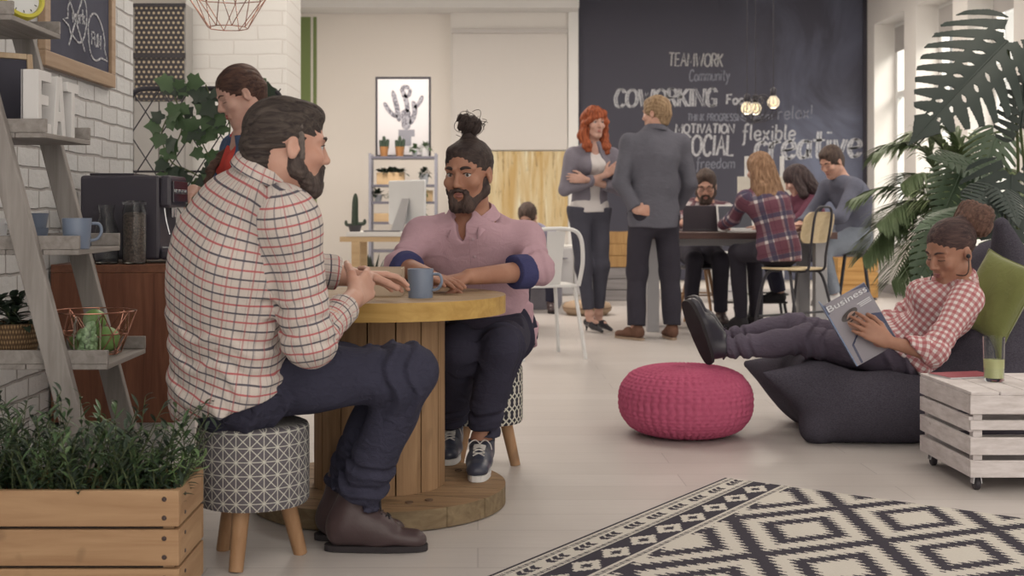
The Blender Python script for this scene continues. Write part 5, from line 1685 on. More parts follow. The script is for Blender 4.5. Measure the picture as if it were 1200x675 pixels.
# ================================================================== people
def skin_mat(name, c, c2):
    g = G(name, .5, .35)
    n = g.noise(g.tc(), 14, 3)
    g.col(g.mix(g.ramp(n, .3, .7), A(*c), A(*c2)))
    g.bump(g.noise(g.tc(), 260, 2), .08, .002)
    g.b.inputs['Subsurface Weight'].default_value = .08
    g.b.inputs['Subsurface Radius'].default_value = (.01, .004, .002)
    return g.m
def hair_mat(name, c1, c2, rot=(0, 0, 0), st=(90, 90, 5)):
    g = G(name, .6, .18)
    n = g.noise(g.map(g.tc(), st, rot), 1.0, 4, .6, .6)
    g.col(g.mix(g.ramp(n, .34, .68), A(*c1), A(*c2))); g.bump(n, .8, .005)
    return g.m
def cloth_mat(name, c, var=.12, bs=26, strength=.35):
    if name in MATS: return MATS[name]
    g = G(name, .85, .12)
    n = g.noise(g.tc(), 9, 4, .55)
    cc = A(*c)
    g.col(g.mix(n, tuple(x * (1 - var) for x in cc[:3]) + (1,), tuple(min(.9, x * (1 + var)) for x in cc[:3]) + (1,)))
    h = g.math('ADD', g.noise(g.map(g.tc(), (1, 1, 1.6)), bs, 3, .5, .8), g.math('MULTIPLY', g.noise(g.tc(), 420, 2), .12))
    g.bump(h, strength, .012)
    MATS[name] = g.m
    return g.m
def line_fac(g, x, period, width, off=0.0):
    q = g.math('FRACT', g.math('ADD', g.math('MULTIPLY', x, 1 / period), off))
    return g.math('LESS_THAN', q, width)
def plaid(name, base, layers, bump=.35, bs=24):
    """layers: (axis, period, width fraction, offset, colour, alpha)"""
    g = G(name, .85, .1)
    uv = g.sep(g.n('ShaderNodeUVMap').outputs[0])
    c = A(*base)
    for ax, per, wd, off, cc, al in layers:
        f = line_fac(g, uv[ax], per, wd, off)
        c = g.mix(g.math('MULTIPLY', f, al), c, A(*cc))
    g.col(c)
    g.bump(g.noise(g.tc(), bs, 3, .5, .8), bump, .012)
    return g.m

def folds(segs, base=None):
    """rings of creases: segs of (a, b, t0, t1, amp, freq, radius)"""
    def f(p):
        o = base(p) if base else np.zeros(len(p), np.float32)
        for a, b, t0, t1, amp, fq, rad in segs:
            a_, b_ = na(a), na(b); ab = b_ - a_; L = float(np.linalg.norm(ab)); ax = ab / L
            w = p - a_; t = (w @ ax) / L
            r = np.linalg.norm(w - np.outer(w @ ax, ax), axis=1)
            x_ = na(V(*ax.tolist()).cross(V(.3, 1, .2)).normalized())
            g_ = np.clip((t - t0) / .12, 0, 1) * np.clip((t1 - t) / .12, 0, 1) * np.clip((rad - r) / .03, 0, 1)
            ph = (w @ ax) * fq + 1.6 * np.sin((w @ x_) * 38) + 1.1 * np.sin(p[:, 1] * 31 + p[:, 2] * 17)
            o = o + (amp * g_ * (np.sin(ph) + .5 * np.sin(ph * 1.9 + 1))).astype(np.float32)
        return o.astype(np.float32)
    return f

class Head:
    def __init__(s, c, fwd, up=(0, 0, 1), k=1.0):
        s.c = Vector(c); s.k = k
        y = Vector(fwd).normalized(); x = y.cross(Vector(up)).normalized(); z = x.cross(y)
        s.x, s.y, s.z = x, y, z
        s.R = Matrix((x, y, z)).transposed()
    def p(s, x, y, z): return s.c + (s.x * x + s.y * y + s.z * z) * s.k
    def e(s, B, c, r, op='u', k=.012):
        B.ell(s.p(*c), tuple(q * s.k for q in r), s.R, k, op)
    def cp(s, B, a, b, ra, rb=None, op='u', k=.010):
        B.cap(s.p(*a), s.p(*b), ra * s.k, (ra if rb is None else rb) * s.k, k, op)

def head_prims(B, h, neck, fem=False, nk=.050, smile=0):
    j = .92 if fem else 1.0
    h.e(B, (0, -.012, .038), (.075, .096, .083))
    h.e(B, (0, .022, -.030), (.060 * j, .064, .082), k=.02)
    h.cp(B, (0, .058, -.098), (0, .045, -.092), .022 * j, .03 * j, k=.018)
    for sx in (-1, 1):
        h.cp(B, (sx * .056 * j, .002, -.052), (sx * .018, .056, -.096), .018, .016, k=.02)
        h.e(B, (sx * .042, .060, -.022), (.020, .020, .018), k=.02)          # cheekbone
        h.cp(B, (sx * .012, .084, .026), (sx * .046, .066, .026), .0085 if not fem else .006, k=.012)
        h.e(B, (sx * .031, .098, .006), (.019, .020, .0105), 's', .008)      # eye socket
        h.cp(B, (sx * .019, .079, .0145), (sx * .043, .070, .0125), .0048, k=.005)
        h.cp(B, (sx * .021, .078, -.0035), (sx * .042, .070, -.002), .0042, k=.006)
        # ear
        h.e(B, (sx * .0755, -.010, -.003), (.0085, .0165, .029), k=.006)
        h.e(B, (sx * .0845, -.006, .0), (.0075, .0085, .018), 's', .004)
        h.e(B, (sx * .077, .004, -.006), (.006, .005, .007), k=.004)
        h.e(B, (sx * .0095, .090, -.031), (.0080, .0090, .0070), k=.006)      # nostril wing
    h.cp(B, (0, .083, .014), (0, .099, -.024), .0072, .0095, k=.009)        # nose
    h.e(B, (0, .101, -.027), (.0092, .0085, .0085), k=.006)
    h.cp(B, (-.019, .077, -.056), (.019, .077, -.056), .0065, k=.006)
    h.cp(B, (-.016, .077, -.066), (.016, .077, -.066), .0072, k=.006)
    h.cp(B, (-.022, .086, -.061), (.022, .086, -.061), .0020, op='s', k=.004)
    B.cap(h.p(0, -.022, -.055), Vector(neck), nk * h.k, nk * 1.10 * h.k, .03)

def face_bits(t, h, hairm, eyes='open', brow=.0042, lips=(150, 92, 82), gaze=(0, 1, 0), browm=None):
    nm = 'eyes'
    if eyes == 'open':
        m, m2 = MB(), MB()
        for sx in (-1, 1):
            c = h.p(sx * .031, .0685, .0055)
            m.ball(c, .0125 * h.k, 14, 10, h.R)
            gz = (h.x * gaze[0] + h.y * gaze[1] + h.z * gaze[2]).normalized()
            m2.ball(c + gz * .0078 * h.k, .0062 * h.k, 10, 8)
        m.build('eyes', plain('eye_white', (176, 164, 156), .3, .5, 0), t, smooth=180)
        m2.build('irises', plain('dark_iris', (58, 44, 38), .2, .5, 0), t, smooth=180)
    m = MB()
    for sx in (-1, 1):
        pts = [h.p(sx * .014, .0895, .0245), h.p(sx * .030, .0865, .0305), h.p(sx * .046, .0730, .0265)]
        m.tube(spline(pts, 4), [brow * h.k * q for q in (.8, 1, 1.1, 1.1, 1, .95, .8, .6, .35)], 6)
    m.build('eyebrows', browm or hairm, t, smooth=60)
    m = MB()
    for sx in (-1, 1):
        z = .0105 if eyes == 'open' else .0005
        pts = [h.p(sx * .018, .0815, z - .002), h.p(sx * .031, .0845, z + (.002 if eyes == 'open' else -.0025)), h.p(sx * .044, .0735, z - .002)]
        m.tube(spline(pts, 4), .0014 * h.k, 5)
    m.build('eyelashes', plain('lash_dark', (48, 38, 36), .6, .2, 0), t, smooth=60)
    if lips:
        m = MB()
        m.tube(spline([h.p(-.021, .0745, -.0595), h.p(-.009, .0845, -.0565), h.p(0, .0855, -.058), h.p(.009, .0845, -.0565), h.p(.021, .0745, -.0595)], 4), [q * h.k for q in (.001, .002, .003, .0036, .004, .004, .0042, .0042, .0042, .0042, .0042, .004, .004, .0036, .003, .002, .001)], 6)
        m.tube(spline([h.p(-.018, .0755, -.0635), h.p(0, .0850, -.0665), h.p(.018, .0755, -.0635)], 6), [q * h.k for q in (.001, .0025, .0035, .004, .0044, .0046, .0048, .0046, .0044, .004, .0035, .0025, .001)], 6)
        m.build('lips', plain('lips_%d_%d_%d' % lips, lips, .4, .4, .04), t, smooth=60)

def hand_prims(B, w, d, n, thumb, curl=.35, k=1.0, spread=.10):
    """w wrist, d towards the fingers, n out of the palm, thumb: side direction of the thumb"""
    w = Vector(w); d = Vector(d).normalized(); n = Vector(n); n = (n - d * n.dot(d)).normalized()
    l = d.cross(n); l = l if l.dot(Vector(thumb)) > 0 else -l
    off = [.030, .010, -.010, -.028]; L = [.070, .078, .073, .057]; pl = [.090, .094, .089, .080]
    for i in range(4):
        b = w + (d * pl[i] + l * off[i]) * k
        B.cap(w + (d * .012 + l * off[i] * .55) * k, b, .0155 * k, .0115 * k, .012, flat=n, kf=.80)
        cur = b; a = curl * .55; sp = off[i] * spread / .03 * .6
        for q, fr in enumerate((.44, .30, .26)):
            dd = (d * math.cos(a) + n * math.sin(a) + l * sp).normalized()
            nx = cur + dd * (L[i] * fr * k)
            B.cap(cur, nx, (.0093 - .0011 * q) * k, (.0083 - .0011 * q) * k, .004)
            cur = nx; a += curl * (1.0 if q == 0 else .8)
    b = w + (d * .022 + l * .022 + n * .006) * k
    k1 = b + (d * .030 + l * .026 + n * .012) * k
    k2 = k1 + (d * .030 + l * .013 + n * .014 * (1 + curl)) * k
    k3 = k2 + (d * .024 + l * .002 + n * .010 * (1 + curl)) * k
    B.cap(b, k1, .0145 * k, .0120 * k, .010); B.cap(k1, k2, .0115 * k, .0100 * k, .005); B.cap(k2, k3, .0100 * k, .0085 * k, .004)

def shoe(t, ankle, heel, toe, mat, solem, shaft=.0, wd=1.0, h=.005, heelh=0, name='shoe', sole_t=.016, lace=None, collar=.044, boot=False, nrm=None):
    ankle, heel, toe = Vector(ankle), Vector(heel), Vector(toe)
    d = toe - heel; L = d.length; d.normalize()
    n = ankle - heel if nrm is None else Vector(nrm); n = (n - d * n.dot(d)).normalized(); s_ = d.cross(n)
    S = SDF(); q = lambda a, b, c=0: heel + d * a + n * b + s_ * c
    st = sole_t
    S.cap(q(.045, st + .030), q(L * .55, st + .028), .034 * wd, .038 * wd, .02)
    S.cap(q(L * .5, st + .024), q(L - .040, st + .014), .040 * wd, .036 * wd, .02, flat=n, kf=.72)
    S.cap(q(.05, st + .04), ankle + (ankle - q(.05, .02)).normalized() * shaft, .038 * wd, collar * wd, .02, cb=True)
    S.cap(q(.05, st + .05), q(L * .52, st + .042), .034 * wd, .026 * wd, .02)
    if boot:
        S.cap(q(.06, st + .06), q(L * .50, st + .050), .044 * wd, .034 * wd, .03)
        S.cap(q(L * .30, st + .075), q(L * .58, st + .040), .034 * wd, .030 * wd, .03)
    S.cut(q(0, st), -n)
    S.disp = wrink(60, .0015, 3)
    v, f = surface(S, h)
    o = np_mesh(name, v, f, mat, t)
    m = MB(); out = []
    for i in range(28):
        a = 2 * PI * i / 28; c_, s1 = math.cos(a), math.sin(a)
        x = L / 2 + (L / 2 - .001) * c_
        wv = (.0385 if x > L * .55 else .0345 if x < L * .3 else .0355) * wd
        y = wv * (abs(s1) ** .62) * (1 if s1 > 0 else -1)
        out.append((x, y))
    m.prism([out], lambda x, y, k: q(x, st * 1.02 * k - (heelh * 0), y))
    m.build('shoe_sole', solem, o, bevel=.003)
    if lace:
        m = MB()
        def top_(a, c): return hit(S, q(a, .22, c), -n, .25) + n * .0022
        a0_, a1_ = (L * .30, L * .60) if boot else (L * .44, L * .64)
        for i in range(5):
            a = a0_ + (a1_ - a0_) * i / 4
            m.tube(spline([top_(a, -.019), top_(a + .006, 0), top_(a + .010, .019)], 5), .0022, 6)
            m.tube(spline([top_(a + .010, -.019), top_(a + .006, 0), top_(a, .019)], 5), .0022, 6)
        b_ = top_(a0_, 0)
        for sg_ in (-1, 1): m.tube(spline([b_, b_ + n * .012 + s_ * .016 * sg_, b_ + n * .002 + s_ * .034 * sg_ + d * .012, b_ - n * .016 + s_ * .040 * sg_ + d * .02], 5), .0020, 6)
        m.build('shoelace', lace, o, smooth=60)
    return o

def limb(B, a, b, ra, rb, infl, k=.025, cb=False, frac=1.0):
    a, b = Vector(a), Vector(b); b2 = a.lerp(b, frac)
    B.cap(a, b2, ra + infl, ra + (rb - ra) * frac + infl, k, cb=cb)

def hit(B, o, d, far=.4):
    """first point of the surface met from o along d"""
    o = Vector(o); d = Vector(d).normalized()
    ts = np.linspace(0, far, 400)
    p = (np.array(o)[None] + ts[:, None] * np.array(d)[None]).astype(np.float32)
    v = B.ev(p, .1)
    if B.disp is not None: v = v + B.disp(p)
    i = np.nonzero(v < 0)[0]
    return o + d * (float(ts[i[0]]) if len(i) else far)

class Fig:
    """skeleton with joint positions; builds body, clothes and shoes"""
    def __init__(s, label, J, k=1.0, fem=False, hb=.006, hc=.007, bulk=1.0, name='person', group=None):
        s.J = {q: (Vector(v) if not isinstance(v, (int, float)) else v) for q, v in J.items()}
        s.k, s.fem, s.hb, s.hc, s.bulk = k, fem, hb, hc, bulk
        J = s.J
        s.side = (J['shR'] - J['shL']).normalized()
        s.fwd = J['fwd'].normalized()
        if 'mid' not in J: J['mid'] = J['pelvis'].lerp(J['neck'], .36) - s.fwd * J.get('hunch', .02)
        if 'chest' not in J: J['chest'] = J['pelvis'].lerp(J['neck'], .70) - s.fwd * J.get('hunch', .02)
        wp = .085 * k
        pl = J.get('side_p', s.side)
        J.setdefault('hipL', J['pelvis'] - pl * wp); J.setdefault('hipR', J['pelvis'] + pl * wp)
        s.h = Head(J['head'], J['hf'], J.get('hup', (0, 0, 1)), J.get('hk', k))
        base = J['pelvis'].copy(); base.z = min(J['anL'].z, J['anR'].z) - .08
        s.t = thing(name, label, 'person', base, group)
    def torso(s, B, f, top=1.0):
        J, b, k = s.J, s.bulk, s.k; fd = s.fwd
        w = .9 if s.fem else 1.0
        B.cap(J['pelvis'], J['mid'], .150 * k * b + f, .130 * k * b * w + f, .04, flat=fd, kf=.74)
        B.cap(J['mid'], J['chest'], .130 * k * b * w + f, .152 * k * b * w + f, .04, flat=fd, kf=.72)
        B.cap(J['chest'], J['neck'] - V(0, 0, .03 * k), .150 * k * b * w + f, .085 * k + f * .6, .04, flat=fd, kf=.74)
        for sh in ('shL', 'shR'):
            B.cap(J['neck'] - V(0, 0, .035 * k), J[sh] - V(0, 0, .012), .046 * k * b + f * .4, .044 * k * b * w + f * .6, .05)
            B.cap(J['chest'], J[sh] - V(0, 0, .03 * k), .10 * k * b * w + f * .5, .046 * k * w + f * .5, .06, flat=fd, kf=.75)
        if s.fem:
            for sx in (-1, 1): B.ell(J['chest'] + s.side * (.062 * sx) + fd * (.085 + f * .6) - V(0, 0, .01), .056 * k + f * .3, None, .035)
    def body(s, skin, hands):
        J, k = s.J, s.k; B = SDF(); w = .86 if s.fem else 1.0
        s.torso(B, -.012)
        for L in 'LR':
            limb(B, J['sh' + L], J['el' + L], .046 * k * w, .039 * k * w, -.002)
            limb(B, J['el' + L], J['wr' + L], .040 * k * w, .0265 * k * w, 0)
            limb(B, J['hip' + L], J['kn' + L], .074 * k, .048 * k, -.014, .04)
            limb(B, J['kn' + L], J['an' + L], .044 * k, .034 * k, -.004, .03)
            hd = hands.get(L)
            fd = (J['wr' + L] - J['el' + L]).normalized()
            if hd is None: hd = dict(d=fd, n=s.side * (1 if L == 'L' else -1), th=s.fwd, curl=.45)
            hand_prims(B, J['wr' + L], hd.get('d', fd), hd['n'], hd['th'], hd.get('curl', .4), hd.get('k', k * (.92 if s.fem else 1.0)), hd.get('spread', .1))
            fa = J['an' + L]; sh_ = (fa - J['kn' + L]).normalized()
            ft = (J['toe' + L] - fa); ft = ft - sh_ * ft.dot(sh_)
            B.cap(fa, fa + sh_ * .035, .034 * k, .026 * k, .02)
            B.cap(fa + sh_ * .045, fa + sh_ * .055 + ft * .7, .024 * k, .014 * k, .02)
        head_prims(B, s.h, J['neck'], s.fem, .049 if s.fem else .056)
        v, f = surface(B, s.hb)
        return np_mesh('body', v, f, skin, s.t)
    def top(s, mat, infl=.014, sl=1.95, hem=None, hemn=(0, 0, -1), collar=None, seed=1, name='shirt', carve=(), amp=.006, freq=26, view=(0, -1, 0), sleeve=.012, drop=.0, cuffm=None):
        J, k = s.J, s.k; B = SDF(); w = .9 if s.fem else 1.0
        s.torso(B, infl)
        if drop: B.cap(J['pelvis'], J['pelvis'] - V(0, 0, drop), .152 * k * s.bulk + infl, .156 * k * s.bulk + infl, .03, flat=s.fwd, kf=.78)
        for L in 'LR':
            limb(B, J['sh' + L], J['el' + L], .050 * k * w, .043 * k * w, sleeve, .03, cb=sl <= 1, frac=min(1, sl))
            if sl > 1: limb(B, J['el' + L], J['wr' + L], .043 * k * w, .030 * k * w, sleeve, .02, cb=True, frac=sl - 1)
        if hem is not None: B.cut(hem, hemn)
        if collar:
            up = ((s.h.p(0, -.03, -.05) - J['neck']).normalized() + V(0, 0, .9)).normalized()
            B.cap(J['neck'] - up * .03, J['neck'] + up * collar[0], collar[1], collar[1] * .95, .016)
            hf = s.h.y
            B.cut(J['neck'] + up * collar[0] * .86 - hf * collar[1], up * 1.0 + hf * collar[2], rad=.15)
        for op in carve: B.ell(op[0], op[1], op[2] if len(op) > 2 else None, .006, 's')
        B.disp = wrink(freq, amp, seed)
        if s.hc < .0065:
            sg = []
            for L in 'LR':
                if sl > 1: sg += [(J['sh' + L], J['el' + L], .50, 1.12, .0035, 105, .12), (J['el' + L], J['wr' + L], -.1, sl - 1.0, .0028, 120, .11)]
            sg.append((J['pelvis'], J['neck'], -.2, .42, .0035, 75, .30))
            B.disp = folds(sg, B.disp)
        v, f = surface(B, s.hc)
        bones = [(J['pelvis'], J['neck'], view, .15 * k)]
        for L in 'LR':
            bones.append((J['sh' + L], J['el' + L], view, .058 * k))
            if sl > 1: bones.append((J['el' + L], J['wr' + L], view, .05 * k))
        s.last = B
        return np_mesh(name, v, f, mat, s.t, bones=bones)
    def bottoms(s, mat, infl=.010, fr=.93, waist=.05, seed=2, name='trousers', amp=.004, freq=30, thick=1.0, hem=1.0, lo=1.0):
        J, k = s.J, s.k; B = SDF()
        B.cap(J['hipL'], J['hipR'], (.082 if s.fem else .092) * k + infl, None, .04)
        B.cap(J['pelvis'], J['pelvis'].lerp(J['mid'], .5), .148 * k * s.bulk + infl, (.122 if s.fem else .134) * k * s.bulk + infl, .04, flat=s.fwd, kf=.76)
        for L in 'LR':
            limb(B, J['hip' + L], J['kn' + L], .084 * k * thick, .060 * k * thick, infl, .035)
            limb(B, J['kn' + L], J['an' + L], .060 * k * thick, .043 * k * hem, infl, .03, cb=True, frac=fr)
        up = (J['mid'] - J['pelvis']).normalized()
        B.cut(J['pelvis'] + up * waist, up, rad=.3)
        B.disp = wrink(freq, amp, seed)
        if s.hc < .0065:
            sg = []
            for L in 'LR': sg += [(J['kn' + L], J['an' + L], .55, 1.1, .0060, 120, .13), (J['hip' + L], J['kn' + L], .70, 1.15, .0050, 115, .13), (J['hip' + L], J['kn' + L], -.2, .30, .0045, 90, .16)]
            B.disp = folds(sg, B.disp)
        v, f = surface(B, s.hc)
        bones = [(J['hip' + L], J['kn' + L], (0, -1, 0), .08) for L in 'LR'] + [(J['kn' + L], J['an' + L], (0, -1, 0), .06) for L in 'LR']
        return np_mesh(name, v, f, mat, s.t, bones=bones)
    def hair(s, prims, mat, h=.005, ridge=None, name='hair', amp=.004, freq=240, cuts=(), wave=0.0):
        """prims: list of callables adding to the SDF in head space; ridge axis: 'y' slicked back, 'z' hanging"""
        B = SDF()
        for q in prims: q(B, s.h)
        hd = s.h
        X, Y, Z = na(hd.x), na(hd.y), na(hd.z); c = na(hd.c)
        def disp(p):
            q = p - c
            x, y, z = q @ X, q @ Y, q @ Z
            if ridge == 'y': a = np.arctan2(x, z + .02) * .09
            elif ridge == 'z': a = np.arctan2(x, y + .01) * .10 + .01 * np.sin(z * 30)
            else: a = x + .6 * z + .3 * y
            o = amp * .6 * np.sin(a * freq + 2 * np.sin(z * 25 + x * 20)) + amp * .4 * np.sin(a * freq * 2.3 + y * 30)
            if wave: o = o + wave * np.sin(z * 70 + 3 * np.arctan2(x, y) + 1.5 * np.sin(z * 31))
            return o.astype(np.float32)
        B.disp = disp
        v, f = surface(B, h)
        return np_mesh(name, v, f, mat, s.t)

def add_collar(f, mat, r=.066, lift=.0, height=.040, tip=.060, flare=.022, open_=34):
    """shirt collar: stands at the nape and folds down to two points at the throat"""
    J = f.J; up = ((f.h.p(0, -.03, -.05) - J['neck']).normalized() + V(0, 0, .9)).normalized()
    fy = f.h.y * .5 + f.fwd * .5; fy = (fy - up * fy.dot(up)).normalized(); sx = fy.cross(up)
    C = J['neck'] + up * lift
    n = 40; vs, fs, uv = [], [], []
    for i in range(n + 1):
        a = math.radians(-180 + open_ + (360 - 2 * open_) * i / n)     # 0 = nape
        d = sx * math.sin(a) - fy * math.cos(a)
        e = abs(a) / PI
        sl = -.030 * e ** 2 * 2
        top = C + d * (r * (1 + .10 * e)) + up * (height + sl)
        tp = max(0, (e - .62) / .2); tp = min(1, tp)
        low = C + d * (r + flare * (1 - .3 * e)) + up * (height - .034 + sl - tip * .55 * tp ** 2) + fy * .050 * tp ** 2
        ins = C + d * (r * (1 + .08 * e) - .004) + up * (height - .030 + sl)
        vs += [ins, top, top.lerp(low, .25) + d * .005, low, low - d * .004]
        for k, q in enumerate((0, .03, .04, .075, .08)): uv.append((a * r, q))
    for i in range(n):
        for k in range(4):
            fs.append((5 * i + k, 5 * i + k + 1, 5 * i + 5 + k + 1, 5 * i + 5 + k))
    o = MB().add(vs, fs).build('collar', mat, f.t, smooth=70)
    lay = o.data.uv_layers.new(name='UVMap')
    for lp in o.data.loops: lay.data[lp.index].uv = uv[lp.vertex_index]
    so = o.modifiers.new('thickness', 'SOLIDIFY'); so.thickness = .0025; so.offset = 0
    return o

E = lambda c, r, op='u', k=.012: (lambda B, h: h.e(B, c, r, op, k))
CP = lambda a, b, ra, rb=None, op='u', k=.012: (lambda B, h: h.cp(B, a, b, ra, rb, op, k))
def short_hair(top=.012, side=.006, front=.062, nape=-.045):
    """close-cut hair cap: cranium offset, face and ears cleared"""
    return [E((0, -.014, .040), (.075 + side, .096 + side, .083 + top)), CP((0, -.065, -.005), (0, -.055, nape), .058, .05), E((0, front + .066, -.006), (.10, .069, .100), 's', .010), E((0, .030, -.10), (.12, .075, .085), 's', .012),
            E((.088, -.004, -.014), (.022, .030, .040), 's', .006), E((-.088, -.004, -.014), (.022, .030, .040), 's', .006)]
def beard(len_=.010, full=1.0):
    r = .6
    pr = [CP((-.057, .004, -.050), (-.020, .058, -.098), .020 + len_ * r, .020 + len_), CP((.057, .004, -.050), (.020, .058, -.098), .020 + len_ * r, .020 + len_),
          CP((-.020, .058, -.100), (.020, .058, -.100), .022 + len_), CP((-.059, .0, -.020), (-.058, .004, -.055), .014 + len_ * .6, .018 + len_ * .6), CP((.059, .0, -.020), (.058, .004, -.055), .014 + len_ * .6, .018 + len_ * .6),
          CP((-.024, .080, -.052), (0, .090, -.044), .007, .0068, k=.006), CP((.024, .080, -.052), (0, .090, -.044), .007, .0068, k=.006),
          CP((-.026, .078, -.056), (-.026, .070, -.082), .010, .016), CP((.026, .078, -.056), (.026, .070, -.082), .010, .016),
          E((0, .098, -.062), (.024, .020, .0105), 's', .006), E((0, .0, -.150), (.05, .06, .05), 's', .02)]
    return pr

DENIM = cloth_mat('dark_denim', (55, 52, 63), .30, 30, .7)
M_SOLE = plain('dark_sole', (48, 42, 42), .7, .2, .05)
M_SOLEW = plain('white_sole', (200, 190, 180), .6, .2, .03)

# ------------------------------------------------------------------ man in the checked shirt, seated in front of the spool table
fw = V(.87, .5, 0)
J = dict(pelvis=(-.650, 3.290, .485), neck=(-.548, 3.165, .975), fwd=fw, side_p=V(.35, -.94, 0), hunch=.045,
         shR=(-.462, 3.015, .905), shL=(-.652, 3.335, .905), elR=(-.412, 3.085, .604), elL=(-.50, 3.56, .755),
         wrR=(-.335, 3.372, .690), wrL=(-.365, 3.60, .735), hipR=(-.585, 3.235, .482), hipL=(-.660, 3.395, .482),
         knR=(-.180, 3.315, .492), knL=(-.215, 3.46, .480), anR=(-.337, 3.395, .125), anL=(-.385, 3.505, .125), toeR=(-.17, 3.395, .03), toeL=(-.22, 3.505, .03),
         head=(-.475, 3.140, 1.083), hf=V(.92, .38, -.05), hk=.98)
f = Fig('man in a checked shirt seated on the grey stool with his back toward us', J, 1.05, False, .0040, .0048, 1.06)
SK1 = skin_mat('skin_fair', (178, 128, 106), (192, 146, 124))
f.body(SK1, dict(R=dict(d=(.30, .75, .28), n=(-.55, .25, -.1), th=(.0, -.1, 1), curl=.55), L=dict(d=(.62, .30, -.05), n=(.2, -.3, -.9), th=(.2, .2, 1), curl=.35)))
M_CHECK = plaid('checked_shirt', (192, 174, 160), [(0, .016, .10, .0, (150, 132, 124), .55), (1, .046, .10, .0, (168, 70, 72), .85), (1, .046, .10, .5, (62, 58, 68), .9), (0, .046, .07, .2, (158, 84, 84), .6), (0, .046, .07, .7, (84, 80, 88), .6)], .4, 20)
up = (f.J['neck'] - f.J['pelvis']).normalized()
f.top(M_CHECK, .026, 1.74, hem=V(-.64, 3.29, .440), hemn=V(.30, .10, -1), collar=(.070, .078, .35), seed=5, amp=.012, freq=19, drop=.03, sleeve=.012)
add_collar(f, M_CHECK, .074, .040, .050, .05)
f.bottoms(DENIM, .008, .95, .09, 3, 'jeans', .008, 30, 1.03, 1.14)
M_BOOT = plain('dark_brown_leather', (66, 50, 49), .4, .4, .12, 20, .15, 90)
M_BLKL = plain('black_lace', (44, 40, 42), .8)
for L, y, x0 in (('R', 3.395, -.420), ('L', 3.506, -.462)):
    shoe(f.t, f.J['an' + L], (x0, y, .002), (x0 + .285 if L == 'R' else x0 + .26, y, .002), M_BOOT, M_SOLE, .085, 1.0, .004, name='boot', lace=M_BLKL, collar=.050, boot=True)
HM1 = hair_mat('hair_brown_grey', (44, 36, 34), (80, 68, 60), (0, 0, math.radians(-25)), (6, 90, 90))
f.hair([E((0, -.020, .048), (.079, .104, .086)), E((0, .030, .084), (.056, .058, .040)), CP((0, -.080, .0), (0, -.070, -.050), .050, .040), E((0, .130, -.006), (.10, .064, .100), 's', .010), E((0, .036, -.10), (.13, .072, .088), 's', .012),
        E((.088, .000, -.016), (.020, .030, .042), 's', .006), E((-.088, .000, -.016), (.020, .030, .042), 's', .006)], HM1, .0034, 'y', amp=.0022, freq=300)
HM1B = hair_mat('beard_dark', (54, 44, 42), (88, 74, 66), st=(60, 60, 20))
f.hair(beard(.006), HM1B, .0036, None, 'beard', .0018, 420)
HM1S = hair_mat('sideburn_grey', (66, 56, 52), (112, 98, 88), st=(60, 60, 20))
for sx in (-1, 1):
    f.hair([CP((sx * .0640, .008, .052), (sx * .0620, .014, -.024), .0125, .0125)], HM1S, .0036, 'y', 'sideburn', .0010, 400)
face_bits(f.t, f.h, HM1, lips=(150, 96, 86))

# ------------------------------------------------------------------ man with the hair bun
J = dict(pelvis=(.022, 4.560, .485), neck=(-.020, 4.372, .886), fwd=V(-.12, -.99, 0), hunch=.03,
         shL=(.170, 4.372, .842), shR=(-.200, 4.372, .838), elL=(.205, 4.275, .720), elR=(-.262, 4.230, .735),
         wrL=(-.030, 4.085, .708), wrR=(-.165, 4.035, .716), hipL=(.105, 4.53, .482), hipR=(-.065, 4.53, .482),
         knL=(.075, 4.105, .472), knR=(-.070, 4.130, .475), anL=(.012, 4.150, .165), anR=(-.095, 4.40, .165), toeL=(.0, 3.98, .09), toeR=(-.10, 4.25, .09),
         head=(-.034, 4.300, 1.048), hf=V(-.40, -.90, -.10), hk=1.02)
f = Fig('bearded man with a hair bun in a pink shirt leaning on the spool table', J, 1.0, False, .0038, .005)
SK2 = skin_mat('skin_tan', (148, 100, 78), (164, 116, 92))
f.body(SK2, dict(L=dict(d=(-.90, -.35, -.09), n=(0, 0, -1), th=(-.3, -1, 0), curl=.13), R=dict(d=(.45, -.55, -.10), n=(0, 0, -1), th=(.6, .6, 0), curl=.13)))
M_PINK = cloth_mat('pink_shirt', (178, 140, 142), .07, 16, .55)
f.top(M_PINK, .022, 1.20, hem=V(0, 4.56, .44), hemn=V(0, -.45, -1), collar=(.050, .074, .55), seed=8, amp=.012, freq=22, drop=.05, sleeve=.008,
      carve=[(f.J['neck'] + f.h.y * .075 + V(0, 0, .030), (.046, .05, .045), f.h.R), (f.J['neck'] + f.h.y * .078 + V(0, 0, -.005), (.028, .05, .062), f.h.R)])
add_collar(f, M_PINK, .066, .016, .052, .060, .036)
pl, m, mb_ = [], MB(), MB()
for i in range(18):
    o_ = f.J['neck'].lerp(f.J['pelvis'], .10 + .85 * i / 17) + f.fwd * .35 - f.fwd.cross(V(0, 0, 1)) * (.012 * (1 - i / 17))
    pl.append(hit(f.last, o_, -f.fwd))
sd2 = f.side
vs = []
for p_ in pl: vs += [p_ - sd2 * .014 + f.fwd * .0015, p_ + sd2 * .014 + f.fwd * .0015, p_ + sd2 * .016 - f.fwd * .004, p_ - sd2 * .016 - f.fwd * .004]
fs = []
for i in range(17):
    for k in range(4): fs.append((4 * i + k, 4 * i + (k + 1) % 4, 4 * i + 4 + (k + 1) % 4, 4 * i + 4 + k))
mb_.add(vs, fs).build('button_placket', M_PINK, f.t, smooth=50)
for i in (1, 4, 8, 12, 16): m.lathe([(.006, 0), (.006, .002), (.003, .003), (0, .003)], 10, pl[i] + f.fwd * .0016, axis=f.fwd)
m.build('button', plain('pink_button', (160, 128, 130), .4), f.t, smooth=40)

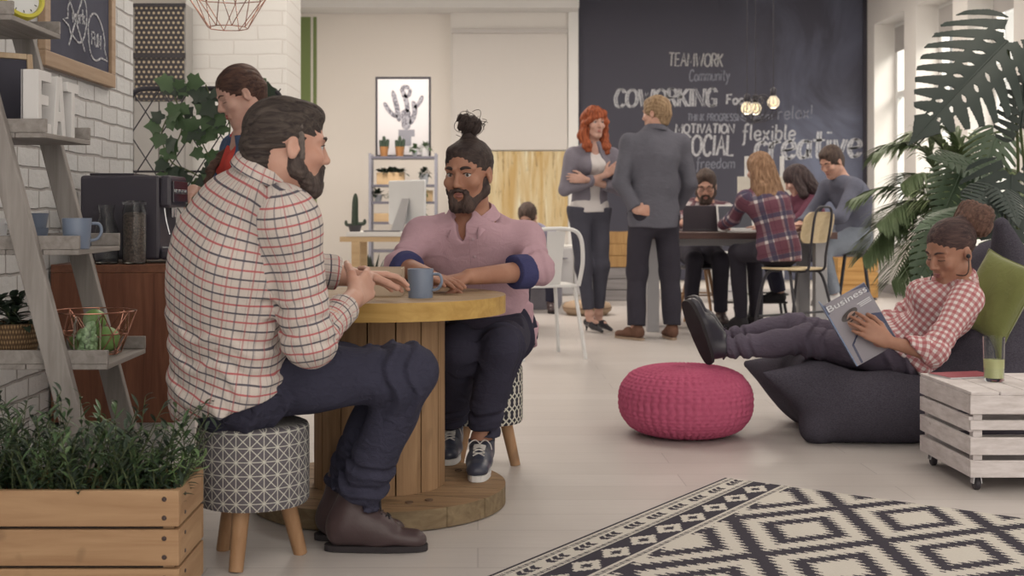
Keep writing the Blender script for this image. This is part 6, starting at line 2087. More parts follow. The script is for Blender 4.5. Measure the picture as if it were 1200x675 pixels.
M_NAVY = cloth_mat('navy_cuff', (62, 60, 90), .15, 40, .4)
for L in 'LR':
    B = SDF(); a, b = f.J['el' + L], f.J['wr' + L]
    B.cap(a.lerp(b, .16), a.lerp(b, .36), .0600, .0555, .004, ca=True, cb=True); B.disp = wrink(40, .004, 4)
    v, q = surface(B, .005); np_mesh('rolled_cuff', v, q, M_NAVY, f.t)
f.bottoms(cloth_mat('navy_chinos', (52, 48, 58), .2, 26, .4), .010, .90, .09, 6, 'trousers', .006, 26)
M_BOAT = plain('navy_leather', (56, 56, 66), .35, .45, .1, 20)
M_LACE = plain('cream_lace', (188, 176, 164), .8)
shoe(f.t, f.J['anL'], (.018, 4.205, .0635), (-.004, 3.945, .0635), M_BOAT, M_SOLEW, .0, 1.0, .004, lace=M_LACE, sole_t=.019)
shoe(f.t, f.J['anR'], (-.090, 4.462, .0635), (-.100, 4.205, .0635), M_BOAT, M_SOLEW, .0, 1.0, .004, lace=M_LACE, sole_t=.019)
HM2 = hair_mat('hair_dark', (46, 37, 35), (72, 58, 52), (0, 0, math.radians(65)), (8, 90, 50))
f.hair([E((0, -.018, .043), (.0785, .101, .083)), E((0, .030, .082), (.060, .05, .028)), CP((0, -.075, .0), (0, -.06, -.055), .055, .03), E((0, .134, -.004), (.10, .068, .104), 's', .010), E((0, .032, -.10), (.13, .074, .088), 's', .012),
        E((.088, -.002, -.016), (.020, .028, .040), 's', .006), E((-.088, -.002, -.016), (.020, .028, .040), 's', .006), CP((.03, -.085, -.05), (.045, -.08, -.085), .022, .008), CP((0, -.02, .11), (0, -.025, .142), .030, .022)], HM2, .0036, 'y', amp=.0011, freq=330)
f.hair([E((0, -.028, .166), (.040, .038, .036)), E((.02, -.03, .185), (.024, .024, .022)), E((-.018, -.03, .16), (.026, .028, .026))], HM2, .0034, None, 'hair_bun', .0050, 200)
m = MB(); r = random.Random(2)
for k in range(16):
    a = r.uniform(0, 6.28); rr = r.uniform(.030, .052)
    ax = V(r.uniform(-1, 1), r.uniform(-.6, .6), r.uniform(-1, 1)).normalized(); x_, y_, _ = frame_of(ax)
    c = f.h.p(0, -.028, .170)
    m.tube([c + (x_ * math.cos(a + q) + y_ * math.sin(a + q)) * rr * (1 + .12 * q) for q in [i * .16 for i in range(16)]], .0011, 4)
m.build('loose_strands', HM2, f.t, smooth=60)
f.hair(beard(.0035), hair_mat('beard_dark2', (52, 42, 40), (84, 66, 58), st=(60, 60, 20)), .0036, None, 'beard', .0018, 420)
face_bits(f.t, f.h, HM2, lips=(138, 88, 78), gaze=(-.25, 1, -.05), brow=.0054)

# ------------------------------------------------------------------ woman at the counter
J = dict(pelvis=(-.93, 5.32, .84), neck=(-.968, 5.25, 1.245), fwd=V(-.85, -.5, 0), hunch=.0,
         shL=(-.885, 5.105, 1.195), shR=(-1.052, 5.395, 1.195), elL=(-.885, 5.06, .95), elR=(-1.12, 5.335, .96), wrL=(-1.03, 5.02, .86), wrR=(-1.165, 5.10, 1.01),
         knL=(-.93, 5.24, .45), knR=(-.97, 5.40, .45), anL=(-.90, 5.24, .085), anR=(-.94, 5.42, .085), toeL=(-1.05, 5.18, .02), toeR=(-1.09, 5.36, .02),
         head=(-.998, 5.215, 1.402), hf=V(-.84, -.42, -.40), hk=1.0)
f = Fig('woman in a red top and denim jacket looking down at the black coffee machine', J, .95, True, .0052, .006)
SK3 = skin_mat('skin_light', (180, 134, 114), (194, 150, 130))
f.body(SK3, dict(R=dict(d=(-.15, -.8, -.25), n=(0, -.2, -1), th=(.8, 0, 0), curl=.5), L=dict(d=(-.4, -.4, -.5), n=(0, 0, -1), th=(0, -1, 0), curl=.3)))
f.top(cloth_mat('red_top', (188, 70, 60), .06, 20, .2), .004, .35, hem=V(-.93, 5.32, .80), seed=3, amp=.002, name='red_top', sleeve=-.002,
      carve=[(f.J['neck'] + f.fwd * .085 + V(0, 0, .005), (.07, .07, .075))])
o = f.top(cloth_mat('denim_jacket', (70, 82, 104), .2, 26, .4), .014, 1.92, hem=V(-.93, 5.32, .78), seed=4, amp=.004, collar=(.03, .066, .5), name='denim_jacket',
      carve=[(f.J['neck'] + f.fwd * .17 - V(0, 0, .20), (.11, .13, .34), Matrix((f.side, f.fwd, V(0, 0, 1))).transposed())])
f.bottoms(DENIM, .008, .95, .08, 3, 'jeans', .003)
for L in 'LR':
    a = f.J['an' + L]; d = (f.J['toe' + L] - a); d.z = 0; d.normalize()
    shoe(f.t, a, V(a.x, a.y, .001) - d * .06, V(a.x, a.y, .001) + d * .165, M_BOOT, M_SOLEW, .0, .9, .006)
HM3 = hair_mat('hair_chestnut', (56, 40, 36), (92, 66, 54), (0, 0, math.radians(-30)), (14, 60, 60))
f.hair([E((0, -.018, .044), (.080, .101, .088)), CP((0, -.07, .0), (0, -.075, -.05), .060, .035), E((0, .132, -.006), (.10, .068, .102), 's', .010), E((0, .036, -.10), (.13, .075, .086), 's', .012), E((-.088, .000, -.012), (.020, .026, .038), 's', .006)], HM3, .0042, 'y', amp=.002, freq=300)
pts = [f.h.p(.02, -.085, -.05), f.h.p(.06, -.03, -.10), f.J['neck'] + f.side * .075 + f.fwd * .03 + V(0, 0, -.03), f.J['neck'] + f.side * .045 + f.fwd * .15 + V(0, 0, -.16), f.J['neck'] + f.side * .03 + f.fwd * .17 + V(0, 0, -.30)]
B = SDF(); sp_ = spline(pts, 4)
for i in range(len(sp_) - 1): B.cap(sp_[i], sp_[i + 1], .026 - .0008 * i, .0255 - .0008 * i, .01)
B.disp = wrink(110, .006, 6); v, q = surface(B, .0045); np_mesh('hair_plait', v, q, HM3, f.t)
face_bits(f.t, f.h, HM3, 'closed', lips=(168, 84, 76), brow=.003)
# ------------------------------------------------------------------ red-haired woman
PS = lambda px, py, s: P(px, py, s)
J = dict(pelvis=(.850, 9.50, .93), neck=(.868, 9.48, 1.405), fwd=V(.30, -.95, 0), hunch=.0,
         shL=(1.025, 9.535, 1.345), shR=(.715, 9.435, 1.345), elL=(1.075, 9.45, 1.085), elR=(.655, 9.37, 1.075), wrL=(.800, 9.285, 1.150), wrR=(.955, 9.315, 1.185),
         knL=(.935, 9.50, .50), knR=(.80, 9.46, .50), anL=(.925, 9.55, .125), anR=(.845, 9.44, .125), toeL=(.99, 9.44, .03), toeR=(.92, 9.31, .03),
         head=(.880, 9.455, 1.580), hf=V(.42, -.90, -.02), hk=.98)
f = Fig('red-haired woman in a grey cardigan standing with arms crossed', J, .98, True, .0062, .0075, .92)
f.body(SK3, dict(L=dict(d=(-.95, .05, .10), n=(-.1, 1, 0), th=(0, 0, 1), curl=.4), R=dict(d=(.75, .15, .55), n=(-.3, 1, -.2), th=(-.4, 0, 1), curl=.4)))
f.top(cloth_mat('white_blouse', (204, 190, 180), .03, 18, .3), .008, .4, hem=V(.85, 9.5, .905), seed=12, amp=.003, name='blouse', sleeve=-.002, drop=.03,
      carve=[(f.J['neck'] + f.fwd * .07 + V(0, 0, .01), (.05, .06, .075))])
fr = Matrix((f.side, f.fwd, V(0, 0, 1))).transposed()
f.top(cloth_mat('grey_cardigan', (122, 112, 116), .10, 30, .45), .019, 1.9, hem=V(.85, 9.5, .93), seed=13, amp=.006, name='cardigan', sleeve=.010,
      carve=[(f.J['chest'] + f.fwd * .15 + V(0, 0, -.06), (.058, .115, .40), fr)])
f.bottoms(cloth_mat('charcoal_trousers', (74, 70, 76), .12, 22, .3), .008, .88, .02, 14, 'trousers', .004, 22, .94, .80)
M_HEEL = plain('black_patent', (46, 42, 46), .2, .5, .03)
for L in 'LR':
    a = f.J['an' + L]; d = f.J['toe' + L] - a; d.z = 0; d.normalize()
    S = SDF(); hl = V(a.x, a.y, .072) - d * .03; to = V(a.x, a.y, .0) + d * .165
    S.cap(hl, V(a.x, a.y, .055) + d * .05, .030, .028, .02); S.cap(V(a.x, a.y, .050) + d * .05, to + V(0, 0, .018), .030, .012, .02)
    S.cap(hl + V(0, 0, -.01), V(hl.x, hl.y, 0) - d * .012, .014, .0045, .012, cb=True)
    S.ell(V(a.x, a.y, .105) + d * .03, (.03, .03, .035), None, .008, 's'); S.cut((0, 0, .001), (0, 0, -1))
    v, q = surface(S, .005); np_mesh('high_heel', v, q, M_HEEL, f.t)
HMR = hair_mat('hair_copper', (112, 52, 32), (172, 92, 58), (0, 0, 0), (50, 50, 5))
f.hair([E((0, -.016, .044), (.088, .105, .092)), CP((-.066, .0, .02), (-.092, -.005, -.10), .036, .044), CP((.066, .0, .02), (.090, -.005, -.10), .034, .042), CP((-.088, .0, -.10), (-.085, .045, -.205), .046, .036), CP((.088, .0, -.10), (.080, .050, -.190), .044, .034),
        CP((0, -.07, 0), (0, -.075, -.17), .07, .06), CP((-.06, .05, .075), (-.082, .045, -.01), .024, .026), CP((.03, .066, .088), (.078, .045, .0), .024, .024), E((.008, .145, -.032), (.066, .085, .098), 's', .010)], HMR, .005, 'z', amp=.005, freq=150, wave=.006)
face_bits(f.t, f.h, HMR, lips=(176, 104, 92), brow=.003)

# ------------------------------------------------------------------ standing man seen from behind
J = dict(pelvis=(1.250, 8.86, .905), neck=(1.262, 8.86, 1.475), fwd=V(-.25, .97, 0), hunch=.012,
         shL=(1.075, 8.815, 1.405), shR=(1.452, 8.915, 1.405), elL=(1.005, 8.775, 1.115), elR=(1.515, 8.92, 1.115), wrL=(1.105, 8.715, .925), wrR=(1.455, 9.08, .93),
         knL=(1.135, 8.90, .48), knR=(1.375, 8.92, .48), anL=(1.125, 8.86, .09), anR=(1.385, 8.90, .09), toeL=(1.00, 9.02, .02), toeR=(1.37, 9.06, .02),
         head=(1.268, 8.875, 1.605), hf=V(-.80, .58, -.04), hk=1.0)
f = Fig('standing man in a slate shirt with his back toward us before the chalkboard', J, 1.02, False, .0062, .0075)
f.body(SK1, dict(L=dict(d=(.85, .15, -.05), n=(0, 1, -.1), th=(0, .3, 1), curl=.25), R=dict(d=(-.4, .5, -.7), n=(-.6, -.4, 0), th=(-.5, .7, 0), curl=.4)))
f.top(cloth_mat('slate_shirt', (92, 87, 91), .12, 16, .55), .022, 1.93, hem=V(1.25, 8.86, .80), seed=15, amp=.010, freq=18, collar=(.060, .072, .25), drop=.12)
add_collar(f, MATS['slate_shirt'], .064, .012, .050, .05)
f.bottoms(cloth_mat('dark_trousers', (54, 49, 54), .15, 22, .35), .010, .97, .0, 16, 'trousers', .006, 22, 1.04, 1.2)
M_BRSH = plain('brown_suede', (100, 70, 56), .8, .1, .1, 30)
for L in 'LR':
    a = f.J['an' + L]; d = f.J['toe' + L] - a; d.z = 0; d.normalize()
    shoe(f.t, a, V(a.x, a.y, .001) - d * .075, V(a.x, a.y, .001) + d * .205, M_BRSH, plain('tan_sole', (150, 124, 102), .7), .0, 1.0, .006)
HMS = hair_mat('hair_sandy', (108, 82, 60), (160, 130, 98), (0, 0, 0), (60, 60, 12))
f.hair(short_hair(.014, .008) + [E((0, .03, .088), (.056, .055, .034))], HMS, .0048, 'y', amp=.0026, freq=260)
face_bits(f.t, f.h, HMS, lips=(160, 106, 94))

# ------------------------------------------------------------------ man with glasses at the laptop
J = dict(pelvis=(1.850, 10.43, .585), neck=(1.880, 10.36, .985), fwd=V(-.12, -.99, 0), hunch=.04,
         shL=(2.055, 10.345, .925), shR=(1.695, 10.385, .925), elL=(2.10, 10.12, .835), elR=(1.64, 10.16, .835), wrL=(1.92, 9.97, .81), wrR=(1.66, 9.97, .81),
         knL=(1.95, 10.02, .52), knR=(1.74, 10.02, .52), anL=(1.97, 10.10, .09), anR=(1.72, 10.10, .09), toeL=(1.97, 9.96, .02), toeR=(1.72, 9.96, .02),
         head=(1.885, 10.30, 1.115), hf=V(-.22, -.93, -.30), hk=1.08)
f = Fig('bearded man in glasses and a dark plaid shirt behind the dark laptop', J, 1.0, False, .0066, .008)
f.body(SK1, dict(L=dict(d=(-.3, -.9, -.02), n=(0, 0, -1), th=(-1, 0, 0), curl=.12), R=dict(d=(.3, -.9, -.02), n=(0, 0, -1), th=(1, 0, 0), curl=.12)))
M_PL1 = plaid('red_plaid', (186, 168, 160), [(0, .085, .48, .1, (104, 52, 60), .75), (1, .085, .48, .2, (88, 46, 56), .75), (0, .085, .10, .75, (70, 56, 68), .8), (1, .085, .10, .85, (70, 56, 68), .8)])
f.top(M_PL1, .02, 1.6, hem=V(1.85, 10.43, .54), seed=17, amp=.006, collar=(.05, .07, .5), carve=[(f.J['neck'] + f.h.y * .07, (.026, .05, .07), f.h.R)])
f.bottoms(cloth_mat('dark_trousers', (52, 47, 53)), .010, .97, .08, 18, 'trousers', .004)
for L in 'LR':
    a = f.J['an' + L]; shoe(f.t, a, V(a.x, a.y + .07, .001), V(a.x, a.y - .20, .001), M_BOOT, M_SOLE, .0, 1.0, .007)
HMD = hair_mat('hair_dark_brown', (58, 46, 42), (88, 70, 60), (0, 0, 0), (60, 60, 12))
f.hair(short_hair(.020, .006) + [E((0, .035, .092), (.058, .050, .034))], HMD, .005, 'y', amp=.0026, freq=250)
f.hair(beard(.006), HMD, .0046, None, 'beard', .002, 300)
face_bits(f.t, f.h, HMD, 'closed', lips=(150, 96, 86))
m = MB()
for sx in (-1, 1):
    m.tube([f.h.p(sx * .032 + .022 * math.cos(a), .094 - .10 * abs(sx * .032 + .022 * math.cos(a)) ** 1.3, .004 + .017 * math.sin(a)) for a in [2 * PI * k / 20 for k in range(20)]], .0018, 5, True)
    m.tube([f.h.p(sx * .055, .090, .010), f.h.p(sx * .079, .06, .010), f.h.p(sx * .080, -.01, .006)], .0018, 5)
m.tube([f.h.p(-.011, .096, .008), f.h.p(0, .099, .010), f.h.p(.011, .096, .008)], .0018, 5)
m.build('eyeglasses', plain('black_frame', (42, 38, 40), .3, .5), f.t, smooth=60)

# ------------------------------------------------------------------ woman in plaid with long hair, from behind
J = dict(pelvis=(2.180, 9.030, .630), neck=(2.080, 9.095, 1.065), fwd=V(-.50, .86, 0), hunch=.03,
         shL=(1.935, 9.010, 1.010), shR=(2.235, 9.180, 1.010), elL=(1.885, 9.19, .865), elR=(2.33, 9.33, .865), wrL=(1.84, 9.41, .805), wrR=(2.17, 9.50, .795),
         knL=(1.945, 9.33, .60), knR=(2.09, 9.43, .60), anL=(1.99, 9.42, .10), anR=(2.13, 9.52, .10), toeL=(1.90, 9.54, .02), toeR=(2.04, 9.64, .02),
         head=(2.062, 9.130, 1.215), hf=V(-.40, .90, -.20), hk=1.02)
f = Fig('woman with long straight brown hair in a maroon and white plaid shirt', J, .98, True, .0066, .0075)
f.body(SK3, dict(L=dict(d=(.3, .95, -.02), n=(0, 0, -1), th=(1, 0, 0), curl=.1), R=dict(d=(-.5, .8, -.02), n=(0, 0, -1), th=(-1, 0, 0), curl=.1)))
M_PL2 = plaid('maroon_plaid', (190, 172, 164), [(0, .15, .62, .30, (96, 50, 60), .78), (1, .15, .62, .25, (92, 48, 60), .78), (0, .15, .22, .55, (60, 54, 72), .8), (1, .15, .22, .48, (58, 52, 72), .8), (0, .15, .03, .1, (84, 50, 60), .7), (1, .15, .03, .1, (84, 50, 60), .7)])
f.top(M_PL2, .024, 1.9, hem=V(2.18, 9.03, .555), seed=19, amp=.008, freq=18, collar=(.05, .07, .3), drop=.06)
f.bottoms(cloth_mat('black_leggings', (50, 45, 50), .1, 22, .3), .006, .97, .08, 20, 'leggings', .003)
for L in 'LR':
    a = f.J['an' + L]; d = f.J['toe' + L] - a; d.z = 0; d.normalize(); shoe(f.t, a, V(a.x, a.y, .001) - d * .065, V(a.x, a.y, .001) + d * .18, M_BLKL, M_SOLE, .10, .95, .007, name='boot', boot=True, collar=.05)
HML = hair_mat('hair_light_brown', (100, 70, 50), (152, 116, 88), (0, 0, 0), (60, 60, 4))
f.hair([E((0, -.014, .044), (.084, .103, .090)), CP((-.05, -.04, .03), (-.085, -.06, -.20), .05, .045), CP((.05, -.04, .03), (.095, -.06, -.20), .05, .045), CP((0, -.06, 0), (0, -.085, -.22), .07, .062), CP((.05, -.075, -.15), (.07, -.085, -.255), .055, .03), CP((-.05, -.075, -.15), (-.05, -.085, -.25), .055, .03), E((0, .140, -.03), (.075, .080, .12), 's', .010)], HML, .005, 'z', amp=.004, freq=170)
face_bits(f.t, f.h, HML, lips=None)

# ------------------------------------------------------------------ woman in maroon beyond the table end
J = dict(pelvis=(2.745, 10.42, .62), neck=(2.690, 10.38, 1.045), fwd=V(-.86, -.35, 0), hunch=.05,
         shL=(2.760, 10.24, .985), shR=(2.650, 10.53, .985), elL=(2.61, 10.13, .85), elR=(2.52, 10.42, .85), wrL=(2.40, 9.97, .81), wrR=(2.36, 10.12, .81),
         knL=(2.40, 10.22, .60), knR=(2.42, 10.44, .60), anL=(2.48, 10.22, .24), anR=(2.50, 10.42, .24), toeL=(2.35, 10.20, .18), toeR=(2.37, 10.40, .18),
         head=(2.650, 10.36, 1.165), hf=V(-.80, .30, -.42), hk=1.02)
f = Fig('dark-haired woman in a maroon sweater bent over the far table end', J, .95, True, .0068, .008)
f.body(SK3, {q: dict(d=(-.8, -.4, -.05), n=(0, 0, -1), th=(0, 1 if q == 'L' else -1, 0), curl=.1) for q in 'LR'})
f.top(cloth_mat('maroon_sweater', (100, 58, 68), .12, 24, .4), .022, 1.93, hem=V(2.74, 10.42, .56), seed=21, amp=.007)
f.bottoms(DENIM, .008, .97, .08, 22, 'jeans', .003)
for L in 'LR':
    a = f.J['an' + L]; shoe(f.t, a, a + V(.06, .0, -.085), a + V(-.16, -.02, -.085), M_BLKL, M_SOLE, .0, .9, .008)
HMB = hair_mat('hair_black', (50, 40, 40), (84, 68, 64), (0, 0, 0), (60, 60, 5))
f.hair([E((0, -.014, .044), (.086, .106, .092)), CP((0, -.06, 0), (.0, -.09, -.12), .075, .06), CP((-.06, -.01, .02), (-.085, -.01, -.13), .04, .04), CP((.06, -.01, .02), (.085, -.01, -.13), .04, .04), E((0, .150, -.03), (.072, .085, .11), 's', .010)], HMB, .0055, 'z', amp=.004, freq=160)
face_bits(f.t, f.h, HMB, 'closed', lips=None)

# ------------------------------------------------------------------ man in the grey sweater at the table end
J = dict(pelvis=(2.960, 9.85, .715), neck=(2.850, 9.77, 1.165), fwd=V(-.93, -.32, 0), hunch=.06,
         shL=(2.905, 9.595, 1.105), shR=(2.790, 9.930, 1.110), elL=(2.770, 9.50, .875), elR=(2.66, 9.97, .875), wrL=(2.555, 9.62, .81), wrR=(2.53, 9.80, .81),
         knL=(2.640, 9.60, .610), knR=(2.70, 9.79, .62), anL=(2.745, 9.62, .27), anR=(2.80, 9.80, .27), toeL=(2.62, 9.55, .20), toeR=(2.68, 9.76, .20),
         head=(2.765, 9.735, 1.295), hf=V(-.78, -.45, -.44), hk=1.0)
f = Fig('man in a grey sweater and light jeans bent over the table end', J, 1.0, False, .0062, .0075)
f.body(SK1, {q: dict(d=(-.9, .1 if q == 'L' else -.2, -.03), n=(0, 0, -1), th=(0, 1 if q == 'L' else -1, 0), curl=.1) for q in 'LR'})
f.top(cloth_mat('grey_sweater', (94, 91, 99), .10, 26, .35), .012, 1.92, hem=V(2.96, 9.85, .66), seed=23, amp=.006, freq=22, drop=.03, hemn=(-.2, 0, -1))
f.bottoms(cloth_mat('light_jeans', (120, 120, 124), .14, 24, .45), .010, .96, .08, 24, 'jeans', .005)
for L in 'LR':
    a = f.J['an' + L]; shoe(f.t, a, a + V(.06, .02, -.085), a + V(-.19, -.06, -.085), plain('white_sneaker', (196, 184, 174), .6), M_SOLEW, .0, 1.0, .008)
f.hair(short_hair(.016, .006) + [E((0, .035, .088), (.056, .050, .030))], HMD, .0048, 'y', amp=.0026, freq=250)
face_bits(f.t, f.h, HMD, 'closed', lips=(150, 98, 88))

# ------------------------------------------------------------------ person resting at the far sideboard
J = dict(pelvis=(.56, 11.62, .40), neck=(.50, 11.42, .76), fwd=V(-.3, -.95, 0), hunch=.08,
         shL=(.66, 11.40, .70), shR=(.34, 11.48, .70), elL=(.72, 11.22, .52), elR=(.30, 11.25, .52), wrL=(.58, 11.05, .50), wrR=(.42, 11.05, .50),
         knL=(.66, 11.18, .40), knR=(.42, 11.2, .40), anL=(.66, 11.22, .09), anR=(.42, 11.24, .09), toeL=(.66, 11.08, .02), toeR=(.42, 11.10, .02),
         head=(.455, 11.35, .855), hf=V(-.3, -.8, -.55), hk=1.0)
f = Fig('crouched person in a grey top far behind the white metal chair', J, .95, False, .009, .010)
f.body(SK3, {q: dict(d=(0, -.8, -.4), n=(0, 0, -1), th=(-1 if q == 'L' else 1, 0, 0), curl=.3) for q in 'LR'})
f.top(cloth_mat('lilac_grey_top', (134, 124, 134), .1, 20, .3), .018, 1.0, hem=V(.56, 11.62, .36), seed=25, amp=.006)
f.bottoms(DENIM, .010, .97, .08, 26, 'jeans', .003)
for L in 'LR':
    a = f.J['an' + L]; shoe(f.t, a, V(a.x, a.y + .06, .001), V(a.x, a.y - .19, .001), M_BOOT, M_SOLE, .0, 1.0, .009)
f.hair(short_hair(.018, .010), HMD, .006, 'y')
face_bits(f.t, f.h, HMD, 'closed', lips=None)
c0 = V(.575, 11.68, 0)
t = thing('floor_pouf', 'low grey pouf under the crouched person far behind', 'pouf', c0)
MB().lathe([(0, .001), (.19, .001), (.215, .05), (.215, .20), (.19, .262), (.1, .272), (0, .274)], 36, c0).build('cover', plain('grey_pouf', (128, 120, 122), .9, .1, .1, 30), t, smooth=60)
MB().tube([c0 + V(.216 * math.cos(a), .216 * math.sin(a), .20) for a in [2 * PI * k / 36 for k in range(36)]], .005, 6, True).build('piping', M_SHD, t, smooth=60)

# ------------------------------------------------------------------ reading woman on the bean bag
J = dict(pelvis=(1.720, 5.10, .335), neck=(1.918, 4.985, .640), fwd=V(-.80, -.10, .58), hunch=.02, side_p=V(.05, 1, 0),
         shL=(1.885, 4.815, .585), shR=(1.925, 5.150, .600), elL=(1.715, 4.700, .385), elR=(1.68, 5.14, .44), wrL=(1.545, 4.690, .430), wrR=(1.50, 4.99, .49),
         hipL=(1.70, 5.02, .330), hipR=(1.71, 5.19, .330), knL=(1.330, 5.10, .392), knR=(1.350, 5.32, .425), anL=(1.000, 5.11, .362), anR=(1.030, 5.31, .372),
         toeL=(.90, 5.10, .45), toeR=(.93, 5.32, .45), head=(1.872, 4.935, .757), hf=V(-.86, -.38, -.30), hup=V(.15, 0, 1), hk=1.05)
f = Fig('woman in a red gingham shirt lounging on the bean bag with a magazine', J, .97, True, .0042, .0052)
LNG = f
SK4 = skin_mat('skin_brown', (142, 96, 75), (160, 114, 91))
f.body(SK4, dict(L=dict(d=(-.80, .04, .50), n=(-.1, .95, -.15), th=(.5, .1, .9), curl=.22, k=.98, spread=.16), R=dict(d=(-.75, -.45, .25), n=(.2, -.9, 0), th=(0, -.3, 1), curl=.35)))
M_GING = plaid('red_gingham', (204, 186, 176), [(0, .026, .5, .0, (160, 74, 76), .62), (1, .026, .5, .0, (152, 62, 66), .62)], .35, 24)
f.top(M_GING, .020, 1.86, hem=V(1.70, 5.1, .335), hemn=(-.75, 0, -.66), seed=27, amp=.008, freq=24, collar=(.052, .062, .45), sleeve=.012, drop=.02,
      carve=[(f.J['neck'] + f.h.y * .066 + V(0, 0, -.01), (.020, .04, .06), f.h.R)])
add_collar(f, M_GING, .057, .008, .046, .05)
f.bottoms(cloth_mat('plum_grey_trousers', (86, 75, 83), .12, 34, .55), .006, .97, .06, 28, 'trousers', .008, 42, .92, .92)
M_BROG = plain('black_brogue', (50, 46, 52), .28, .5, .08, 24)
for L, hl, to, nr in (('L', (.945, 5.085, .292), (.835, 5.03, .560), (.76, .65, .3)), ('R', (.975, 5.285, .298), (.885, 5.26, .560), (.76, .65, .3))):
    shoe(f.t, f.J['an' + L], hl, to, M_BROG, M_SOLE, .01, 1.02, .0042, lace=M_BLKL, sole_t=.018, boot=True, nrm=nr)
HMC = hair_mat('hair_black_brown', (46, 34, 34), (84, 62, 56), (0, 0, math.radians(20)), (10, 80, 80))
f.hair([E((0, -.018, .046), (.078, .100, .085)), E((0, .132, -.004), (.10, .066, .104), 's', .010), E((0, .036, -.10), (.13, .075, .088), 's', .012), E((.090, -.004, -.016), (.022, .026, .040), 's', .006), E((-.090, -.004, -.016), (.022, .026, .040), 's', .006), CP((0, -.06, .06), (0, -.095, .085), .05, .04)], HMC, .0040, 'y', amp=.0009, freq=300)
HMC2 = hair_mat('hair_bun_curly', (64, 44, 38), (110, 80, 66), st=(60, 60, 60))
f.hair([E((0, -.140, .085), (.072, .070, .062)), E((.02, -.150, .125), (.042, .044, .034)), E((-.03, -.14, .06), (.044, .044, .040)), E((-.03, -.165, .1), (.04, .04, .04))], HMC2, .0036, None, 'hair_bun', .0034, 330)
face_bits(f.t, f.h, HMC, 'closed', lips=(132, 78, 74), brow=.0036)
M_EAR = plain('black_earphone', (44, 40, 42), .4)
m = MB(); m.ball(f.h.p(-.088, .002, -.004), .009, 10, 8)
m.tube(spline([f.h.p(-.090, .004, -.010), f.h.p(-.084, .03, -.07), f.J['neck'] + f.fwd * .11 + V(-.01, -.03, -.02), f.J['neck'] + f.fwd * .155 + V(0, -.02, -.10)], 8), .0022, 5)
m.build('earphones', M_EAR, f.t, smooth=60)

# open magazine in her hands
tl, tr, br = P(968, 357, 308), P(1016, 331, 308), P(1063, 402, 308)
tl.y = 4.757; tr.y = 4.777; br.y = 4.757
ex = (tr - tl); ey = (tr - br); W_, H_ = ex.length, ey.length
ex.normalize(); ey = (ey - ex * ey.dot(ex)).normalized(); W_ = .19; H_ = .262
nn = ex.cross(ey); nn = -nn if nn.y > 0 else nn
tl = tr - ex * W_; bl = tl - ey * H_
t = thing('magazine', 'open Business magazine held up by the woman on the bean bag', 'magazine', bl)
def mq(a, b, o): return bl + ex * (a * W_) + ey * (b * H_) + nn * o
def curved(m, a0, a1, b0, b1, o, n=8, th=.0012, bow=.010):
    vs, fs = [], []
    for i in range(n + 1):
        a = a0 + (a1 - a0) * i / n
        k = bow * math.sin(PI * min(1, max(0, a)))
        for b in (b0, b1): vs += [mq(a, b, o + k), mq(a, b, o + k - th)]
    for i in range(n):
        q = 4 * i
        fs += [(q, q + 4, q + 6, q + 2), (q + 1, q + 3, q + 7, q + 5), (q, q + 1, q + 5, q + 4), (q + 2, q + 6, q + 7, q + 3)]
    fs += [(0, 2, 3, 1), (4 * n, 4 * n + 1, 4 * n + 3, 4 * n + 2)]
    m.add(vs, fs)
M_COV = plain('cover_grey', (132, 122, 124), .3, .4, .08, 10)
m = MB(); curved(m, 0, 1, 0, 1, 0); m.build('front_cover', M_COV, t)
m = MB(); curved(m, 0, .985, .01, .99, -.0022, th=.004); m.build('pages', plain('paper', (196, 186, 178)), t)
back = V(.20, 1, 0); back = (back - ey * back.dot(ey)).normalized()
m = MB(); vs = [bl + back * (W_ * a) + ey * (H_ * b) + ex * (-.001) + nn * o * 0 - ex.cross(ey) * 0 + (back.cross(ey)) * o for a in (0, 1) for b in (0, 1) for o in (0, .004)]
m.add(vs, [(0, 1, 3, 2), (4, 6, 7, 5), (0, 2, 6, 4), (1, 5, 7, 3), (0, 4, 5, 1), (2, 3, 7, 6)]); m.build('back_cover', plain('blue_cover', (104, 122, 150), .3, .4, .1, 8), t)
def cover_shape(name, poly, mat, o=.0006):
    m = MB()
    def T(x, y, k): return mq(x, y, o + .0008 * k + .010 * math.sin(PI * min(1, max(0, x))))
    poly2 = []
    for i in range(len(poly)):
        a, b = poly[i], poly[(i + 1) % len(poly)]
        for q in range(3): poly2.append((a[0] + (b[0] - a[0]) * q / 3, a[1] + (b[1] - a[1]) * q / 3))
    m.prism([poly2], T); return m.build(name, mat, t)
def oval(cx, cy, rx, ry, rot=0, n=20):
    return [(cx + rx * math.cos(a) * math.cos(rot) - ry * math.sin(a) * math.sin(rot), cy + rx * math.cos(a) * math.sin(rot) + ry * math.sin(a) * math.cos(rot)) for a in [2 * PI * k / n for k in range(n)]]
M_MNAVY = plain('print_navy', (58, 60, 82), .3, .4, .12, 12); M_MSKIN = plain('print_skin', (164, 128, 112), .3, .4, .08, 20); M_MHAIR = plain('print_hair', (62, 52, 50), .3, .4, .1)
cover_shape('printed_band', [(.01, .84), (.99, .84), (.99, .985), (.01, .985)], plain('print_slate', (70, 72, 92), .3, .4, .1, 8))
cover_shape('printed_suit', [(.10, .01), (.99, .01), (.99, .50), (.80, .56), (.52, .42), (.30, .40), (.12, .30)], M_MNAVY)
cover_shape('printed_face', oval(.42, .58, .17, .145, .2), M_MSKIN, .0012)
cover_shape('printed_hair', oval(.38, .70, .20, .060, .15), M_MHAIR, .0018)
cover_shape('printed_eyes', [(.30, .61), (.55, .635), (.55, .620), (.30, .595)], M_MHAIR, .0019)
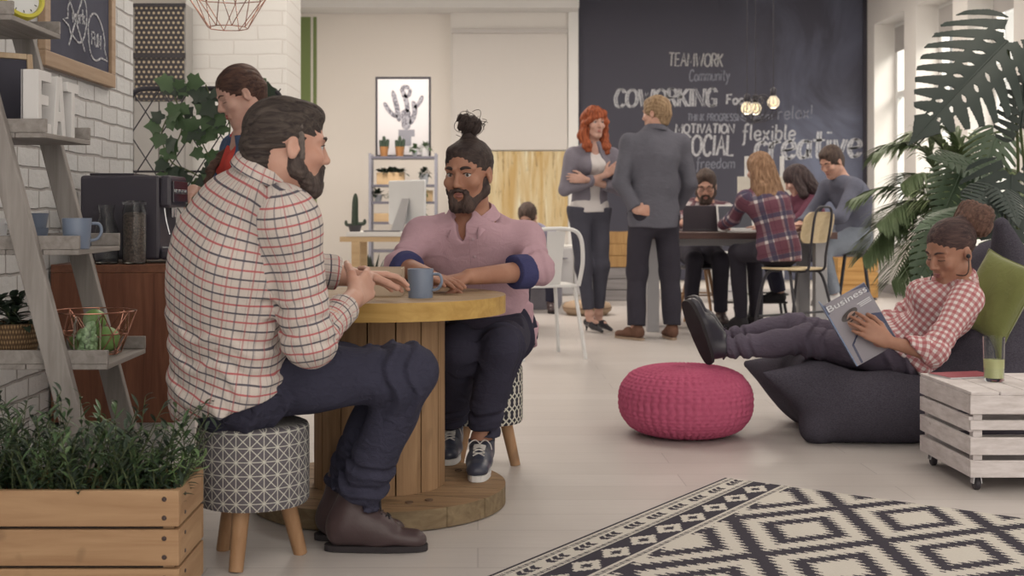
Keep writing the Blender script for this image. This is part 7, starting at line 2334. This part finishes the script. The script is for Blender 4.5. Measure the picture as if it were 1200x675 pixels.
cover_shape('printed_hand', oval(.46, .46, .10, .06, .6), M_MSKIN, .0018)
cover_shape('printed_portrait', oval(.68, .17, .18, .11), plain('print_warm', (150, 104, 92), .3, .4, .2, 30), .0012)
cu = bpy.data.curves.new('masthead', 'FONT'); cu.body = 'Business'; cu.size = 1; cu.extrude = 0
to_ = bpy.data.objects.new('masthead', cu); COL.objects.link(to_)
bpy.context.view_layer.update()
me = bpy.data.meshes.new_from_object(to_.evaluated_get(bpy.context.evaluated_depsgraph_get()))
xs = [v.co.x for v in me.vertices]; ysv = [v.co.y for v in me.vertices]
x0_, x1_ = min(xs), max(xs)
for v in me.vertices:
    a = .04 + .92 * (v.co.x - x0_) / (x1_ - x0_); b = .868 + .125 * v.co.y
    v.co = mq(a, b, .0030 + .010 * math.sin(PI * a)) - bl
bpy.data.objects.remove(to_); bpy.data.curves.remove(cu)
me.materials.clear(); me.materials.append(plain('print_white', (206, 198, 192), .4))
o = bpy.data.objects.new('masthead_text', me); COL.objects.link(o); o.parent = t
m = MB()
for a0, a1, b in ((.62, .94, .77), (.66, .94, .745), (.66, .94, .72), (.58, .92, .33), (.58, .86, .305)):
    curved(m, a0, a1, b, b + .010, .0026, 3, .0006)
m.build('cover_lines', plain('print_white', (206, 198, 192)), t)

# ------------------------------------------------------------------ bean bag and green cushion
def ops_carve(B, fig, infl):
    J, k = fig.J, fig.k
    B.cap(J['pelvis'], J['mid'], .150 * k + infl, .13 * k + infl, .01, 's', fig.fwd, .80); B.cap(J['mid'], J['chest'], .13 * k + infl, .150 * k + infl, .01, 's', fig.fwd, .80)
    B.cap(J['chest'], J['neck'], .150 * k + infl, .085 * k + infl, .01, 's', fig.fwd, .82)
    B.cap(J['hipL'], J['hipR'], .094 * k + infl, None, .01, 's')
    for L in 'LR':
        B.cap(J['hip' + L], J['kn' + L], .086 * k + infl, .062 * k + infl, .01, 's'); B.cap(J['kn' + L], J['an' + L], .062 * k + infl, .05 * k + infl, .01, 's')
        B.cap(J['sh' + L], J['el' + L], .050 * k + infl, .046 * k + infl, .01, 's'); B.cap(J['el' + L], J['wr' + L], .046 * k + infl, .034 * k + infl, .01, 's')
B = SDF()
B.cap((1.48, 5.16, .165), (2.30, 5.22, .18), .185, .20, .06); B.cap((1.46, 5.42, .17), (2.30, 5.55, .19), .19, .21, .06); B.cap((1.5, 5.0, .14), (2.25, 5.0, .14), .15, .15, .06)
B.cap((1.40, 5.05, .18), (1.135, 4.99, .275), .13, .012, .05); B.cap((1.42, 5.30, .18), (1.20, 5.55, .24), .15, .02, .06); B.cap((1.40, 4.98, .10), (1.36, 4.97, .07), .085, .07, .05)
B.cap((2.12, 5.15, .34), (2.26, 5.22, .58), .21, .17, .07); B.cap((2.15, 5.50, .34), (2.30, 5.50, .62), .23, .17, .07); B.cap((2.5, 5.2, .3), (2.55, 5.3, .55), .22, .16, .08)
B.cap((2.26, 5.24, .60), (2.15, 5.12, .868), .12, .020, .05)
ops_carve(B, LNG, .030)
B.ell(LNG.h.p(0, -.01, .02), (.115, .115, .125), None, .02, 's')
B.cut((0, 0, .003), (0, 0, -1)); B.disp = wrink(13, .014, 31)
v, q = surface(B, .008)
c0 = V(1.85, 5.25, 0)
t = thing('bean_bag', 'large charcoal knitted bean bag with pointed corners under the reading woman', 'bean bag', c0)
g = G('charcoal_knit', .95, .08)
kn = g.noise(g.map(g.tc(), (1, 1.6, 2.2), (.3, .5, .7)), 150, 3, .6)
g.col(g.mix(g.ramp(kn, .3, .7), A(60, 54, 59), A(82, 75, 80))); g.bump(kn, .6, .004)
np_mesh('knit_cover', v, q, g.m, t)

def pillow(t, name, c, R, w_, h_, th, mat, n=26):
    vs, fs = [], []
    for sd in (1, -1):
        for i in range(n + 1):
            for j in range(n + 1):
                u, v_ = 2 * i / n - 1, 2 * j / n - 1
                pin = 1 - .07 * (1 - abs(u) ** 3) * abs(v_) ** 6; pin2 = 1 - .07 * (1 - abs(v_) ** 3) * abs(u) ** 6
                z = th / 2 * ((1 - u ** 4) * (1 - v_ ** 4)) ** .55 + .003 * math.sin(9 * u + 4 * v_) * (1 - u ** 2) * (1 - v_ ** 2)
                vs.append(Vector(c) + R @ V(u * w_ / 2 * pin2, v_ * h_ / 2 * pin, sd * (z + .002)))
    N = (n + 1) ** 2
    for i in range(n):
        for j in range(n):
            a = i * (n + 1) + j
            fs.append((a, a + n + 1, a + n + 2, a + 1)); fs.append((N + a, N + a + 1, N + a + n + 2, N + a + n + 1))
    edge = [(i, 0) for i in range(n)] + [(n, j) for j in range(n)] + [(i, n) for i in range(n, 0, -1)] + [(0, j) for j in range(n, 0, -1)]
    for k in range(len(edge)):
        a = edge[k][0] * (n + 1) + edge[k][1]; b = edge[(k + 1) % len(edge)][0] * (n + 1) + edge[(k + 1) % len(edge)][1]
        fs.append((a, b, N + b, N + a))
    o = MB().add(vs, fs).build(name, mat, t, smooth=80)
    MB().tube([Vector(vs[i * (n + 1) + j]) * .5 + Vector(vs[N + i * (n + 1) + j]) * .5 for i, j in edge], .004, 6, True).build('piping', mat, o, smooth=60)
    return o
# green cushion behind the reading woman
c0 = P(1167, 349, 291)
Rz = Matrix.Rotation(math.radians(-28), 3, 'Z') @ Matrix.Rotation(math.radians(-62), 3, 'X') @ Matrix.Rotation(math.radians(24), 3, 'Z')
nz = V(-.66, -.70, .28).normalized()
ax_ = V(.42, -.10, .90); ax_ = (ax_ - nz * ax_.dot(nz)).normalized()
Rz = Matrix((ax_.cross(nz), ax_, nz)).transposed()
t = thing('green_cushion', 'olive green velvet cushion behind the back of the reading woman', 'cushion', c0 - V(0, 0, .2))
g = G('olive_velvet', .75, .15)
g.col(g.mix(g.noise(g.tc(), 6, 4), A(90, 90, 48), A(120, 118, 68))); g.bump(g.noise(g.map(g.tc(), (1, 2, 1)), 14, 3, .5, 1), .4, .012)
g.b.inputs['Sheen Weight'].default_value = .3
pillow(t, 'cushion_cover', c0, Rz, .24, .34, .12, g.m)

# ------------------------------------------------------------------ large-leaved and feathery plants by the windows
def gloss_leaf(name, c1, c2, rough=.35):
    g = G(name, rough, .4)
    g.col(g.mix(g.noise(g.tc(), 7, 3), A(*c1), A(*c2)))
    g.b.inputs['Subsurface Weight'].default_value = 0
    return g.m
M_MON = gloss_leaf('monstera_dark', (42, 48, 44), (54, 62, 54), .5)
M_MON2 = gloss_leaf('monstera_mid', (64, 78, 58), (84, 97, 72), .45)
M_PALM = gloss_leaf('palm_green', (78, 90, 60), (112, 122, 84), .5)
M_PALM2 = gloss_leaf('palm_light', (108, 118, 76), (136, 142, 100), .5)
LY = [-.16, -.13, -.06, .02, .14, .36, .58, .75, .87, .95, 1.03]
LW = [.20, .33, .42, .46, .49, .455, .355, .210, .095, .035, .0]
def in_leaf(x, y, depth, ph):
    """monstera blade: heart outline, slits between the side veins, holes beside the midrib"""
    ax = abs(x)
    if not (-.16 <= y <= 1.03): return False
    w = float(np.interp(y, LY, LW))
    if ax > w: return False
    if y < 0 and ax < .02 + .10 * (-y / .16) ** .6: return False
    c = (y - .45 * ax - .25 * ax * ax + ph) / .118
    fr = abs((c % 1) - .5)                 # 0 at the middle of a slit
    rel = ax / max(w, .02)
    if c > -2.4 and y < .84:
        if rel > depth:
            if fr < .085 + .36 * (rel - depth): return False
        elif .10 < rel < depth - .10 and fr < .13 * math.sin(PI * (rel - .10) / (depth - .20)): return False
    return True
def monstera_leaf(m, base, tip, nrm, seed, wid=1.0, droop=.12, slit=.45, fold=.25):
    base, tip = Vector(base), Vector(tip)
    d = tip - base; L = d.length; d.normalize()
    n = Vector(nrm); n = (n - d * n.dot(d)).normalized(); s_ = d.cross(n)
    ph = random.Random(seed).uniform(0, .05)
    def T(x, y): return base + s_ * (x * L * wid) + d * (y * L) + n * (L * (fold * abs(x) * .5 - droop * y * y - .50 * x * x))
    nx_, ny_ = (136, 164) if L > .4 else (84, 100)
    idx, vs, fs = {}, [], []
    def vid(i, j):
        if (i, j) not in idx:
            idx[(i, j)] = len(vs); vs.append(T(-.5 + i / nx_, -.17 + 1.21 * j / ny_))
        return idx[(i, j)]
    for i in range(nx_):
        for j in range(ny_):
            if in_leaf(-.5 + (i + .5) / nx_, -.17 + 1.21 * (j + .5) / ny_, slit, ph):
                fs.append((vid(i, j), vid(i + 1, j), vid(i + 1, j + 1), vid(i, j + 1)))
    m.add(vs, fs)
    m.tube([T(0, y) + n * .001 for y in (0, .2, .4, .6, .8, .97)], [.006, .005, .004, .003, .002, .001], 5)
def solid(o, th=.0025):
    q = o.modifiers.new('thickness', 'SOLIDIFY'); q.thickness = th; q.offset = 0
    return o
pot = V(2.62, 6.20, 0)
t = thing('monstera_plant', 'tall monstera with huge slit leaves behind the bean bag', 'plant', pot)
MB().lathe([(.13, 0), (.18, .30), (.185, .32), (.165, .32), (.15, .27), (0, .27)], 32, pot).build('planter_pot', M_WHITEC, t, smooth=50)
MB().lathe([(.148, .2705), (0, .272)], 24, pot).build('soil', plain('potting_soil', (70, 60, 54)), t)
LV = [  # base px, tip px, span, normal, material, slit
    ((1180, 48), (1071, 159), 250, (-.30, -.92, .22), 0, .40, .84), ((1196, 150), (1206, 70), 245, (.3, -.9, .1), 0, .45, .9),
    ((1186, 205), (1180, 318), 248, (-.15, -.95, .2), 0, .42, .95), ((1150, 200), (1092, 178), 238, (-.2, -.7, .7), 1, .45, .8),
    ((1150, 248), (1072, 262), 252, (0, -.5, .85), 1, .7, .55), ((1170, 232), (1128, 254), 256, (.1, -.8, .6), 0, .36, .9), ((1176, 226), (1196, 262), 256, (.2, -.9, .4), 0, .36, .9),
    ((1112, 262), (1068, 338), 246, (-.3, -.9, .3), 1, .6, .6), ((1192, 262), (1176, 350), 236, (.1, -.95, .2), 1, .45, .9), ((1168, 160), (1142, 232), 234, (-.5, -.85, 0), 1, .38, .7), ((1128, 200), (1100, 262), 236, (-.3, -.9, .2), 1, .5, .8)]
ml = [MB(), MB()]; ms = MB()
for k, (b, tp, s_, n, mi_, sl, wd) in enumerate(LV):
    bb, tt = P(b[0], b[1], s_), P(tp[0], tp[1], s_ * 1.03)
    lm = MB(); monstera_leaf(lm, bb, tt, n, 40 + k, wd, .10, sl)
    solid(lm.build('leaf', [M_MON, M_MON2][mi_], t, smooth=60, recalc=False))
    mid = V((bb.x + pot.x) / 2 + .06, (bb.y + pot.y) / 2, bb.z * .62 + .12)
    ms.tube(spline([pot + V(.05 * math.cos(k), .05 * math.sin(k), .272), mid, bb], 8), .007, 6)
ms.build('leaf_stems', M_STEM, t, smooth=60)

pot = V(2.72, 7.05, 0)
t = thing('palm_plant', 'feathery green palm spreading in front of the windows', 'plant', pot)
MB().lathe([(.15, 0), (.20, .34), (.205, .36), (.185, .36), (.17, .31), (0, .31)], 32, pot).build('planter_pot', plain('grey_planter', (140, 130, 124), .6), t, smooth=50)
MB().lathe([(.165, .3105), (0, .312)], 24, pot).build('soil', plain('potting_soil', (70, 60, 54)), t)
r = random.Random(77)
tips = [((1003, 232), 206, .0), ((1012, 300), 212, .0), ((1030, 178), 208, 0), ((1062, 165), 206, 1), ((1092, 158), 204, 0), ((1130, 182), 208, 1), ((1045, 330), 218, 0), ((1080, 318), 222, 0), ((1162, 168), 206, 1), ((1028, 262), 216, 0), ((1150, 240), 216, 1), ((1056, 215), 214, 0), ((1100, 230), 220, 1), ((1186, 210), 210, 1)]
mp = [MB(), MB()]; ms = MB()
for (px, py), s_, mi_ in tips:
    tip = P(px, py, s_)
    b0 = pot + V(r.uniform(-.08, .08), r.uniform(-.08, .08), .312)
    hz = tip - b0
    mid = b0 + V(hz.x * .30, hz.y * .3, max(hz.z * .85, .55) + .08)
    pts = spline([b0, b0.lerp(mid, .5) + V(0, 0, .05), mid, mid.lerp(tip, .55) + V(0, 0, .07), tip], 9)
    ms.tube(pts, [.007 * (1 - .8 * i / len(pts)) for i in range(len(pts))], 5)
    n0 = int(len(pts) * .36)
    for i in range(n0, len(pts)):
        u = (i - n0) / (len(pts) - n0)
        d = (pts[min(i + 1, len(pts) - 1)] - pts[i - 1]).normalized()
        sd = d.cross(V(0, 0, 1));
        if sd.length < .05: sd = V(1, 0, 0)
        sd.normalize()
        L = .26 * math.sin(PI * (.22 + .70 * u)) * r.uniform(.85, 1.1)
        for sg in (-1, 1):
            for jj in range(2):
                p_ = pts[i].lerp(pts[i - 1], .5 * jj)
                leaf(mp[int(mi_)], p_, (d * .75 + sd * sg * .75 + V(0, 0, .15)), V(0, 0, 1), L, .019, .45 + r.uniform(-.1, .2), seg=4)
for k in range(2): mp[k].build('fronds', [M_PALM, M_PALM2][k], t, recalc=False)
ms.build('frond_stems', M_STEM, t, smooth=60)
